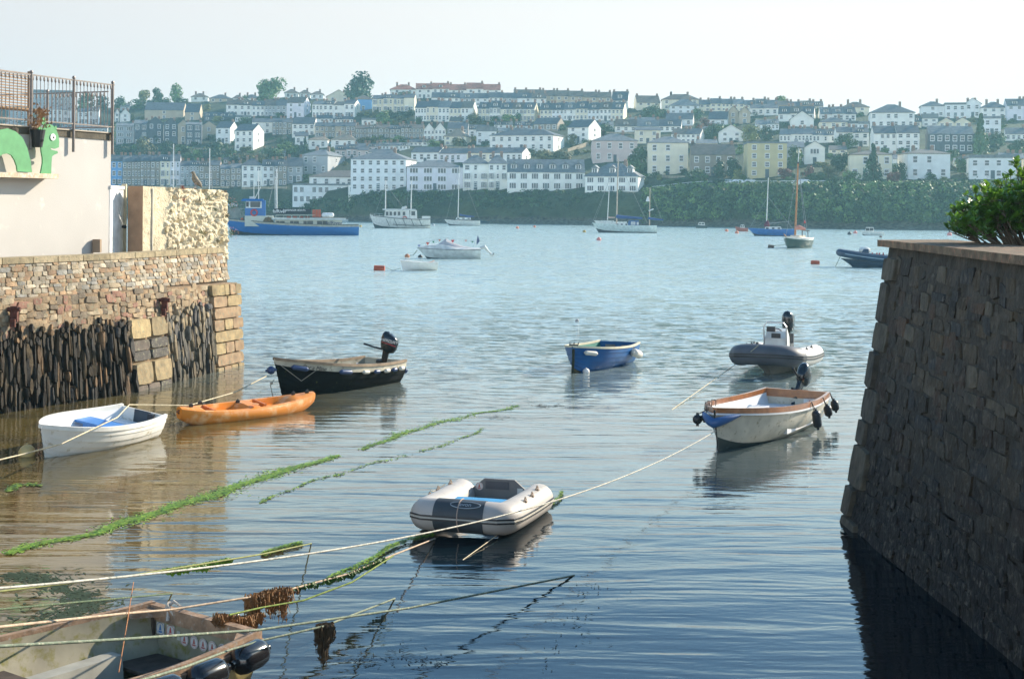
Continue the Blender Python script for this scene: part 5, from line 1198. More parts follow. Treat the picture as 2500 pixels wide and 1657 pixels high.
def text_mesh(o, s, size, loc, rot, mat, ext=.001, shear=0.0, name='lettering'):
    cu = bpy.data.curves.new('t', 'FONT'); cu.body = s; cu.size = size; cu.extrude = ext; cu.align_x = 'CENTER'; cu.align_y = 'CENTER'; cu.shear = shear; t = bpy.data.objects.new('t', cu); COL.objects.link(t)
    bpy.context.view_layer.update(); me = bpy.data.meshes.new_from_object(t); bpy.data.objects.remove(t); me.materials.clear(); me.materials.append(mat)
    q = bpy.data.objects.new(name, me); COL.objects.link(q); q.parent = o; q.location = loc; q.rotation_euler = rot; return q
def outboard(label, par, loc, s=1.0, tilt=0.0, turn=0.0, group='outboard engines', lettering=None, stripe=None, leg_col=None, dark=True):
    """an engine clamped on a boat: parts cowling, leg, bracket, tiller"""
    m = par.matrix_basis if False else Matrix.Translation(par.location) @ Matrix.Rotation(par.rotation_euler[2], 4, 'Z')
    p = m @ Vector(loc); o = thing('outboard_engine', label, 'outboard engine', p, par.rotation_euler[2] + turn, group); o.rotation_euler[1] = -tilt; o.scale = (s, s, s)
    mb = MB(); rings = []
    for z, a, b, x in ((.30, .07, .07, -.1), (.33, .15, .10, -.12), (.42, .19, .125, -.13), (.55, .20, .13, -.13), (.64, .18, .12, -.12), (.70, .12, .08, -.10), (.715, .03, .03, -.10)):
        rings.append([(x + a * math.copysign(abs(math.cos(q)) ** .7, math.cos(q)), b * math.copysign(abs(math.sin(q)) ** .7, math.sin(q)), z + .03 * math.cos(q)) for q in [k * math.pi / 8 for k in range(16)]])
    mb.loft(rings, cap0=True, cap1=True); cw = mb.build('cowling', BLK, o, smooth=True, ang=50)
    mb = MB(); mb.loft([[(-.17, -.05, .32), (-.03, -.05, .32), (-.03, .05, .32), (-.17, .05, .32)], [(-.17, -.035, -.25), (-.06, -.035, -.25), (-.06, .035, -.25), (-.17, .035, -.25)], [(-.2, -.02, -.5), (-.05, -.02, -.5), (-.05, .02, -.5), (-.2, .02, -.5)]], cap0=True, cap1=True)
    mb.box(-.24, -.06, -.33, -.04, .06, -.315); mb.tube([(-.03, 0, -.43), (-.2, 0, -.43)], [.03, .04], 8); mb.build('leg', leg_col or BLK, o)
    mb = MB(); mb.box(-.06, -.09, -.12, .02, .09, .1); mb.box(.02, -.08, .02, .06, -.04, .09); mb.box(.02, .04, .02, .06, .08, .09); mb.build('clamp', STEEL if not dark else BLKR, o)
    mb = MB(); mb.tube([(-.03, 0, .33), (.2, .02, .34), (.42, .03, .36)], [.022, .018, .026], 8); mb.build('tiller', BLKR, o)
    pr = MB()
    for k in range(3): a = k * 2.09; pr.prism([(-.21, 0, -.43), (-.215, .03 * math.cos(a + .5), -.43 + .03 * math.sin(a + .5)), (-.235, .1 * math.cos(a + .3), -.43 + .1 * math.sin(a + .3)), (-.215, .1 * math.cos(a - .2), -.43 + .1 * math.sin(a - .2))], (-.006, 0, 0))
    pr.build('propeller', BLKR, o)
    if lettering:
        for sd, rz in ((1, math.pi), (-1, 0)): text_mesh(cw, lettering, .085, (-.14, sd * .134, .55), (math.pi / 2, R(0), rz), M('white_decal', (.75, .75, .72), .5), .0015, .25)
    if stripe:
        for sd in (1, -1): mb = MB(); mb.prism([(-.30, sd * .132, .46), (.02, sd * .132, .50), (.02, sd * .132, .515), (-.30, sd * .132, .485)], (0, sd * .004, 0)); mb.build('red_stripe', M('red_decal', (.4, .02, .03), .5), cw)
    return o
def local(o, p): return Matrix.Translation(o.location) @ Matrix.Rotation(o.rotation_euler[2], 4, 'Z') @ Vector(p)
def fender(label, par, a, b, r, col, group, hang=None):
    A = local(par, a); B_ = local(par, b); o = thing('fender', label, 'fender', A, 0, group); d = B_ - A; mb = MB(); mb.capsule((0, 0, 0), d, r, 12)
    n = d.normalized(); mb.tube([-n * r * .35, n * .02], r * .3, 8); mb.tube([d + n * r * .35, d - n * .02], r * .3, 8); mb.build('body', col, o, smooth=True, ang=60)
    if hang: mb = MB(); h = local(par, hang) - A; mb.tube([(0, 0, 0), h * .5 + Vector((0, 0, -.01)), h], .008, 5); mb.tube([d, d * .6 + h * .4, h], .008, 5); mb.build('lanyard', M('dark_cord', (.06, .05, .04), .8), o)
    return o
def sticker(par, c, r, nrm_rot, square=False, col=(.45, .08, .06), name='sticker'):
    """small paper disc with a boat-like printed emblem"""
    mb = MB(); n = 4 if square else 20; a0 = math.pi / 4 if square else 0; rr = r * (1.2 if square else 1)
    mb.prism([(rr * math.cos(a0 + k * 2 * math.pi / n), rr * math.sin(a0 + k * 2 * math.pi / n), 0) for k in range(n)], (0, 0, .002)); mb.cur = 1
    ring = [(r * .86 * math.cos(k * math.pi / 10), r * .86 * math.sin(k * math.pi / 10), .0025) for k in range(20)]; mb.tube(ring + ring[:1], r * .035, 4, cap=False)
    mb.prism([(-r * .5, -r * .35, .002), (r * .5, -r * .35, .002), (r * .3, -r * .6, .002), (-r * .35, -r * .6, .002)], (0, 0, .001)); mb.prism([(-r * .3, -r * .25, .002), (r * .25, -r * .25, .002), (r * .05, r * .6, .002), (-r * .08, r * .55, .002)], (0, 0, .001))
    q = mb.build(name, [M('sticker_paper', (.62, .60, .56), .6), M('ink_%.2f_%.2f' % (col[0], col[2]), col, .6)], par); q.location = c; q.rotation_euler = nrm_rot; return q
WP = M('white_boat_paint', (.78, .76, .70), .35, var=.08, scale=3, c2=(.55, .50, .38), c2amt=.12); WPI = M('white_inner_paint', (.74, .75, .76), .5, var=.06)
RUSTB = M('rusty_screw', (.2, .08, .04), .8)
# ---- white clinker dinghy with a blue seat
def dinghy():
    o, L = place2('rowing_dinghy', 'white clinker dinghy with a blue seat, beside the left quay', 'dinghy', (88, 1040), .55, (345, 1004), .42)
    o.rotation_euler[0] = R(-8); fn = hullf(L, 1.22, .80, .42, .56, -.16, .22, full=2.6, mid=.4); hf = add_hull(o, fn, [WP], [(1, 0)], WPI, 7, .014, .03, floor=-.02)
    add_rail(o, fn, WP, .055, .07, .022); BL = M('blue_seat_paint', (.05, .20, .52), .5, var=.1)
    thwart(o, fn, L * .36, .42, .30, BL, hf, 'seat', .04)
    mb = MB(); w = hf(.3, .1); mb.box(L * .36 - .19, -w * .85, .0, L * .36 + .19, w * .85, .30); mb.build('seat_box', BL, o)
    mb = MB(); mb.box(.1, -hf(.08, .2) * .97, .2, .30, hf(.08, .2) * .97, .23); mb.build('stern_seat', WPI, o)
    mb = MB(); mb.box(.032, -.17, .16, .055, .17, .45); mb.build('engine_pad', M('dark_pad', (.06, .075, .09), .7), o)
    mb = MB(); mb.box(L * .03, .18, .26, L * .05, .3, .44); mb.build('handle_slot', BLKR, o)
    mb = MB(); mb.tube([(L * .78, .1, .0), (L * .74, .12, .18), (L * .72, .18, .25), (L * .70, .13, .18), (L * .66, .05, .02)], .008, 5); mb.build('painter_loop', M('old_rope', (.42, .38, .30), .9), o)
    mb = MB(); 
    mb.tube([(L - .02, 0, .2), (L - .25, -.12, .02), (L - .45, -.33, -.05)], .012, 5); mb.tube([(L - .4, -.36, .05), (L - .42, -.38, -.12)], .012, 5); mb.build('weedy_cord', M('brown_cord', (.28, .13, .07), .9), o)
    return o
DG = dinghy()
# ---- orange sit-on-top kayak
def kayak():
    o, L = place2('kayak', 'faded orange sit-on-top kayak tied beside the white dinghy', 'kayak', (760, 962), .30, (434, 1003), .28)
    mb = MB(); rings = []; N = 28
    def prof(t):
        w = .375 * (max(0, math.sin(math.pi * (t * .94 + .03))) ** .62); zt = .26 + .09 * (abs(2 * t - 1) ** 2.5); zb = -.08 + .22 * abs(2 * t - 1) ** 5; return w, zt, zb
    well = [(.16, .46, .22), (.54, .80, .19)]
    for i in range(N + 1):
        t = i / N; w, zt, zb = prof(t); x = L * t; r = []
        d = 0
        for a, b, ww in well:
            if a < t < b: d = .13 * min(1, (t - a) / .04, (b - t) / .04)
        for (fy, fz) in ((0, 0), (.45, .0), (.8, .18), (1, .55), (.98, .82), (.88, .97), (.66, 1.0), (.60, None), (.30, None), (0, None)):
            if fz is None: z = zt - .01 - (d if fy < .61 else 0) + (0 if d else .015 * (1 - fy)); z = zt - d if d else zt + .02 * (1 - fy)
            else: z = zb + (zt - zb) * fz
            r.append((x, w * fy, z))
        full = r + [(x_, -y_, z_) for x_, y_, z_ in reversed(r[1:-1])]; rings.append(full)
    mb.loft(rings, cap0=True, cap1=True); OR = M('faded_orange_plastic', (.72, .25, .035), .38, var=.15, scale=1.5, c2=(.80, .46, .22), c2amt=.45); mb.build('hull', OR, o, smooth=True, ang=42); o.rotation_euler[0] = R(9)
    for t0 in (.27, .64):
        s = MB(); s.ball((L * t0, 0, .14), .16, 12, (1.1, 1.2, .25)); s.bar((L * (t0 - .06), -.2, .18), (L * (t0 - .06), .2, .18), .05, .22); s.build('seat', M('orange_seat', (.55, .17, .04), .5), o, smooth=True)
    s = MB(); s.tube([(L * .5, -.22, .32), (L * .5, -.22, .325)], .07, 16); s.build('hatch', M('orange_hatch', (.60, .25, .07), .5), o)
    for sx, sy in ((.5, -.25),): pass
    for t, y, zz in ((.08, 0, .36), (.44, .1, .30), (.86, .08, .34), (.95, 0, .37), (.2, .26, .31)):
        s = MB(); s.box(L * t - .035, y - .02, zz - .02, L * t + .035, y + .02, zz + .03); s.tube([(L * t - .05, y, zz), (L * t, y, zz + .055), (L * t + .05, y, zz)], .01, 5); s.build('deck_fitting', BLKR, o)
    s = MB(); s.tube([(L * .02, 0, .33), (-.05, 0, .28), (L * .02, .0, .2)], .02, 6); s.build('carry_handle', RUSTB, o)
    return o
KY = kayak()
# ---- black workboat with an outboard
def text_side(o, fn, s, t, sz, zf, size, mat, side=1, out=.03, sh=.2):
    sec = fn[0]; a = sec(t - .05, sz, side, out); b = sec(t + .05, sz, side, out); d = (b - a).normalized(); p = sec(t, sz, side, out)
    up0 = (sec(t, min(1, sz + .05), side, out) - sec(t, sz - .05, side, out)).normalized()
    x = -d if side > 0 else d; n = x.cross(up0).normalized(); up = n.cross(x)
    q = text_mesh(o, s, size, p + n * .004, (0, 0, 0), mat, .001, sh); q.rotation_euler = Matrix((x, up, n)).transposed().to_euler(); return q
def blackboat():
    o, L = place2('motor_dinghy', 'dark tarred motor dinghy with a pale top strake and black outboard', 'boat', (668, 884), .78, (940, 878), .5)
    TAR = M('weedy_black_paint', (.006, .008, .009), .8, var=.5, scale=4, c2=(.07, .075, .015), c2amt=.05, spec=.15); CRM = M('worn_cream_strake', (.50, .46, .36), .7, var=.2, scale=4, c2=(.22, .18, .12), c2amt=.2); OLD = M('old_varnish', (.28, .20, .13), .7, var=.3, scale=6)
    INN = M('grimy_inner', (.30, .28, .22), .8, var=.3, scale=3, c2=(.10, .10, .05), c2amt=.4)
    fn = hullf(L, 1.5, .86, .50, .86, -.22, .3, full=2.5, mid=.42); hf = add_hull(o, fn, [TAR, CRM], [(.86, 0), (1, 1)], INN, 7, .014, .035, floor=.02, transom_mat=CRM)
    add_rail(o, fn, OLD, .07, .06, .03); thwart(o, fn, L * .35, .25, .27, OLD, hf); thwart(o, fn, L * .62, .22, .32, OLD, hf); thwart(o, fn, .15, .3, .26, OLD, hf, 'stern_seat')
    for i in range(6):
        t = .08 + .06 * i; p = fn[0](t, .86, -1, -.04); sticker(o, p + Vector((0, .012, 0)), .05, (R(-90), 0, 0), col=(.45, .10, .08) if i else (.08, .2, .4))
    text_side(o, fn, "Dar a Mine", .80, .90, 0, .13, BLKR, 1, .022)
    bl = M('blue_fender_vinyl', (.04, .07, .16), .4, var=.1); wf = M('white_fender_vinyl', (.62, .58, .50), .5, var=.1)
    for i, (t, c, ln, r, nm) in enumerate(((.93, bl, .34, .055, 'blue'), (.645, bl, .34, .055, 'blue'), (.46, wf, .22, .045, 'cream'), (.355, bl, .2, .045, 'blue'), (.255, wf, .2, .05, 'white'), (.175, bl, .18, .05, 'blue'), (.10, wf, .2, .055, 'cream'))):
        p = fn[0](t, .86, 1, r + .02); q = fn[0](max(.01, t - ln / L), .86, 1, r + .02); fender('%s fender on the side of the dark dinghy, %s from its bow' % (nm, ORD[i]), o, p, q, r, c, 'fenders along the dark dinghy')
    fender('blue fender hanging under the bow of the dark dinghy', o, (L + .02, .06, .62), (L + .10, -.10, .60), .09, bl, 'fenders along the dark dinghy'); fender('blue fender at the stern corner of the dark dinghy', o, (-.06, .62, .28), (-.10, .35, .22), .06, bl, 'fenders along the dark dinghy')
    mb = MB(); mb.tube([(L - .02, .0, .4), (L + .1, 0, .3), (L + .02, 0, .05), (L - .1, 0, -.1)], .012, 5); mb.ball((L + .06, 0, .33), .04, 6); mb.tube([(L - .1, .1, .72), (L - .5, .36, .35), (L - .9, .55, .62)], .006, 4); mb.build('painter', M('old_rope', (.42, .38, .30), .9), o)
    outboard('black outboard engine with white lettering and a red stripe on the dark dinghy', o, (.08, -.12, .40), 1.1, R(12), math.pi - o.rotation_euler[2] - R(8), lettering='MERCURY', stripe=True)
    return o
blackboat()
# ---- blue clinker boat
def blueboat():
    o, L = place2('rowing_boat', 'royal blue clinker boat with a green inside, in the middle', 'boat', (1387, 850), .66, (1512, 836), .5)
    BLU = M('royal_blue_gloss', (.004, .085, .26), .45, var=.15, scale=3, spec=.3); GRN = M('sea_green_inner', (.03, .20, .15), .6, var=.1); CR = M('cream_rail', (.62, .56, .40), .6, var=.15, scale=6); WEED = M('antifoul_weed', (.10, .07, .02), .8, var=.4, scale=8)
    L *= .93; fn = hullf(L, 1.40, .84, .50, .68, -.20, .12, full=2.7, mid=.42); hf = add_hull(o, fn, [WEED, BLU], [(.22, 0), (1, 1)], GRN, 8, .016, .03, floor=.0)
    add_rail(o, fn, CR, .06, .05, .025); thwart(o, fn, L * .72, .3, .3, M('brown_seat', (.16, .09, .05), .7), hf); thwart(o, fn, L * .4, .25, .25, GRN, hf)
    for y in (-.25, .22): mb = MB(); mb.box(.035, y - .14, .30, .05, y + .14, .44); mb.build('patch', M('grey_patch', (.22, .2, .19), .8), o)
    sticker(o, fn[0](.2, .8, -1, -.05) + Vector((0, .02, 0)), .06, (R(-90), 0, 0), col=(.1, .12, .15))
    ring = MB(); c = Vector((L - .12, 0, .69))
    for k in (-1, 0, 1): ring.tube([c + Vector((0, .1 * k, 0)), c + Vector((-.03, .12 * k, .09))], .014, 5)
    ring.tube([c + Vector((0, -.12, .01)), c + Vector((0, .12, .01))], .03, 6); ring.build('mooring_cleat', BLKR, o)
    ch = MB(); ch.tube([(L - .0, .04, .62), (L + .03, .05, .3), (L + .02, .02, -.1)], .035, 6); ch.build('weedy_chain', M('weed_black', (.02, .025, .01), .9, var=.5, scale=20), o)
    wf = M('white_fender_vinyl', (.62, .58, .50), .5, var=.1)
    p = fn[0](.93, .84, 1, .07); q = fn[0](.83, .84, 1, .07); fender('cream fender under the bow rail of the blue boat', o, p, q, .06, wf, 'fenders of the blue boat')
    p = fn[0](.30, .85, 1, .12); q = fn[0](.12, .72, 1, .16); fender('large cream fender with a grey end on the side of the blue boat', o, p, q, .11, wf, 'fenders of the blue boat', hang=fn[0](.22, 1, 1, .0))
    return o
blueboat()
def buoy(name, label, x, y, r, col, shape='ball', tiltd=0, Ln=None, mark=None):
    p = G(x, y + 0); 
    if shape == 'cyl': p = G(x, y)
    o = thing(name, label, 'buoy', (p.x, p.y, 0), 0, 'mooring buoys'); mb = MB()
    if shape == 'ball': mb.ball((0, 0, r * .35), r, 14); mb.tube([(0, 0, r * 1.3), (0, 0, r * 1.5)], r * .14, 6)
    elif shape == 'cyl': mb.tube([(-Ln / 2, 0, r * .45), (-Ln / 2 * .96, 0, r * .45), (Ln / 2 * .96, 0, r * .45), (Ln / 2, 0, r * .45)], [r * .92, r, r, r * .92], 16); mb.tube([(Ln * .1, 0, r * 1.4), (Ln * .1, 0, r * 1.6)], .02, 5)
    else: mb.tube([(0, 0, -.1), (0, 0, r * .3), (0, 0, r * .9), (0, 0, r * 1.3)], [r * .7, r, r * .8, r * .15], 12)
    mb.build('float', col, o, smooth=True, ang=50); o.rotation_euler[1] = R(tiltd); return o
ORG = M('faded_orange_buoy', (.62, .20, .12), .6, var=.1); PNK = M('pink_buoy', (.62, .22, .20), .6, var=.1); RDB = M('rust_red_buoy', (.38, .07, .03), .7, var=.2, scale=6); WBY = M('white_buoy', (.72, .68, .64), .5, var=.08); YBY = M('yellow_buoy', (.55, .42, .18), .5, var=.15, scale=6); KBY = M('black_buoy', (.02, .02, .03), .5); BRB = M('brown_buoy', (.10, .06, .045), .8); DYB = M('ochre_buoy', (.38, .26, .05), .6)
buoy('mooring_buoy', 'white ball buoy floating at the bow of the blue boat', 1431, 910, .09, WBY)
buoy('mooring_buoy', 'small pink float against the side of the blue boat', 1502, 888, .06, M('pale_pink', (.7, .5, .48), .6))
buoy('mooring_buoy', 'small white buoy alone in mid water behind the blue boat', 1409, 785, .075, M('grey_white_buoy', (.35, .34, .33), .8))
buoy('mooring_buoy', 'yellow ball buoy on the rope left of the white dinghy', 66, 1112, .14, YBY)
# ---- inflatables
def tube_path(L, b, rb, z0, z1, n=9, blunt=.35):
    """U shaped centre line from the port stern round the bow to starboard"""
    pts = []
    xs = L - b * rb
    for i in range(n): t = i / (n - 1); pts.append(Vector((xs * t, b * (1 - .04 * t), lerp(z0, z0 + (z1 - z0) * t ** 2 * .6, 1))))
    m = 9
    for i in range(1, m):
        a = math.pi * i / m / 1; c, s_ = math.cos(a), math.sin(a); pts.append(Vector((xs + (L - xs) * (abs(s_) ** (blunt)), b * .96 * math.copysign(abs(c) ** .75, c), z0 + (z1 - z0) * (.6 + .4 * abs(s_)))))
    for i in range(n): t = 1 - i / (n - 1); pts.append(Vector((xs * t, -b * (1 - .04 * t), z0 + (z1 - z0) * t ** 2 * .6)))
    return pts
def offs(pts, r, ang, k=1.0):
    out = []; N = len(pts)
    for i, p in enumerate(pts):
        d = (pts[min(N - 1, i + 1)] - pts[max(0, i - 1)]); n = Vector((d.y, -d.x, 0)).normalized() * -1
        out.append(p + n * r * math.cos(ang) + Vector((0, 0, r * math.sin(ang))))
    return out
def tender():
    o, L = place2('inflatable_tender', 'small grey inflatable tender with a dark bow patch and a blue seat', 'inflatable boat', (1150, 1216), .40, (1222, 1166), .42)
    L = 1.75; GR = M('pale_grey_hypalon', (.44, .40, .36), .5, var=.1, scale=3, c2=(.34, .31, .26), c2amt=.15); DG_ = M('dark_grey_patch', (.05, .058, .065), .6); r = .205; pts = tube_path(L, .56, .42, .17, .25, 9, .42)
    mb = MB(); cone = [pts[0] + Vector((-.30, -.02, .02))] + [pts[0] + Vector((-.12, 0, 0))] + pts + [pts[-1] + Vector((-.12, 0, 0))] + [pts[-1] + Vector((-.30, .02, .02))]
    mb.tube(cone, [.05, .165] + [r] * len(pts) + [.165, .05], 20); mb.build('air_tubes', GR, o, smooth=True, ang=60)
    N = len(pts); c = N // 2; mb = MB(); mb.tube([pts[i] for i in range(c - 2, c + 2)], r + .006, 22, cap=False); mb.build('bow_patch', DG_, o, smooth=True, ang=70)
    for a, nm in ((.10, .012), (-.02, .014), (-.14, .012)):
        mb = MB(); mb.tube(offs(pts, r, a), nm, 5); mb.build('rubbing_strake', BLKR if abs(a) > .05 else M('pale_strip', (.45, .42, .36), .6), o)
    mb = MB(); mb.prism([(.02, -.38, .05), (.02, .38, .05), (.02, .38, .28), (.02, .22, .41), (.02, -.22, .41), (.02, -.38, .28)], (.035, 0, 0)); tr = mb.build('transom', M('grey_board', (.16, .15, .145), .6), o)
    mb = MB(); mb.box(.056, -.20, .27, .062, .14, .38); mb.build('engine_pad', M('dark_pad2', (.07, .07, .08), .6), tr)
    sticker(tr, (.058, -.29 + .0, .30), .055, (R(90), 0, R(90)), col=(.5, .10, .06)); mb = MB(); mb.box(.056, .26, .16, .060, .34, .30); mb.build('paper_label', M('label_paper', (.6, .58, .54), .6), tr)
    mb = MB(); mb.box(L * .44, -.50, .26, L * .44 + .20, .50, .29); mb.build('seat', M('blue_seat', (.05, .28, .52), .45), o)
    mb = MB(); mb.loft([[(.02, .38, .02), (L - .42, .36, .04)], [(.02, -.38, .02), (L - .42, -.36, .04)]], closed=False); mb.build('floor', M('grey_floor', (.25, .24, .22), .7), o)
    # carrying handles and lashings
    for (i, a) in ((2, 1.2), (4, 1.0), (N - 3, 1.3), (N - 5, 1.0), (N - 6, .6), (6, .9)):
        q = offs(pts, r + .0, a)[i]; mb = MB(); mb.ball(q, .035, 8, (1.3, 1, .7)); mb.tube([q + Vector((-.05, 0, .02)), q + Vector((0, 0, .055)), q + Vector((.06, 0, .01))], .009, 5); mb.build('rope_fitting', M('weathered_fitting', (.30, .22, .16), .8), o)
    mb = MB(); q = offs(pts, r + .01, .9); mb.tube([q[N - 6] + Vector((0, -.02, .02)), q[N - 5] + Vector((0, -.06, -.02)), q[N - 4] + Vector((0, -.07, -.04)), q[N - 3] + Vector((0, 0, .02))], .008, 5); mb.build('grab_line', M('old_rope', (.42, .38, .30), .9), o)
    w = pts[c - 1].lerp(pts[c], .5); mb = MB(); mb.tube([w + Vector(((r + .012) * math.cos(a), 0, (r + .012) * math.sin(a))) for a in (1.9, 1.5, 1.1, .7, .3, -.1, -.5, -.9)], .008, 5); mb.build('bow_rope', M('pinkish_rope', (.5, .36, .28), .8), o)
    e = MB(); ww = pts[c - 1].lerp(pts[c], .2); ring = []
    for k in range(21): a = k * math.pi / 10; th = .95 + .26 * math.sin(a); ring.append(ww + Vector(((r + .010) * math.cos(th), .20 * math.cos(a), (r + .010) * math.sin(th))))
    e.tube(ring, .006, 4, cap=False); e.build('oval_logo', M('logo_grey', (.36, .40, .42), .6), o)
    text_mesh(o, 'avon', .085, ww + Vector(((r + .012) * math.cos(.95), 0, (r + .012) * math.sin(.95))), (R(36), 0, R(90)), M('logo_grey', (.36, .40, .42), .6))
    return o
tender()
fw = G(1208, 1292); o_ = thing('fender', 'white sausage fender floating in front of the grey tender', 'fender', (fw.x, fw.y, .02), R(8)); mb = MB(); mb.capsule((-.17, 0, .01), (.16, 0, .04), .06, 14); mb.build('body', M('white_vinyl', (.62, .62, .60), .35), o_, smooth=True, ang=60); mb = MB(); mb.tube([(.15, 0, .04), (.2, 0, .1), (.24, 0, .02)], .014, 5); mb.build('eyelet', RUSTB, o_)
def rib():
    o, L = place2('rigid_inflatable', 'grey rigid inflatable with a steering console and tall black engine', 'inflatable boat', (1848, 842), .74, (1955, 845), .5)
    L = 3.05; o.location = (7.42, 38.3, 0); o.rotation_euler[2] = math.atan2(-.93, -.36); GR = M('mid_grey_hypalon', (.30, .29, .28), .5, var=.1, scale=3); DGY = M('charcoal_hypalon', (.09, .095, .11), .55); r = .255; pts = tube_path(L, .74, .75, .33, .56, 9, .55); N = len(pts)
    cone = [pts[0] + Vector((-.5, 0, .02)), pts[0] + Vector((-.2, 0, 0))] + pts + [pts[-1] + Vector((-.2, 0, 0)), pts[-1] + Vector((-.5, 0, .02))]
    mb = MB(); mb.tube(cone, [.07, .19] + [r] * N + [.19, .07], 20); mb.build('air_tubes', M('light_grey_hypalon', (.55, .52, .48), .45, var=.08, scale=3), o, smooth=True, ang=60)
    c = N // 2; mb = MB(); mb.tube(pts[c - 5:c + 6], r + .006, 22, cap=False); mb.build('bow_patch', DGY, o, smooth=True, ang=70)
    for a in (.12, -.12): mb = MB(); mb.tube(offs(pts, r + .004, a), .022, 5); mb.build('rubbing_strake', BLKR, o)
    fn = hullf(L - .3, 1.2, .9, .20, .34, -.16, .6, full=2.2, vee=.6); add_hull(o, fn, [M('weathered_keel', (.30, .30, .27), .6)], [(1, 0)], None, 0, 0, .03)
    mb = MB(); mb.loft([[(.02, .6, .27), (L - 1, .5, .30)], [(.02, -.6, .27), (L - 1, -.5, .30)]], closed=False); mb.build('deck', GR, o)
    mb = MB(); mb.loft([[(1.35, -.3, .27), (1.9, -.3, .27), (1.9, .3, .27), (1.35, .3, .27)], [(1.4, -.28, .85), (1.85, -.28, .85), (1.85, .28, .85), (1.4, .28, .85)], [(1.5, -.24, 1.08), (1.72, -.24, 1.02), (1.72, .24, 1.02), (1.5, .24, 1.08)]], cap1=True); mb.v = [(x - .25, y, z) for x, y, z in mb.v]; cs = mb.build('console', M('white_gelcoat', (.62, .62, .58), .35), o)
    mb = MB(); mb.tube([(1.6, -.29, .5), (1.66, -.29, 1.16), (1.66, -.22, 1.26), (1.66, .22, 1.26), (1.66, .29, 1.16), (1.6, .29, .5)], .018, 6); mb.build('grab_frame', STEEL, o)
    mb = MB(); mb.prism([(1.9, -.05, .88), (1.9, .18, .88), (1.9, .18, 1.0), (1.9, -.05, 1.0)], (-.06, 0, .0)); mb.box(1.7, -.2, 1.03, 1.78, .02, 1.16); mb.build('instrument', BLKR, o)
    mb = MB(); mb.tube([(1.42 + .03 * math.sin(a), .16 * math.cos(a), .93 + .16 * math.sin(a)) for a in [k * math.pi / 8 for k in range(17)]], .014, 6, cap=False); mb.build('steering_wheel', BLKR, o)
    mb = MB(); mb.box(.6, -.42, .27, 1.1, .30, .66); mb.bar((.62, -.42, .78), (.62, .3, .78), .08, .25); mb.build('seat', M('charcoal_seat', (.075, .08, .085), .5), o)
    for i, a in ((3, 1.2), (N - 3, 1.25), (N - 5, 1.2), (N - 2, 1.3), (6, 1.0)):
        q = offs(pts, r, a)[i]; mb = MB(); mb.ball(q, .045, 8, (1.2, 1, .7)); mb.tube([q, q + Vector((.05, 0, .06)), q + Vector((.12, 0, .01))], .012, 5); mb.build('rope_fitting', BLKR, o)
    p = pts[c] + Vector((-.05, 0, r)); mb = MB(); mb.ball(p, .05, 8); mb.build('bow_cleat', BLKR, o)
    outboard('tall black outboard engine on the grey rigid inflatable', o, (-.08, 0, .48), 1.3, 0, 0, leg_col=BLK)
    return o, pts
RB, rpts = rib()
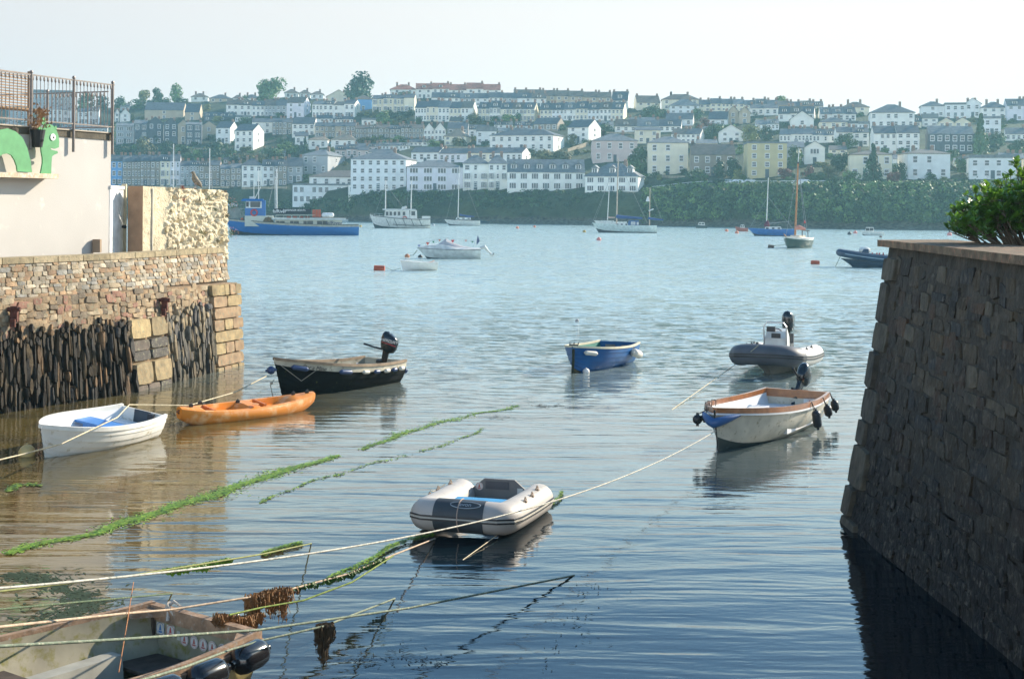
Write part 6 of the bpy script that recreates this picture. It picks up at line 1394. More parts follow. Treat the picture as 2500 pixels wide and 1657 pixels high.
# ---- white wooden boat with varnished rails
def woodboat():
    o, L = place2('wooden_boat', 'cream wooden boat with orange varnished rails, near the right wall', 'boat', (1744, 1004), .72, (1946, 962), .5)
    VAR = M('orange_varnish', (.33, .125, .042), .3, var=.25, scale=8, coat=.4); CRM = M('cream_topsides', (.58, .54, .44), .4, var=.16, scale=4, c2=(.30, .26, .16), c2amt=.2); BOT = M('dark_antifoul', (.02, .04, .04), .6)
    fn = hullf(L, 1.55, .84, .52, .74, -.2, .22, full=2.6, mid=.40); hf = add_hull(o, fn, [BOT, CRM], [(.36, 0), (1, 1)], WPI, 0, 0, .03, floor=.04)
    add_rail(o, fn, VAR, .06, .09, .022); add_rail(o, fn, WPI, .03, .03, .03, 'rubbing_band', dz=-.065)
    mb = MB(); a = fn[0](0, 1, 1); mb.box(-.02, -a.y, a.z - .12, .05, a.y, a.z + .04); mb.build('transom_rail', VAR, o)
    thwart(o, fn, L * .33, .28, .28, WPI, hf); thwart(o, fn, L * .60, .25, .30, WPI, hf); thwart(o, fn, .25, .4, .26, WPI, hf, 'stern_seat')
    mb = MB(); mb.box(L * .15, -.62, .1, L * .62, -.34, .33); mb.box(L * .15, .34, .1, L * .55, .62, .33); mb.build('side_bench', WPI, o)
    mb = MB(); mb.loft([[(L * .82, .36, .60), (L * .97, .05, .66)], [(L * .82, -.36, .60), (L * .97, -.05, .66)]], closed=False); mb.build('foredeck', WPI, o)
    mb = MB(); mb.box(.04, .15, .30, .05, .42, .46); mb.build('panel', M('white_panel', (.7, .7, .68), .5), o); sticker(o, (.056, .28, .39), .05, (R(90), 0, R(90)), col=(.5, .06, .05))
    mb = MB(); pts = []
    for k in range(13): t = (k - 6) / 6; pts.append((L + .03 - .42 * abs(t) ** 1.5 * .9, t * .34, .52 + .12 * abs(t)))
    mb.tube(pts, [.02 + .065 * (1 - abs((k - 6) / 6) ** 2) for k in range(13)], 10); mb.build('bow_fender', M('blue_bow_fender', (.03, .10, .26), .45), o, smooth=True, ang=70)
    mb = MB(); mb.tube([fn[0](1, s / 10) + Vector((.012, 0, 0)) for s in range(0, 11)], .014, 5); mb.build('stem_band', BLKR, o)
    g = 'fenders of the cream wooden boat'
    mb = MB()
    for t in (.60, .68, .76, .83, .9): p = fn[0](t, 1, -1, 0); mb.tube([p + Vector((0, -.03, -.06)), p + Vector((0, -.02, .06)), p + Vector((0, .06, .05)), p + Vector((0, .06, -.06))], .01, 5)
    mb.build('lashings', M('dark_cord', (.06, .05, .04), .8), o)
    for i, (t, lb, dz, r) in enumerate(((.36, 'big black and grey fender on the near side of the cream boat', .34, .085), (.17, 'black fender near the stern quarter of the cream boat', .22, .08), (.02, 'black fender at the stern corner of the cream boat', .22, .08))):
        p = fn[0](t, 1, 1, .06); fender(lb, o, (p.x, p.y + .05, p.z - .10), (p.x - .06, p.y + .08, p.z - .10 - dz), r, BLKR if i else M('fender_black_grey', (.03, .035, .045), .35), g, hang=(p.x, p.y - .03, p.z + .05))
    p = fn[0](.93, 1, -1, .08); fender('black pear fender hanging off the bow of the cream boat', o, (p.x + .1, p.y - .1, p.z - .10), (p.x + .1, p.y - .1, p.z - .27), .085, BLKR, g, hang=(p.x, p.y + .1, p.z + .04)); fender('second black fender tucked behind the bow of the cream boat', o, (p.x - .12, p.y - .06, p.z - .12), (p.x - .12, p.y - .06, p.z - .24), .07, BLKR, g)
    outboard('black outboard engine tilted up on the stern of the cream boat', o, (-.03, -.06, .52), .95, R(35), R(-12))
    return o, fn, L
WB, wfn, wL = woodboat()
# ---- weathered rowing boat in the lower left corner
def forerow():
    o, L = place2('old_rowing_boat', 'weathered open boat with stickers inside, cut by the lower left corner', 'boat', (-230, 1830), .52, (505, 1515), .5)
    L = 3.5; sx, sy = -2.70, 12.62; o.location = (sx, sy, 0); o.rotation_euler[2] = math.atan2(-.80, -.60); GW = M('grey_weathered_wood', (.27, .17, .105), .85, var=.4, scale=9, bump=.004, bscale=40, c2=(.34, .29, .24), c2amt=.3); INN = M('mouldy_grp', (.30, .27, .19), .75, var=.3, scale=3, c2=(.20, .18, .04), c2amt=.4); OUTM = M('yellowed_hull', (.42, .34, .14), .5, var=.3, scale=4, c2=(.10, .08, .03), c2amt=.3)
    fn = hullf(L, 1.75, .80, .50, .62, -.24, .3, full=2.6, mid=.42); hf = add_hull(o, fn, [OUTM], [(1, 0)], INN, 0, 0, .03, floor=.02, transom_mat=INN)
    add_rail(o, fn, GW, .055, .08, .03, t1=.97); add_rail(o, fn, GW, .03, .035, .06, 'outer_strake', t1=.97, dz=-.05)
    a = fn[0](0, 1, 1); mb = MB(); mb.box(-.03, -a.y, a.z - .11, .05, a.y, a.z + .02); mb.build('transom_cap', GW, o)
    for s_ in (-1, 1): mb = MB(); mb.prism([(.05, s_ * (a.y - .01), a.z - .06), (.30, s_ * (a.y + .0), a.z - .06), (.05, s_ * (a.y - .22), a.z - .06)], (0, 0, .055)); mb.build('corner_knee', GW, o)
    DKW = M('dark_wet_wood', (.075, .055, .042), .8, var=.4, scale=8, bump=.004, bscale=30)
    mb = MB(); w = hf(.16, .24); mb.box(.06, -w * .93, .10, .50, w * .93, .13); mb.build('stern_seat', DKW, o)
    thwart(o, fn, L * .46, .22, .27, DKW, hf)
    mb = MB(); mb.loft([[(.55, .42, .05), (L * .8, .34, .06)], [(.55, .42, .22), (L * .8, .34, .24)], [(.55, .32, .22), (L * .8, .26, .24)], [(.55, .16, .05), (L * .8, .12, .06)]], closed=False); mb.build('side_tank', M('pale_grp', (.34, .33, .28), .6, var=.2, scale=4), o)
    mb = MB(); mb.loft([[(.55, -.62, .06), (L * .8, -.5, .06)], [(.55, -.60, .26), (L * .8, -.5, .28)], [(.55, -.44, .26), (L * .8, -.34, .28)], [(.55, -.42, .05), (L * .8, -.32, .06)]], closed=False); mb.build('side_tank', M('pale_grp', (.34, .33, .28), .6, var=.2, scale=4), o)
    mb = MB()
    for k in range(5): x = L * .46 + (k - 2) * .018; mb.tube([(x, -.17, .265), (x, -.17, .31), (x, .03, .31), (x, .03, .265)], .009, 5)
    mb.build('rope_lashing', M('black_cord', (.03, .028, .025), .9), o)
    # stickers on the inside of the transom
    tx = .034
    for i, y in enumerate((.27, .14, .02, -.10, -.23)): sticker(o, (tx, y, .31), .056, (R(90), 0, R(90)), col=(.42, .10, .08) if i else (.15, .12, .2), name='sticker')
    for y, c in ((-.56, (.06, .2, .45)), (-.42, (.5, .08, .08))): sticker(o, (tx, y, .35), .062, (R(90), 0, R(90)), True, c, name='square_sticker')
    mb = MB(); mb.box(tx, -.33, .29, tx + .003, -.29, .37); mb.build('torn_sticker', M('old_paper', (.5, .48, .4), .7), o)
    mb = MB(); mb.box(tx, -.66, .10, tx + .03, -.63, .5); mb.build('transom_strut', DKW, o)
    # big black fenders outside the near side
    for i, t in enumerate((.02, .17, .31)):
        p = fn[0](t, .92, 1, .13); q = fn[0](t + .115, .92, 1, .13); fender('large glossy black fender on the foreground boat, %s from the stern' % ORD[i], o, p, q, .12, M('glossy_black_vinyl', (.015, .015, .017), .18, coat=.4), 'fenders of the foreground boat')
    mb = MB(); c = Vector((.0, -.42, a.z + .02)); mb.tube([c + Vector((.05, -.05, 0)), c + Vector((0, 0, .06)), c + Vector((-.03, .06, .02)), c + Vector((.04, .04, -.04)), c + Vector((.06, -.02, .04)), c + Vector((.0, -.06, .05)), c + Vector((.07, .0, -.1))], .017, 6); mb.build('rope_knot', M('grey_rope', (.42, .38, .33), .9), o)
    mb = MB()
    for t in (.45, .62): p = fn[0](t, .72, -1, -.045); mb.bar(p, fn[0](t + .12, .72, -1, -.05), .02, .025)
    mb.build('oar_clip', DKW, o)
    return o, fn
FR, ffn = forerow()
# ------------------------------------------------------------------ boats further out, each laid out from its waterline
def far_boat(name, label, cat, x0, x1, ywl, bow='L', B=None, yaw=0.0, group='boats moored in the harbour'):
    """x0..x1 photo extent of the hull, ywl waterline; local x runs to the right, z up"""
    xc = (x0 + x1) / 2; p = G(xc, ywl); s = p.y / F; o = thing(name, label, cat, (p.x, p.y, 0), math.atan2(-p.x, p.y) * -1 * -1 + R(yaw), group); o.rotation_euler[2] = -math.atan(p.x / p.y) + R(yaw)
    return o, s, (lambda x, y=ywl: Vector(((x - xc) * s, 0, (ywl - y + (x - xc) * .007) * s))), (x1 - x0) * s
def far_hull(o, Ln, B, g0, g1, k0, mats, bands, bow='L', tf=.7, rake=.4, deck=None, full=2.2, th=.05, tilt_bow=None):
    fn = hullf(Ln, B, tf, g0, g1, k0, rake, full); sg = -1 if bow == 'L' else 1
    h = thing('tmp', '', 'x'); add_hull(h, fn, mats, bands, None, 0, 0, th, nt=16)
    for c in list(h.children):
        me = c.data
        for v in me.vertices: v.co = Vector((sg * (v.co.x - Ln / 2), sg * v.co.y, v.co.z))
        c.parent = o
    bpy.data.objects.remove(h)
    mb = MB(); a = []; b = []
    for i in range(17):
        t = i / 16 * .99; p = fn[0](t, 1); a.append((sg * (p.x - Ln / 2), sg * p.y, p.z - .06)); b.append((sg * (p.x - Ln / 2), -sg * p.y, p.z - .06))
    mb.loft([a, b], closed=False); mb.build('deck', deck or WPI, o)
    for side in (1, -1):
        mb = MB(); mb.tube([(sg * (fn[0](i / 16, 1).x - Ln / 2), side * fn[0](i / 16, 1).y, fn[0](i / 16, 1).z) for i in range(17)], .035, 5); mb.build('gunwale', mats[min(1, len(mats) - 1)] if deck is None else mats[0], o)
    return fn, (lambda t, s, side=1, out=0: (lambda p: Vector((sg * (p.x - Ln / 2), p.y, p.z)))(fn[0](t, s, side, out)))
def pole(o, a, b, r, mat, name='mast', r1=None): mb = MB(); mb.tube([a, b], [r, r1 or r * .7], 8); return mb.build(name, mat, o)
def bx(o, a, b, w, mat, name, slope=0.0):
    mb = MB(); x0, x1, z0, z1 = min(a.x, b.x), max(a.x, b.x), min(a.z, b.z), max(a.z, b.z); mb.loft([[(x0, -w / 2, z0), (x1, -w / 2, z0), (x1, w / 2, z0), (x0, w / 2, z0)], [(x0 + slope, -w * .45, z1), (x1 - slope * .6, -w * .45, z1), (x1 - slope * .6, w * .45, z1), (x0 + slope, w * .45, z1)]], cap0=True, cap1=True); return mb.build(name, mat, o)
def panes(o, lst, y, mat=None, name='window'):
    for a, b in lst: mb = MB(); mb.box(min(a.x, b.x), y - .02, min(a.z, b.z), max(a.x, b.x), y + .03, max(a.z, b.z)); mb.build(name, mat or GLASS, o)
ALU = M('aluminium_spar', (.62, .62, .60), .4, var=.05, metal=.3); WDM = M('varnished_spar', (.36, .15, .05), .4, var=.2); WIRE = M('rigging_wire', (.25, .26, .27), .5); NAVY = M('navy_canvas', (.02, .06, .20), .8); WHG = M('white_gelcoat', (.62, .62, .58), .35)
def rigging(o, top, pts, r=.018):
    for p in pts: mb = MB(); mb.tube([top, p], r, 4); mb.build('stay', WIRE, o)
# ferry
def ferry():
    o, s, q, Ln = far_boat('ferry', 'blue and white passenger ferry with a blue wheelhouse, beyond the left quay', 'ferry', 552, 874, 574); BLU = M('ferry_blue', (.01, .12, .36), .4, var=.08); CRE = M('ferry_cream', (.50, .50, .42), .6, var=.08); KN = M('ferry_black', (.02, .03, .04), .5)
    far_hull(o, Ln, 4.4, 1.45, 2.3, -.5, [KN, BLU, M('ferry_cap', (.35, .34, .28), .7)], [(.42, 0), (.94, 1), (1, 2)], 'L', .75, 1.2, CRE)
    c = bx(o, q(668, 552), q(835, 536), 3.4, CRE, 'saloon', .25); bx(o, q(600, 552), q(668, 527), 2.8, CRE, 'forward_cabin'); bx(o, q(664, 536), q(842, 533), 3.7, M('ferry_deck', (.55, .56, .50), .7), 'upper_deck')
    panes(o, [(q(x, 549), q(x + w, 539.5)) for x, w in ((675, 8), (684, 11), (708, 8), (717, 12), (740, 8), (749, 14), (773, 12), (786, 12))], -1.7)
    wh = bx(o, q(600, 527), q(648, 508), 2.4, BLU, 'wheelhouse'); bx(o, q(602, 508), q(648, 491), 2.3, M('ferry_white', (.62, .64, .64), .6), 'wheelhouse_top'); bx(o, q(590, 491), q(646, 486), 2.7, BLU, 'wheelhouse_roof', .3)
    panes(o, [(q(613, 506), q(636, 493)), (q(603, 505), q(609, 493))], -1.15); bx(o, q(640, 527), q(649, 489), 2.42, BLU, 'wheelhouse_corner')
    mb = MB(); cc = q(622, 519); mb.tube([(cc.x + .42 * math.cos(a), -1.26, cc.z + .42 * math.sin(a)) for a in [k * math.pi / 8 for k in range(17)]], .11, 8, cap=False); mb.build('lifebuoy', M('lifebuoy_red', (.45, .04, .05), .6), o)
    mb = MB(); a, b = q(670, 522), q(758, 510); mb.box(a.x, -1.78, a.z, b.x, -1.74, b.z); mb.build('banner', M('dark_banner', (.015, .018, .03), .7), o); text_mesh(o, 'falRiver', .62, (q(683, 516).x, -1.785, q(683, 516).z), (R(90), 0, 0), FRAME); text_mesh(o, 'PASSENGER BOATS', .36, (q(718, 514).x, -1.785, q(718, 513.5).z), (R(90), 0, 0), FRAME); text_mesh(o, 'falRiver', .75, (q(814, 544).x, -1.72, q(814, 544.5).z), (R(90), 0, 0), M('ink_navy', (.03, .04, .10), .6))
    for i, x in enumerate(range(674, 768, 19)): mb = MB(); a, b = q(x, 533), q(x + 18, 525); mb.bar((a.x, -1.7, b.z), (b.x, -1.7, b.z), .06, .06); mb.bar((a.x, -1.7, a.z), (a.x, -1.7, b.z), .05, .05, (0, 1, 0)); mb.build('deck_rail', CRE, o)
    RED = M('orange_red', (.50, .10, .04), .6)
    for x in (762, 769, 776): bx(o, q(x, 530), q(x + 6, 512), 1.6, RED, 'stacked_seats')
    mb = MB(); a = q(784, 525); b = q(814, 525); mb.capsule((a.x, -.9, a.z), (b.x, -.9, b.z), .33, 12); mb.build('liferaft_canister', M('canister_white', (.66, .68, .68), .5), o, smooth=True); 
    for x in (700, 715, 730, 745): bx(o, q(x, 533), q(x + 10, 528), 1.2, M('bench_red', (.25, .05, .03), .7), 'bench')
    mb = MB(); mb.ball((q(656, 540).x, -1.3, q(656, 543).z), .75, 10, (1, .6, 1.1)); mb.build('net_bundle', M('brown_net', (.12, .08, .04), .9, var=.5, scale=6), o)
    for x, y0, y1, r in ((676, 512, 413, .10), (672, 512, 430, .05), (621, 487, 442, .05), (632, 487, 410, .05)): pole(o, q(x, y0), q(x - 1, y1), r, ALU)
    pole(o, q(622, 487), q(645, 440), .06, WHG, 'derrick'); rigging(o, q(675, 415), [q(655, 505)], .035); bx(o, q(610, 487), q(622, 480), .8, WHG, 'radar'); mb = MB(); mb.tube([q(593, 543), q(593, 537), q(593, 531)], [.25, .3, .08], 8); mb.build('red_lamp', RED, o)
    return o
ferry()
def motor_yacht():
    o, s, q, Ln = far_boat('motor_cruiser', 'white wheelhouse cruiser with black rubbing bars and two masts', 'motor boat', 903, 1050, 557); KN = M('ferry_black', (.02, .03, .04), .5)
    fn, hp = far_hull(o, Ln, 3.6, 1.75, 2.5, -.5, [KN, WHG], [(.36, 0), (1, 1)], 'L', .78, 1.0)
    for z0 in (.60, .97):
        mb = MB(); mb.tube([hp(t, z0 + .0, -1, .05) for t in [i / 12 * (.95 if z0 > .8 else .62) for i in range(13)]], .07, 5); mb.build('rubbing_bar', KN, o)
    for x in (943, 962, 983, 1003, 1022): mb = MB(); mb.bar(Vector((q(x).x, -1.85, q(x, 534).z)), Vector((q(x + 8).x, -1.72, q(x, 552).z)), .1, .08); mb.build('rubbing_bar', KN, o)
    bx(o, q(938, 535), q(1000, 513), 2.4, WHG, 'cabin', .15); bx(o, q(1000, 538), q(1018, 513), 2.4, WHG, 'wheelhouse', .1); bx(o, q(934, 513), q(1014, 510.5), 2.7, WHG, 'cabin_roof')
    panes(o, [(q(x, 526), q(x + 6, 517)) for x in (942, 951, 961, 971, 983)] + [(q(1004, 526), q(1013, 516))], -1.2)
    pole(o, q(941, 511), q(941, 440), .11, ALU); pole(o, q(1003, 512), q(1004, 441), .11, ALU); rigging(o, q(941, 450), [q(917, 520), q(985, 508)]); mb = MB(); mb.capsule(q(980, 510), q(993, 505), .3, 10); mb.build('dinghy_cover', WHG, o, smooth=True); pole(o, q(994, 511), q(994, 484), .09, KN, 'antenna_post')
    mb = MB(); cc = q(988, 533); mb.tube([(cc.x + .35 * math.cos(a), -1.3, cc.z + .35 * math.sin(a)) for a in [k * math.pi / 8 for k in range(17)]], .1, 8, cap=False); mb.build('lifebuoy', M('lifebuoy_red', (.45, .04, .05), .6), o)
    mb = MB(); [mb.tube([q(x, 536 - (x < 930) * 2), q(x, 521)], .03, 4) for x in (904, 915, 926)]; mb.tube([q(904, 521), q(935, 522)], .03, 4); mb.build('bow_rail', STEEL, o); mb = MB(); mb.box(q(1030).x, -1.2, 1.0, q(1050).x, 1.2, 2.3); mb.build('stern_box', WHG, o)
motor_yacht()
def yacht(label, x0, x1, ywl, hullmat, masts, fb=(1.0, 1.3), B=2.6, bow='L', cabin=None, booms=(), stays=(), extra=None, name='sailing_boat', k=.5, band=None):
    o, s, q, Ln = far_boat(name, label, 'sailing boat', x0, x1, ywl); fn, hp = far_hull(o, Ln, B, fb[0], fb[1], -.4, [band or M('antifoul_dark', (.05, .05, .06), .7), hullmat], [(k, 0), (1, 1)], bow, .6, 1.1)
    if cabin:
        a, b, ya, yb = cabin; bx(o, q(a, yb), q(b, ya), B * .6, WHG, 'cabin', .2); n = 3
        panes(o, [(q(a + (b - a) * (i + .3) / n, yb - (yb - ya) * .3), q(a + (b - a) * (i + .75) / n, ya + (yb - ya) * .2)) for i in range(n)], -B * .3)
    for x, yb, xt, yt, m, r in masts:
        pole(o, q(x, yb), q(xt, yt), r, m); mb = MB(); mb.bar(q(xt, yt + (yb - yt) * .35) + Vector((0, -.6, 0)), q(xt, yt + (yb - yt) * .35) + Vector((0, .6, 0)), .05, .04); mb.build('spreader', m, o)
    for (xa, ya, xb, yb, r, m) in booms: mb = MB(); mb.tube([q(xa, ya), q(lerp(xa, xb, .15), lerp(ya, yb, .15) + 1), q(xb, yb)], [r * 1.1, r, r * .5], 8); mb.build('sail_cover', m, o, smooth=True)
    for (xa, ya, xb, yb) in stays: rigging(o, q(xa, ya), [q(xb, yb)])
    if extra: extra(o, q, s)
    return o
yacht('white sloop with a blue boom cover, left of centre by the cliff', 1085, 1172, 551, WHG, [(1118, 538, 1120, 405, ALU, .10)], cabin=(1112, 1150, 531, 536), booms=[(1122, 524, 1158, 529, .2, NAVY)], stays=[(1120, 407, 1090, 533), (1120, 407, 1170, 535)], extra=lambda o, q, s: bx(o, q(1134, 534), q(1150, 528), 1.3, NAVY, 'spray_hood', .2))
def ketch_x(o, q, s):
    bx(o, q(1533, 552), q(1560, 538), 1.9, M('blue_wheelhouse', (.02, .08, .22), .6), 'wheelhouse', .1); panes(o, [(q(1540, 549), q(1551, 541)), (q(1554, 549), q(1559, 542))], -.98, M('pale_curtain', (.5, .5, .5), .6)); mb = MB(); mb.tube([q(1583, 515), q(1595, 510)], .12, 6); mb.build('wind_generator', ALU, o); mb = MB(); mb.tube([q(1581, 492), q(1581, 480)], [.35, .12], 6); mb.build('radar_reflector', ALU, o)
yacht('white ketch with two navy sail covers and a blue wheelhouse', 1446, 1603, 568, M('pale_green_white', (.55, .62, .58), .4), [(1505, 548, 1508, 386, M('buff_spar', (.42, .33, .25), .5), .12), (1585, 550, 1586, 458, M('buff_spar', (.42, .33, .25), .5), .09)], fb=(1.15, 1.6), B=3.2, cabin=(1502, 1534, 545, 552), booms=[(1504, 528, 1568, 533, .30, NAVY), (1582, 532, 1619, 537, .20, NAVY)], stays=[(1507, 388, 1444, 549), (1507, 388, 1580, 545), (1586, 460, 1618, 545)], extra=ketch_x)
yacht('white sloop moored just behind the ketch', 1450, 1530, 553, WHG, [(1483, 537, 1488, 434, ALU, .10)], cabin=(1465, 1500, 539, 545), booms=[(1485, 530, 1502, 531, .16, M('tan_cover', (.40, .28, .24), .8))], stays=[(1488, 436, 1452, 540)])
yacht('small white yacht with a bare mast behind the ketch stern', 1520, 1575, 547, WHG, [(1543, 534, 1546, 472, ALU, .09)], fb=(.8, 1), stays=[(1546, 474, 1574, 538), (1546, 474, 1522, 538)])
yacht('blue hulled sloop with a maroon sail bundle, left of the wooden mast', 1827, 1938, 576, M('sloop_blue', (.02, .12, .36), .4), [(1871, 556, 1875, 434, ALU, .08)], fb=(1.0, 1.15), B=2.6, cabin=(1866, 1908, 554, 561), booms=[(1872, 545, 1930, 540, .05, WIRE)], stays=[(1874, 480, 1832, 555), (1874, 480, 1936, 560)], extra=lambda o, q, s: (lambda mb: (mb.tube([q(1872, 556), q(1872, 548), q(1874, 538)], [.28, .45, .1], 8), mb.build('furled_sail', M('maroon_sail', (.12, .02, .05), .9), o)))(MB()))
# gaffer seen bow-on with a wooden mast
def gaffer():
    o, s, q, Ln = far_boat('gaff_cutter', 'dark green bow-on cutter with a tall varnished wooden mast', 'sailing boat', 1910, 1980, 605); GREEN = M('bottle_green', (.015, .05, .045), .4); L = 6.0
    fn = hullf(L, 2.5, .6, 1.0, 1.25, -.4, .5, 2.2); h = thing('t', '', 'x'); add_hull(h, fn, [GREEN, GREEN, WHG], [(.45, 0), (.93, 1), (1, 2)], None, 0, 0, .05, nt=16)
    rot = Matrix.Rotation(R(-112), 3, 'Z')
    def X(p): return rot @ (Vector(p) - Vector((L / 2, 0, 0)))
    for c in list(h.children):
        for v in c.data.vertices: v.co = X(v.co)
        c.parent = o
    bpy.data.objects.remove(h); mb = MB(); a = [X(fn[0](i / 16 * .99, 1, 1) + Vector((0, 0, -.05))) for i in range(17)]; b = [X(fn[0](i / 16 * .99, 1, -1) + Vector((0, 0, -.05))) for i in range(17)]; mb.loft([a, b], closed=False); mb.build('deck', M('cream_deck', (.58, .52, .42), .7), o)
    for sd in (1, -1): mb = MB(); mb.tube([X(fn[0](i / 16, 1, sd)) for i in range(17)], .05, 6); mb.build('gunwale', M('pale_rail', (.6, .55, .5), .5), o)
    mb = MB(); cb = [X(p) for p in ((2.0, -.6, 1.0), (3.6, -.5, 1.0), (3.6, .5, 1.0), (2.0, .6, 1.0))]; mb.prism(cb, (0, 0, .35)); mb.build('cabin', M('cream_deck', (.58, .52, .42), .7), o)
    m0 = q(1941, 577); pole(o, m0, q(1947, 398), .11, WDM); pole(o, q(1947, 400), q(1949, 362), .05, WHG, 'topmast'); mb = MB(); mb.tube([q(1947, 400), q(1947, 396)], .13, 8); mb.build('mast_band', BLKR, o)
    mb = MB(); mb.tube([q(1941, 557), q(1950, 555), q(1966, 560)], [.22, .25, .12], 8); mb.build('furled_sail', M('pink_canvas', (.50, .22, .17), .8), o, smooth=True); mb = MB(); mb.tube([q(1956, 562), q(1976, 563)], .05, 6); mb.tube([q(1958, 576), q(1958, 562)], .05, 6); mb.tube([q(1972, 580), q(1971, 563)], .04, 6); mb.build('boom_crutch', M('dark_wood', (.08, .05, .04), .7), o)
    rigging(o, q(1947, 396), [q(1919, 580), q(1966, 575), q(1969, 560)], .02); mb = MB(); mb.tube([X(fn[0](1, 1)), X(fn[0](1, .9) + Vector((.6, 0, .4)))], .06, 6); mb.build('bowsprit', WDM, o); mb = MB(); mb.tube([q(1964, 545), q(1964, 538)], [.12, .02], 6); mb.build('pennant', M('red_cloth', (.5, .05, .05), .8), o)
gaffer()
def speedboat():
    o, s, q, Ln = far_boat('speedboat', 'white speedboat under a grey cover with bunting flags', 'speedboat', 1018, 1173, 631); HM = M('pale_grey_gel', (.56, .60, .58), .35); KN = M('ferry_black', (.02, .03, .04), .5)
    fn = hullf(Ln, 2.0, .9, .74, .86, -.2, .85, 2.3, vee=.3)
    h = thing('t', '', 'x'); add_hull(h, fn, [KN, HM], [(.30, 0), (1, 1)], None, 0, 0, .04, nt=16)
    for c in list(h.children):
        for v in c.data.vertices: v.co = Vector((-(v.co.x - Ln / 2), -v.co.y, v.co.z))
        c.parent = o
    bpy.data.objects.remove(h)
    mb = MB(); rr = []
    for t, k in ((0, .06), (.2, .12), (.4, .16), (.62, .34), (.8, .28), (.93, .12), (1, .02)):
        p = fn[0](min(t, .995), 1); y = p.y; x = -(p.x - Ln / 2); rr.append([(x, -y, p.z), (x, -y * .7, p.z + k), (x, 0, p.z + k * 1.15), (x, y * .7, p.z + k), (x, y, p.z)])
    mb.loft(rr, closed=False); mb.build('deck', WHG, o, smooth=True)
    mb = MB(); pk = q(1089, 582); cov = []
    for x, yt, w in ((1064, 600, .5), (1078, 590, .6), (1089, 582, .55), (1105, 592, .7), (1130, 601, .8), (1158, 605, .8)):
        a = q(x, yt); zb = q(x, 611).z; cov.append([(a.x, -w, zb), (a.x, -w * .45, a.z - (a.z - zb) * .25), (a.x, 0, a.z), (a.x, w * .45, a.z - (a.z - zb) * .25), (a.x, w, zb)])
    mb.loft(cov, closed=False); mb.build('boat_cover', M('grey_canvas', (.40, .40, .42), .9), o, smooth=True, ang=30)
    mb = MB(); mb.tube([hp_ for hp_ in [Vector((-(fn[0](t, .97).x - Ln / 2), -fn[0](t, .97).y - .01, fn[0](t, .97).z)) for t in [i / 12 for i in range(13)]]], .022, 5); mb.build('hull_stripe', KN, o)
    mb = MB(); ln = [q(1018, 600), q(1050, 588), q(1089, 580), q(1115, 583), q(1160, 590)]; ln = [p + Vector((0, -.3, 0)) for p in ln]; mb.tube(ln, .008, 4); mb.build('bunting_line', WIRE, o)
    for x, y, c in ((1023, 598, (.1, .12, .35)), (1044, 592, (.6, .12, .08)), (1058, 589, (.03, .2, .1)), (1073, 585, (.55, .15, .08)), (1105, 586, (.6, .03, .03)), (1137, 586, (.6, .25, .2)), (1153, 589, (.03, .18, .1))):
        p = q(x, y) + Vector((0, -.3, 0)); mb = MB(); k = .16 if x in (1105, 1044) else .11; mb.prism([p + Vector((-k, 0, .02)), p + Vector((k, 0, .02)), p + Vector((0, 0, -k * 1.3))], (0, .01, 0)); mb.build('bunting_flag', M('flag_%.2f_%.2f' % (c[0], c[1]), c, .8), o)
    pole(o, q(1158, 604), q(1166, 573), .012, ALU, 'flagstaff'); mb = MB(); a = q(1166, 574); mb.prism([a, a + Vector((.17, 0, -.48)), q(1164, 598), q(1163, 589)], (0, .01, 0)); mb.build('ensign', M('dark_blue_flag', (.10, .13, .22), .8), o)
    text_mesh(o, 'Mistral', .10, (q(1084, 607).x, -.86, q(1084, 609.5).z), (R(75), 0, 0), KN)
    mb = MB(); mb.tube([q(1172, 606), q(1183, 603), q(1190, 612)], [.10, .16, .10], 8); mb.tube([q(1186, 608), q(1203, 624)], [.09, .07], 8); mb.tube([q(1196, 622), q(1205, 622)], .09, 8); mb.build('tilted_engine', M('grey_engine', (.50, .52, .50), .5), o, smooth=True); mb = MB(); mb.ball(q(1205, 620), .1, 8, (.5, 1, 1)); mb.build('propeller', BLKR, o)
speedboat()
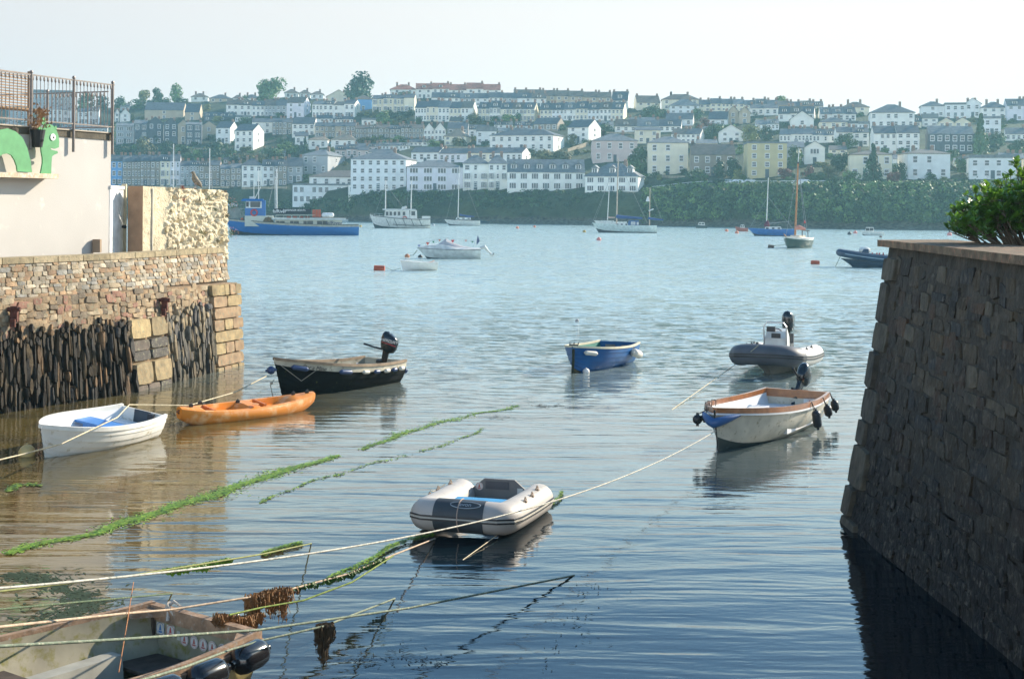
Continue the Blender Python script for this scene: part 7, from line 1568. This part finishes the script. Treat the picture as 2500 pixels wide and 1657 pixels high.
def small_boats():
    o, s, q, Ln = far_boat('rowing_dinghy', 'small white dinghy tied to a red drum buoy in mid harbour', 'dinghy', 976, 1066, 660, yaw=14); fn, hp = far_hull(o, Ln, 1.25, .50, .66, -.1, [WP, WP], [(1, 0)], 'L', .82, .2, M('dinghy_inside', (.5, .48, .44), .7)); 
    mb = MB(); mb.box(Ln / 2 + .005, -.15, .22, Ln / 2 + .03, .12, .44); mb.build('engine_pad', M('dark_pad', (.06, .075, .09), .7), o); mb = MB(); mb.bar((Ln * .22, -.5, .5), (Ln * .48, .25, .62), .03, .03); mb.build('oar', WDM, o)
    o, s, q, Ln = far_boat('inflatable_boat', 'navy inflatable with red seats partly behind the right wall', 'inflatable boat', 2052, 2262, 653); fnm = M('navy_hypalon', (.02, .045, .09), .5); r = .27
    hl = Ln / 2; fn, hp = far_hull(o, Ln * .96, 1.9, .35, .6, -.2, [fnm, fnm], [(1, 0)], 'L', .9, .9, M('grey_floor', (.25, .24, .22), .7))
    pts = [Vector((hl - p.x, -p.y, p.z)) for p in tube_path(Ln, .95, 1.5, .50, 1.05, 9, .9)]; mb = MB(); mb.tube(pts, r, 12); mb.build('air_tubes', fnm, o, smooth=True, ang=60)
    mb = MB(); mb.tube([p + Vector((0, -(r + .0) if p.y < 0 else r, 0)) for p in pts], .03, 5); mb.build('rubbing_strake', M('pale_blue_strip', (.25, .35, .42), .5), o)
    mb = MB(); a, b = q(2098, 628), q(2124, 608); mb.loft([[(a.x, -.45, a.z), (b.x, -.45, a.z), (b.x, .45, a.z), (a.x, .45, a.z)], [(a.x + .35, -.3, b.z), (b.x - .1, -.3, b.z), (b.x - .1, .3, b.z), (a.x + .35, .3, b.z)]], cap1=True); mb.build('console', fnm, o); mb = MB(); mb.ball(q(2112, 611), .36, 10, (1.2, .9, .7)); mb.build('console_cover', WHG, o, smooth=True)
    RS = M('red_seat', (.28, .03, .04), .6)
    for x in (2128, 2139, 2145, 2154, 2172): bx(o, q(x, 630), q(x + 4, 617), .5, RS, 'seat_back', .02)
    bx(o, q(2118, 634), q(2152, 630), .6, RS, 'bench_seat')
    for lb, x0, x1, yw, m, cab, nm, ct in (('tiny dark cabin boat by the far bank, right of the ketch', 1697, 1727, 557, M('dark_hull', (.03, .05, .06), .4), (1704, 1721, 543, 549), 'cabin_boat', 'motor boat'), ('small white cabin cruiser at the far right', 2102, 2158, 575, WHG, (2112, 2134, 555, 564), 'cabin_cruiser', 'motor boat'),
        ('faded red launch behind the blue sloop', 1795, 1826, 565, M('faded_red', (.35, .10, .07), .6), (1806, 1818, 549, 555), 'launch', 'motor boat'), ('little white open boat by the cliff, right of the sloop', 1192, 1236, 544, WHG, None, 'open_boat', 'boat'), ('grey runabout with a low windscreen by the cliff', 1286, 1340, 546, M('grey_hull', (.40, .42, .42), .5), None, 'runabout', 'motor boat'),
        ('dark small inflatable at the stern of the white sloop', 1171, 1196, 546, fnm, None, 'inflatable_boat', 'inflatable boat'), ('small white launch beside the far left shore', 852, 884, 540, WHG, None, 'launch', 'motor boat'), ('low pale skiff right of the ferry stern', 826, 850, 541, M('pale_skiff', (.5, .5, .48), .6), None, 'skiff', 'boat')):
        o, s, q, Ln = far_boat(nm, lb, ct, x0, x1, yw); hgt = (6 if cab or 'runabout' in lb else 5.2) * s * (1.3 if yw > 570 or 'launch b' in lb else 1); fn, hp = far_hull(o, Ln, Ln * .38, hgt, hgt * 1.45, -.2, [M('antifoul_dark', (.05, .05, .06), .7), m], [(.42, 0), (1, 1)], 'L', .85, Ln * .1)
        if cab: bx(o, q(cab[0], cab[3] + 1), q(cab[1], cab[2]), Ln * .26, WHG, 'cabin', .15); panes(o, [(q(cab[0] + 2, cab[3] - 1), q((cab[0] + cab[1]) / 2 - .5, cab[2] + 1.5)), (q((cab[0] + cab[1]) / 2 + .5, cab[3] - 1), q(cab[1] - 2, cab[2] + 1.5))], -Ln * .13)
        elif 'runabout' in lb: mb = MB(); a = q((x0 + x1) / 2 - 4, yw - 8); mb.prism([a, a + Vector((.9, 0, 0)), a + Vector((.25, 0, .5))], (0, .06, 0)); mb.build('windscreen', GLASS, o); bx(o, q(x1 - 8, yw - 5), q(x1 - 3, yw - 11), .4, BLK, 'engine')
        else: bx(o, q(x1 - 5, yw - 4), q(x1 - 1, yw - 9), .35, BLK if nm != 'open_boat' else WHG, 'engine')
    for x, yt, lb in ((423, 352, 'left'), (510, 362, 'right')):
        o = yacht('white moored yacht with only its mast showing above the rough wall, the %s one' % lb, x - 18, x + 18, 596, WHG, [(x, 580, x - 1 if lb == 'left' else x + .5, yt, ALU, .06)], fb=(.6, .7), B=1.2, stays=[(x, yt + 8, x + 16, 578)])
small_boats()
for lb, x, y, r, m, sh, ln, tl in (('rust-red drum buoy left of the small white dinghy', 926, 660, .22, RDB, 'cyl', .70, 2), ('faded orange buoy at the bow of the speedboat', 994, 628, .22, M('dull_orange', (.40, .17, .09), .7), 'can', 0, 0), ('black buoy just below the speedboat bow', 1026, 629, .2, KBY, 'can', 0, 0),
    ('pale pink ball buoy below the ketch', 1462, 587, .30, PNK, 'ball', 0, 0), ('dull ochre buoy left of the ketch', 1426, 567, .30, DYB, 'can', 0, 15), ('dark brown drum buoy in front of the cutter', 1882, 605, .22, BRB, 'cyl', .6, 8), ('brown-red drum buoy in mid water left of the navy inflatable', 1990, 645, .20, RDB, 'cyl', .62, 2),
    ('black ball buoy left of the cabin cruiser', 2074, 573, .35, KBY, 'ball', 0, 0), ('pink ball buoy beside the black one, left of the cabin cruiser', 2088, 570, .35, PNK, 'ball', 0, 0), ('pink buoy near the far right bank', 2318, 575, .4, PNK, 'ball', 0, 0), ('small orange buoy near the red launch, left one', 1774, 565, .32, ORG, 'ball', 0, 0), ('orange buoy below the red launch', 1799, 570, .34, ORG, 'ball', 0, 0),
    ('red ball buoy near the cliff, right of the open boat', 1268, 546, .42, RDB, 'ball', 0, 0), ('pale orange buoy below the red one near the cliff', 1263, 558, .32, ORG, 'ball', 0, 0), ('orange buoy left of the grey runabout', 1305, 555, .3, ORG, 'ball', 0, 0), ('grey buoy between the cruiser and the sloop', 1058, 551, .32, M('grey_buoy', (.4, .42, .44), .6), 'ball', 0, 0),
    ('ochre buoy at the stern of the ferry', 880, 554, .3, DYB, 'can', 0, 10), ('brown buoy right of the cabin cruiser', 2150, 580, .22, BRB, 'can', 0, 0)):
    buoy('mooring_buoy', lb, x, y, r, m, sh, tl, ln)
# ------------------------------------------------------------------ ropes and weed
def rope(name, label, pts, r, mat, sag=0.0, twist=True):
    P_ = [Vector(p) for p in pts]; out = []
    for a, b in zip(P_, P_[1:]):
        n = max(6, int((b - a).length / .35))
        for i in range(n): t = i / n; q = a.lerp(b, t); q.z -= sag * 4 * t * (1 - t); out.append(q)
    out.append(P_[-1]); mb = MB(); mb.tube(out, r, 6); o = mb.build(name, mat, smooth=True, ang=80); tag(o, label, 'rope'); return out
def rmat(n, c, c2=None): return M(n, c, .85, var=.3, scale=18, bump=.003, bscale=90, c2=c2, c2amt=.4)
CRR = rmat('cream_rope', (.58, .50, .34)); YLR = rmat('yellow_rope', (.40, .34, .12)); GRR = rmat('green_grey_rope', (.16, .20, .14), (.40, .38, .28)); WTR = rmat('white_rope', (.55, .52, .44), (.22, .26, .22)); PNR = rmat('tan_rope', (.45, .34, .24)); WDR = rmat('weeded_rope', (.14, .20, .03), (.30, .30, .10)); DKR = rmat('dark_green_rope', (.06, .10, .05), (.22, .22, .12))
kb = local(KY, (.25, 0, .36)); db = local(DG, (0.02, -.2, .46))
rope('mooring_rope', 'cream rope running over the white dinghy to the kayak', [P(-40, 1131, 21.5), P(70, 1105, 22.5), G(150, 1083, .45), local(DG, (1.5, .60, .55)), local(DG, (-.05, -.3, .52)), kb], .012, CRR)
rope('mooring_rope', 'cream rope leading up from the kayak towards the quay end', [kb, P(574, 957, 30.5), P(650, 918, 33.5)], .011, CRR)
wbp = local(WB, (wL - .1, 0, .38))
rope('mooring_rope', 'long pale rope from the left foreground to the bow of the cream boat', [P(-60, 1440, 8.2), wbp], .0085, WTR, sag=.43)
rope('mooring_rope', 'thin weedy rope under the long pale one', [P(-60, 1450, 8.6), P(330, 1403, 10.6), P(640, 1352, 13.2), G(760, 1326, 0.0)], .008, rmat('olive_rope', (.22, .23, .08)))
rope('mooring_rope', 'short dark green rope dipping into the water above the old boat', [P(-60, 1492, 9.5), G(420, 1448, .0)], .009, DKR)
rope('mooring_rope', 'tan rope from the old boat knot to the brown weed clump', [P(-60, 1536, 8.0), P(300, 1497, 10.6), P(420, 1487, 12.2), P(610, 1457, 12.9), P(700, 1440, 13.6), P(850, 1400, 14.8), P(960, 1354, 15.8), G(1062, 1314, .02)], .010, PNR)
rope('mooring_rope', 'dark rope crossing the old boat and ending in a point on open water', [P(-60, 1580, 8.3), P(290, 1560, 9.6), P(630, 1537, 11.6), P(1000, 1483, 13.6), G(1402, 1404, .0)], .011, GRR)
rope('mooring_rope', 'grey rope lying along the near rail of the old boat', [P(330, 1664, 8.6), P(450, 1628, 9.8), P(560, 1586, 11.6), P(640, 1562, 12.0), P(790, 1528, 12.6), G(964, 1460, .0)], .010, GRR)
rope('mooring_rope', 'weedy rope below the brown weed clump', [P(560, 1500, 12.4), P(640, 1482, 12.9), P(740, 1465, 13.4), P(860, 1420, 14.2), P(960, 1356, 15.6)], .009, WDR)
rope('mooring_rope', 'yellowish rope from the grey rigid inflatable bow into the water', [local(RB, (3.85, 0, .86)), G(1792, 892, .12), G(1640, 1000, 0)], .009, CRR)
rope('mooring_rope', 'thin pale rope from the floating fender into the water', [(fw.x + .2, fw.y, .05), G(1130, 1366, .0)], .006, CRR)
rope('cord', 'frayed orange cord hanging down over the old boat', [P(326, 1420, 11.6), P(318, 1470, 10.9), P(312, 1510, 10.5), P(306, 1545, 10.2), P(290, 1640, 9.7)], .0035, rmat('orange_cord', (.42, .17, .06)))
sb_ = G(1018, 612, .85); bz = G(1000, 624, .2); rope('mooring_rope', 'dark rope from the speedboat bow to its orange buoy', [sb_, sb_.lerp(bz, .5) - Vector((0, 0, .15)), bz], .025, DKR)
rope('mooring_rope', 'rope from the dark drum buoy to the cutter', [G(1890, 600, .25), G(1918, 597, .5)], .025, DKR)
rope('mooring_rope', 'rope from the navy inflatable bow into the water', [G(2052, 625, .9), G(2040, 650, 0)], .02, DKR)
rope('mooring_rope', 'thin rope between the red drum buoy and the small dinghy', [G(942, 654, .25), G(960, 660, .02), G(977, 655, .4)], .015, DKR)
def weed(name, label, pts, wd, n, mat, size=.045, gap=0.0, seed=1, zr=(0.003, .014)):
    rg = random.Random(seed); g = [G(*p) for p in pts]; Ls = [(b - a).length for a, b in zip(g, g[1:])]; T_ = sum(Ls); mb = MB()
    for i in range(n):
        u = rg.random() * T_; k = 0; u0 = u
        while u > Ls[k] and k < len(Ls) - 1: u -= Ls[k]; k += 1
        if gap and math.sin(u0 * 1.1) * .5 + math.sin(u0 * 3.7 + 1) * .5 + math.sin(u0 * 9.1) * .4 < rg.uniform(-1.6, 1.2) * 1.0 + gap - .55: continue
        d = (g[k + 1] - g[k]).normalized(); p = g[k] + d * u; nn = Vector((-d.y, d.x, 0)); env = math.sin(math.pi * min(1, max(0.03, u0 / T_))) ** .35; p += nn * (rg.gauss(0, wd * (.26 if rg.random() < .7 else .62)) * env * (.55 + .45 * math.sin(u0 * 1.7 + 1) ** 2) + .09 * math.sin(u0 * .9) + .035 * math.sin(u0 * 4.3)); p.z = rg.uniform(*zr)
        a = rg.gauss(math.atan2(d.y, d.x), .6); e = Vector((math.cos(a), math.sin(a), rg.uniform(-.05, .10))) * size * rg.uniform(.5, 1.6); f = Vector((-math.sin(a), math.cos(a), 0)) * size * rg.uniform(.12, .3)
        mb.cur = rg.choice((0, 0, 1, 2)) if rg.random() < .8 else 2; mb.poly([p - e, p + f, p + e, p - f])
    o = mb.build(name, [mat, M('dark_green_weed', (.03, .085, .01), .7, var=.4), M('yellow_green_weed', (.26, .38, .04), .6, var=.4)] if mat in (GWD, GW2) else [mat, mat, mat], recalc=False); tag(o, label, 'seaweed', kind='stuff'); return o  # green ribbons mix three weed greens at random
GWD = M('bright_green_weed', (.10, .24, .012), .5, var=.5, scale=12, c2=(.22, .36, .03), c2amt=.5); GW2 = M('dull_green_weed', (.05, .12, .02), .6, var=.5, scale=12); BWD = M('brown_weed', (.20, .10, .035), .7, var=.6, scale=14, c2=(.26, .13, .05), c2amt=.4); DWD = M('dark_weed', (.025, .025, .012), .6, var=.4, scale=12)
weed('seaweed', 'long bright green ribbon of floating weed across the inner harbour', [(20, 1352), (120, 1325), (250, 1303), (380, 1255), (520, 1205), (640, 1160), (760, 1130), (835, 1113)], .25, 7600, GWD, .045)
weed('seaweed', 'far stretch of the bright green weed ribbon', [(885, 1098), (960, 1072), (1080, 1030), (1160, 1008), (1228, 998), (1262, 990)], .24, 2000, GWD, .05, .32, 2)
weed('seaweed', 'fainter second line of green weed beside the long ribbon', [(636, 1228), (760, 1180), (840, 1158), (930, 1125), (1010, 1105), (1070, 1085), (1140, 1064), (1190, 1045)], .13, 900, GW2, .05, .8, 3)
weed('seaweed', 'green weed on the rope near the tender bow', [(800, 1418), (870, 1395), (950, 1350), (1010, 1327), (1065, 1312)], .05, 1200, GWD, .035, 0, 4, (.01, .05))
weed('seaweed', 'green weed on the thin rope in front of the tender', [(640, 1356), (690, 1345), (745, 1330)], .05, 700, GWD, .035, 0, 5, (.0, .05))
weed('seaweed', 'dark weed drift in mid water below the blue boat', [(1312, 994), (1345, 990), (1372, 992)], .55, 120, DWD, .05, .3, 6)
weed('seaweed', 'thin dark weed drift left of the mid-water one', [(1195, 1022), (1240, 1020), (1258, 1020)], .4, 60, DWD, .045, .3, 7)
weed('seaweed', 'green weed caught at the right end of the tender', [(1300, 1262), (1335, 1240), (1372, 1222), (1392, 1205)], .06, 700, GW2, .035, .1, 8, (0, .06))
weed('seaweed', 'scattered dark weed flecks in the lower middle', [(880, 1625), (930, 1600), (1010, 1610), (1060, 1630)], .5, 170, DWD, .03, .4, 9)
weed('seaweed', 'scattered dark weed flecks right of the tender reflection', [(1450, 1420), (1400, 1480), (1390, 1560), (1300, 1640)], .5, 120, DWD, .03, .5, 10)
weed('seaweed', 'dark submerged weed at the bottom left behind the old boat', [(20, 1400), (120, 1430), (200, 1460), (120, 1520), (20, 1560)], .5, 2200, M('deep_weed', (.03, .05, .015), .7), .06, .5, 11, (.001, .004))
weed('seaweed', 'green weed and twig near the left frame edge', [(20, 1200), (60, 1182), (90, 1188)], .12, 300, GW2, .05, 0, 12)
def hanging(name, label, pts, drop, n, mat, r=.05, seed=3):
    rg = random.Random(seed); pts = [Vector(p) for p in pts]; mb = MB()
    for i in range(n):
        k = rg.randrange(len(pts) - 1); p = pts[k].lerp(pts[k + 1], rg.random()) + Vector((rg.gauss(0, r * .4), rg.gauss(0, r * .4), 0)); uu = p.x * 37; d = drop * rg.uniform(.25, 1.15) * (.35 + .65 * abs(math.sin(uu * .9) * math.cos(uu * .37 + 1)))
        mb.tube([p + Vector((0, 0, .02)), p + Vector((rg.gauss(0, .012), 0, -d * .5)), p + Vector((rg.gauss(0, .02), 0, -d))], [.007, .006, .002], 3, cap=False)
        for j in range(3):
            q = p + Vector((rg.gauss(0, .012), rg.gauss(0, .012), -d * rg.random())); e = rg.uniform(.008, .022); mb.poly([q + Vector((-e, 0, 0)), q + Vector((0, e * .4, -e * 1.5)), q + Vector((e, 0, e * .4))])
    tag(mb.build(name, mat, recalc=False), label, 'seaweed', kind='stuff')
hanging('hanging_weed', 'clump of brown weed hanging from the tan rope', [P(612, 1458, 12.9), P(660, 1447, 13.2), P(702, 1438, 13.5)], .30, 330, BWD, .09)
hanging('hanging_weed', 'brown-green weed hanging on the rope behind the old boat', [P(530, 1503, 12.35), P(590, 1510, 12.7), P(636, 1500, 12.9)], .17, 240, BWD, .05, 5)
hanging('hanging_weed', 'dark weed bundle hanging from the grey rope', [P(780, 1530, 12.6), P(806, 1526, 12.7)], .34, 260, M('black_brown_weed', (.05, .032, .014), .7, var=.5, scale=14), .06, 7)
hanging('hanging_weed', 'green weed fringe along the tan rope near the tender', [P(700, 1441, 13.6), P(850, 1402, 14.8), P(940, 1362, 15.6)], .05, 150, GW2, .02, 9)
hanging('hanging_weed', 'green weed fringe along the thin rope', [P(400, 1394, 11.2), P(480, 1382, 11.9), P(560, 1366, 12.5)], .05, 160, GWD, .02, 11)
# ------------------------------------------------------------------ sea air
def make_haze():
    m = bpy.data.materials.new('sea_haze'); m.use_nodes = True; t = m.node_tree; t.nodes.clear()
    o = t.nodes.new('ShaderNodeOutputMaterial'); v = t.nodes.new('ShaderNodeVolumePrincipled')
    v.inputs['Color'].default_value = (0.42, 0.80, 0.94, 1); v.inputs['Density'].default_value = HAZE_D; v.inputs['Anisotropy'].default_value = 0.35
    t.links.new(v.outputs[0], o.inputs['Volume'])
    mb = MB(); mb.box(-1100, -45, -60, 1100, 1300, 82)
    h = mb.build('haze', m); tag(h, 'thin pale sea haze over the harbour', 'haze', kind='stuff')
HAZE_D = 0.00032
make_haze()
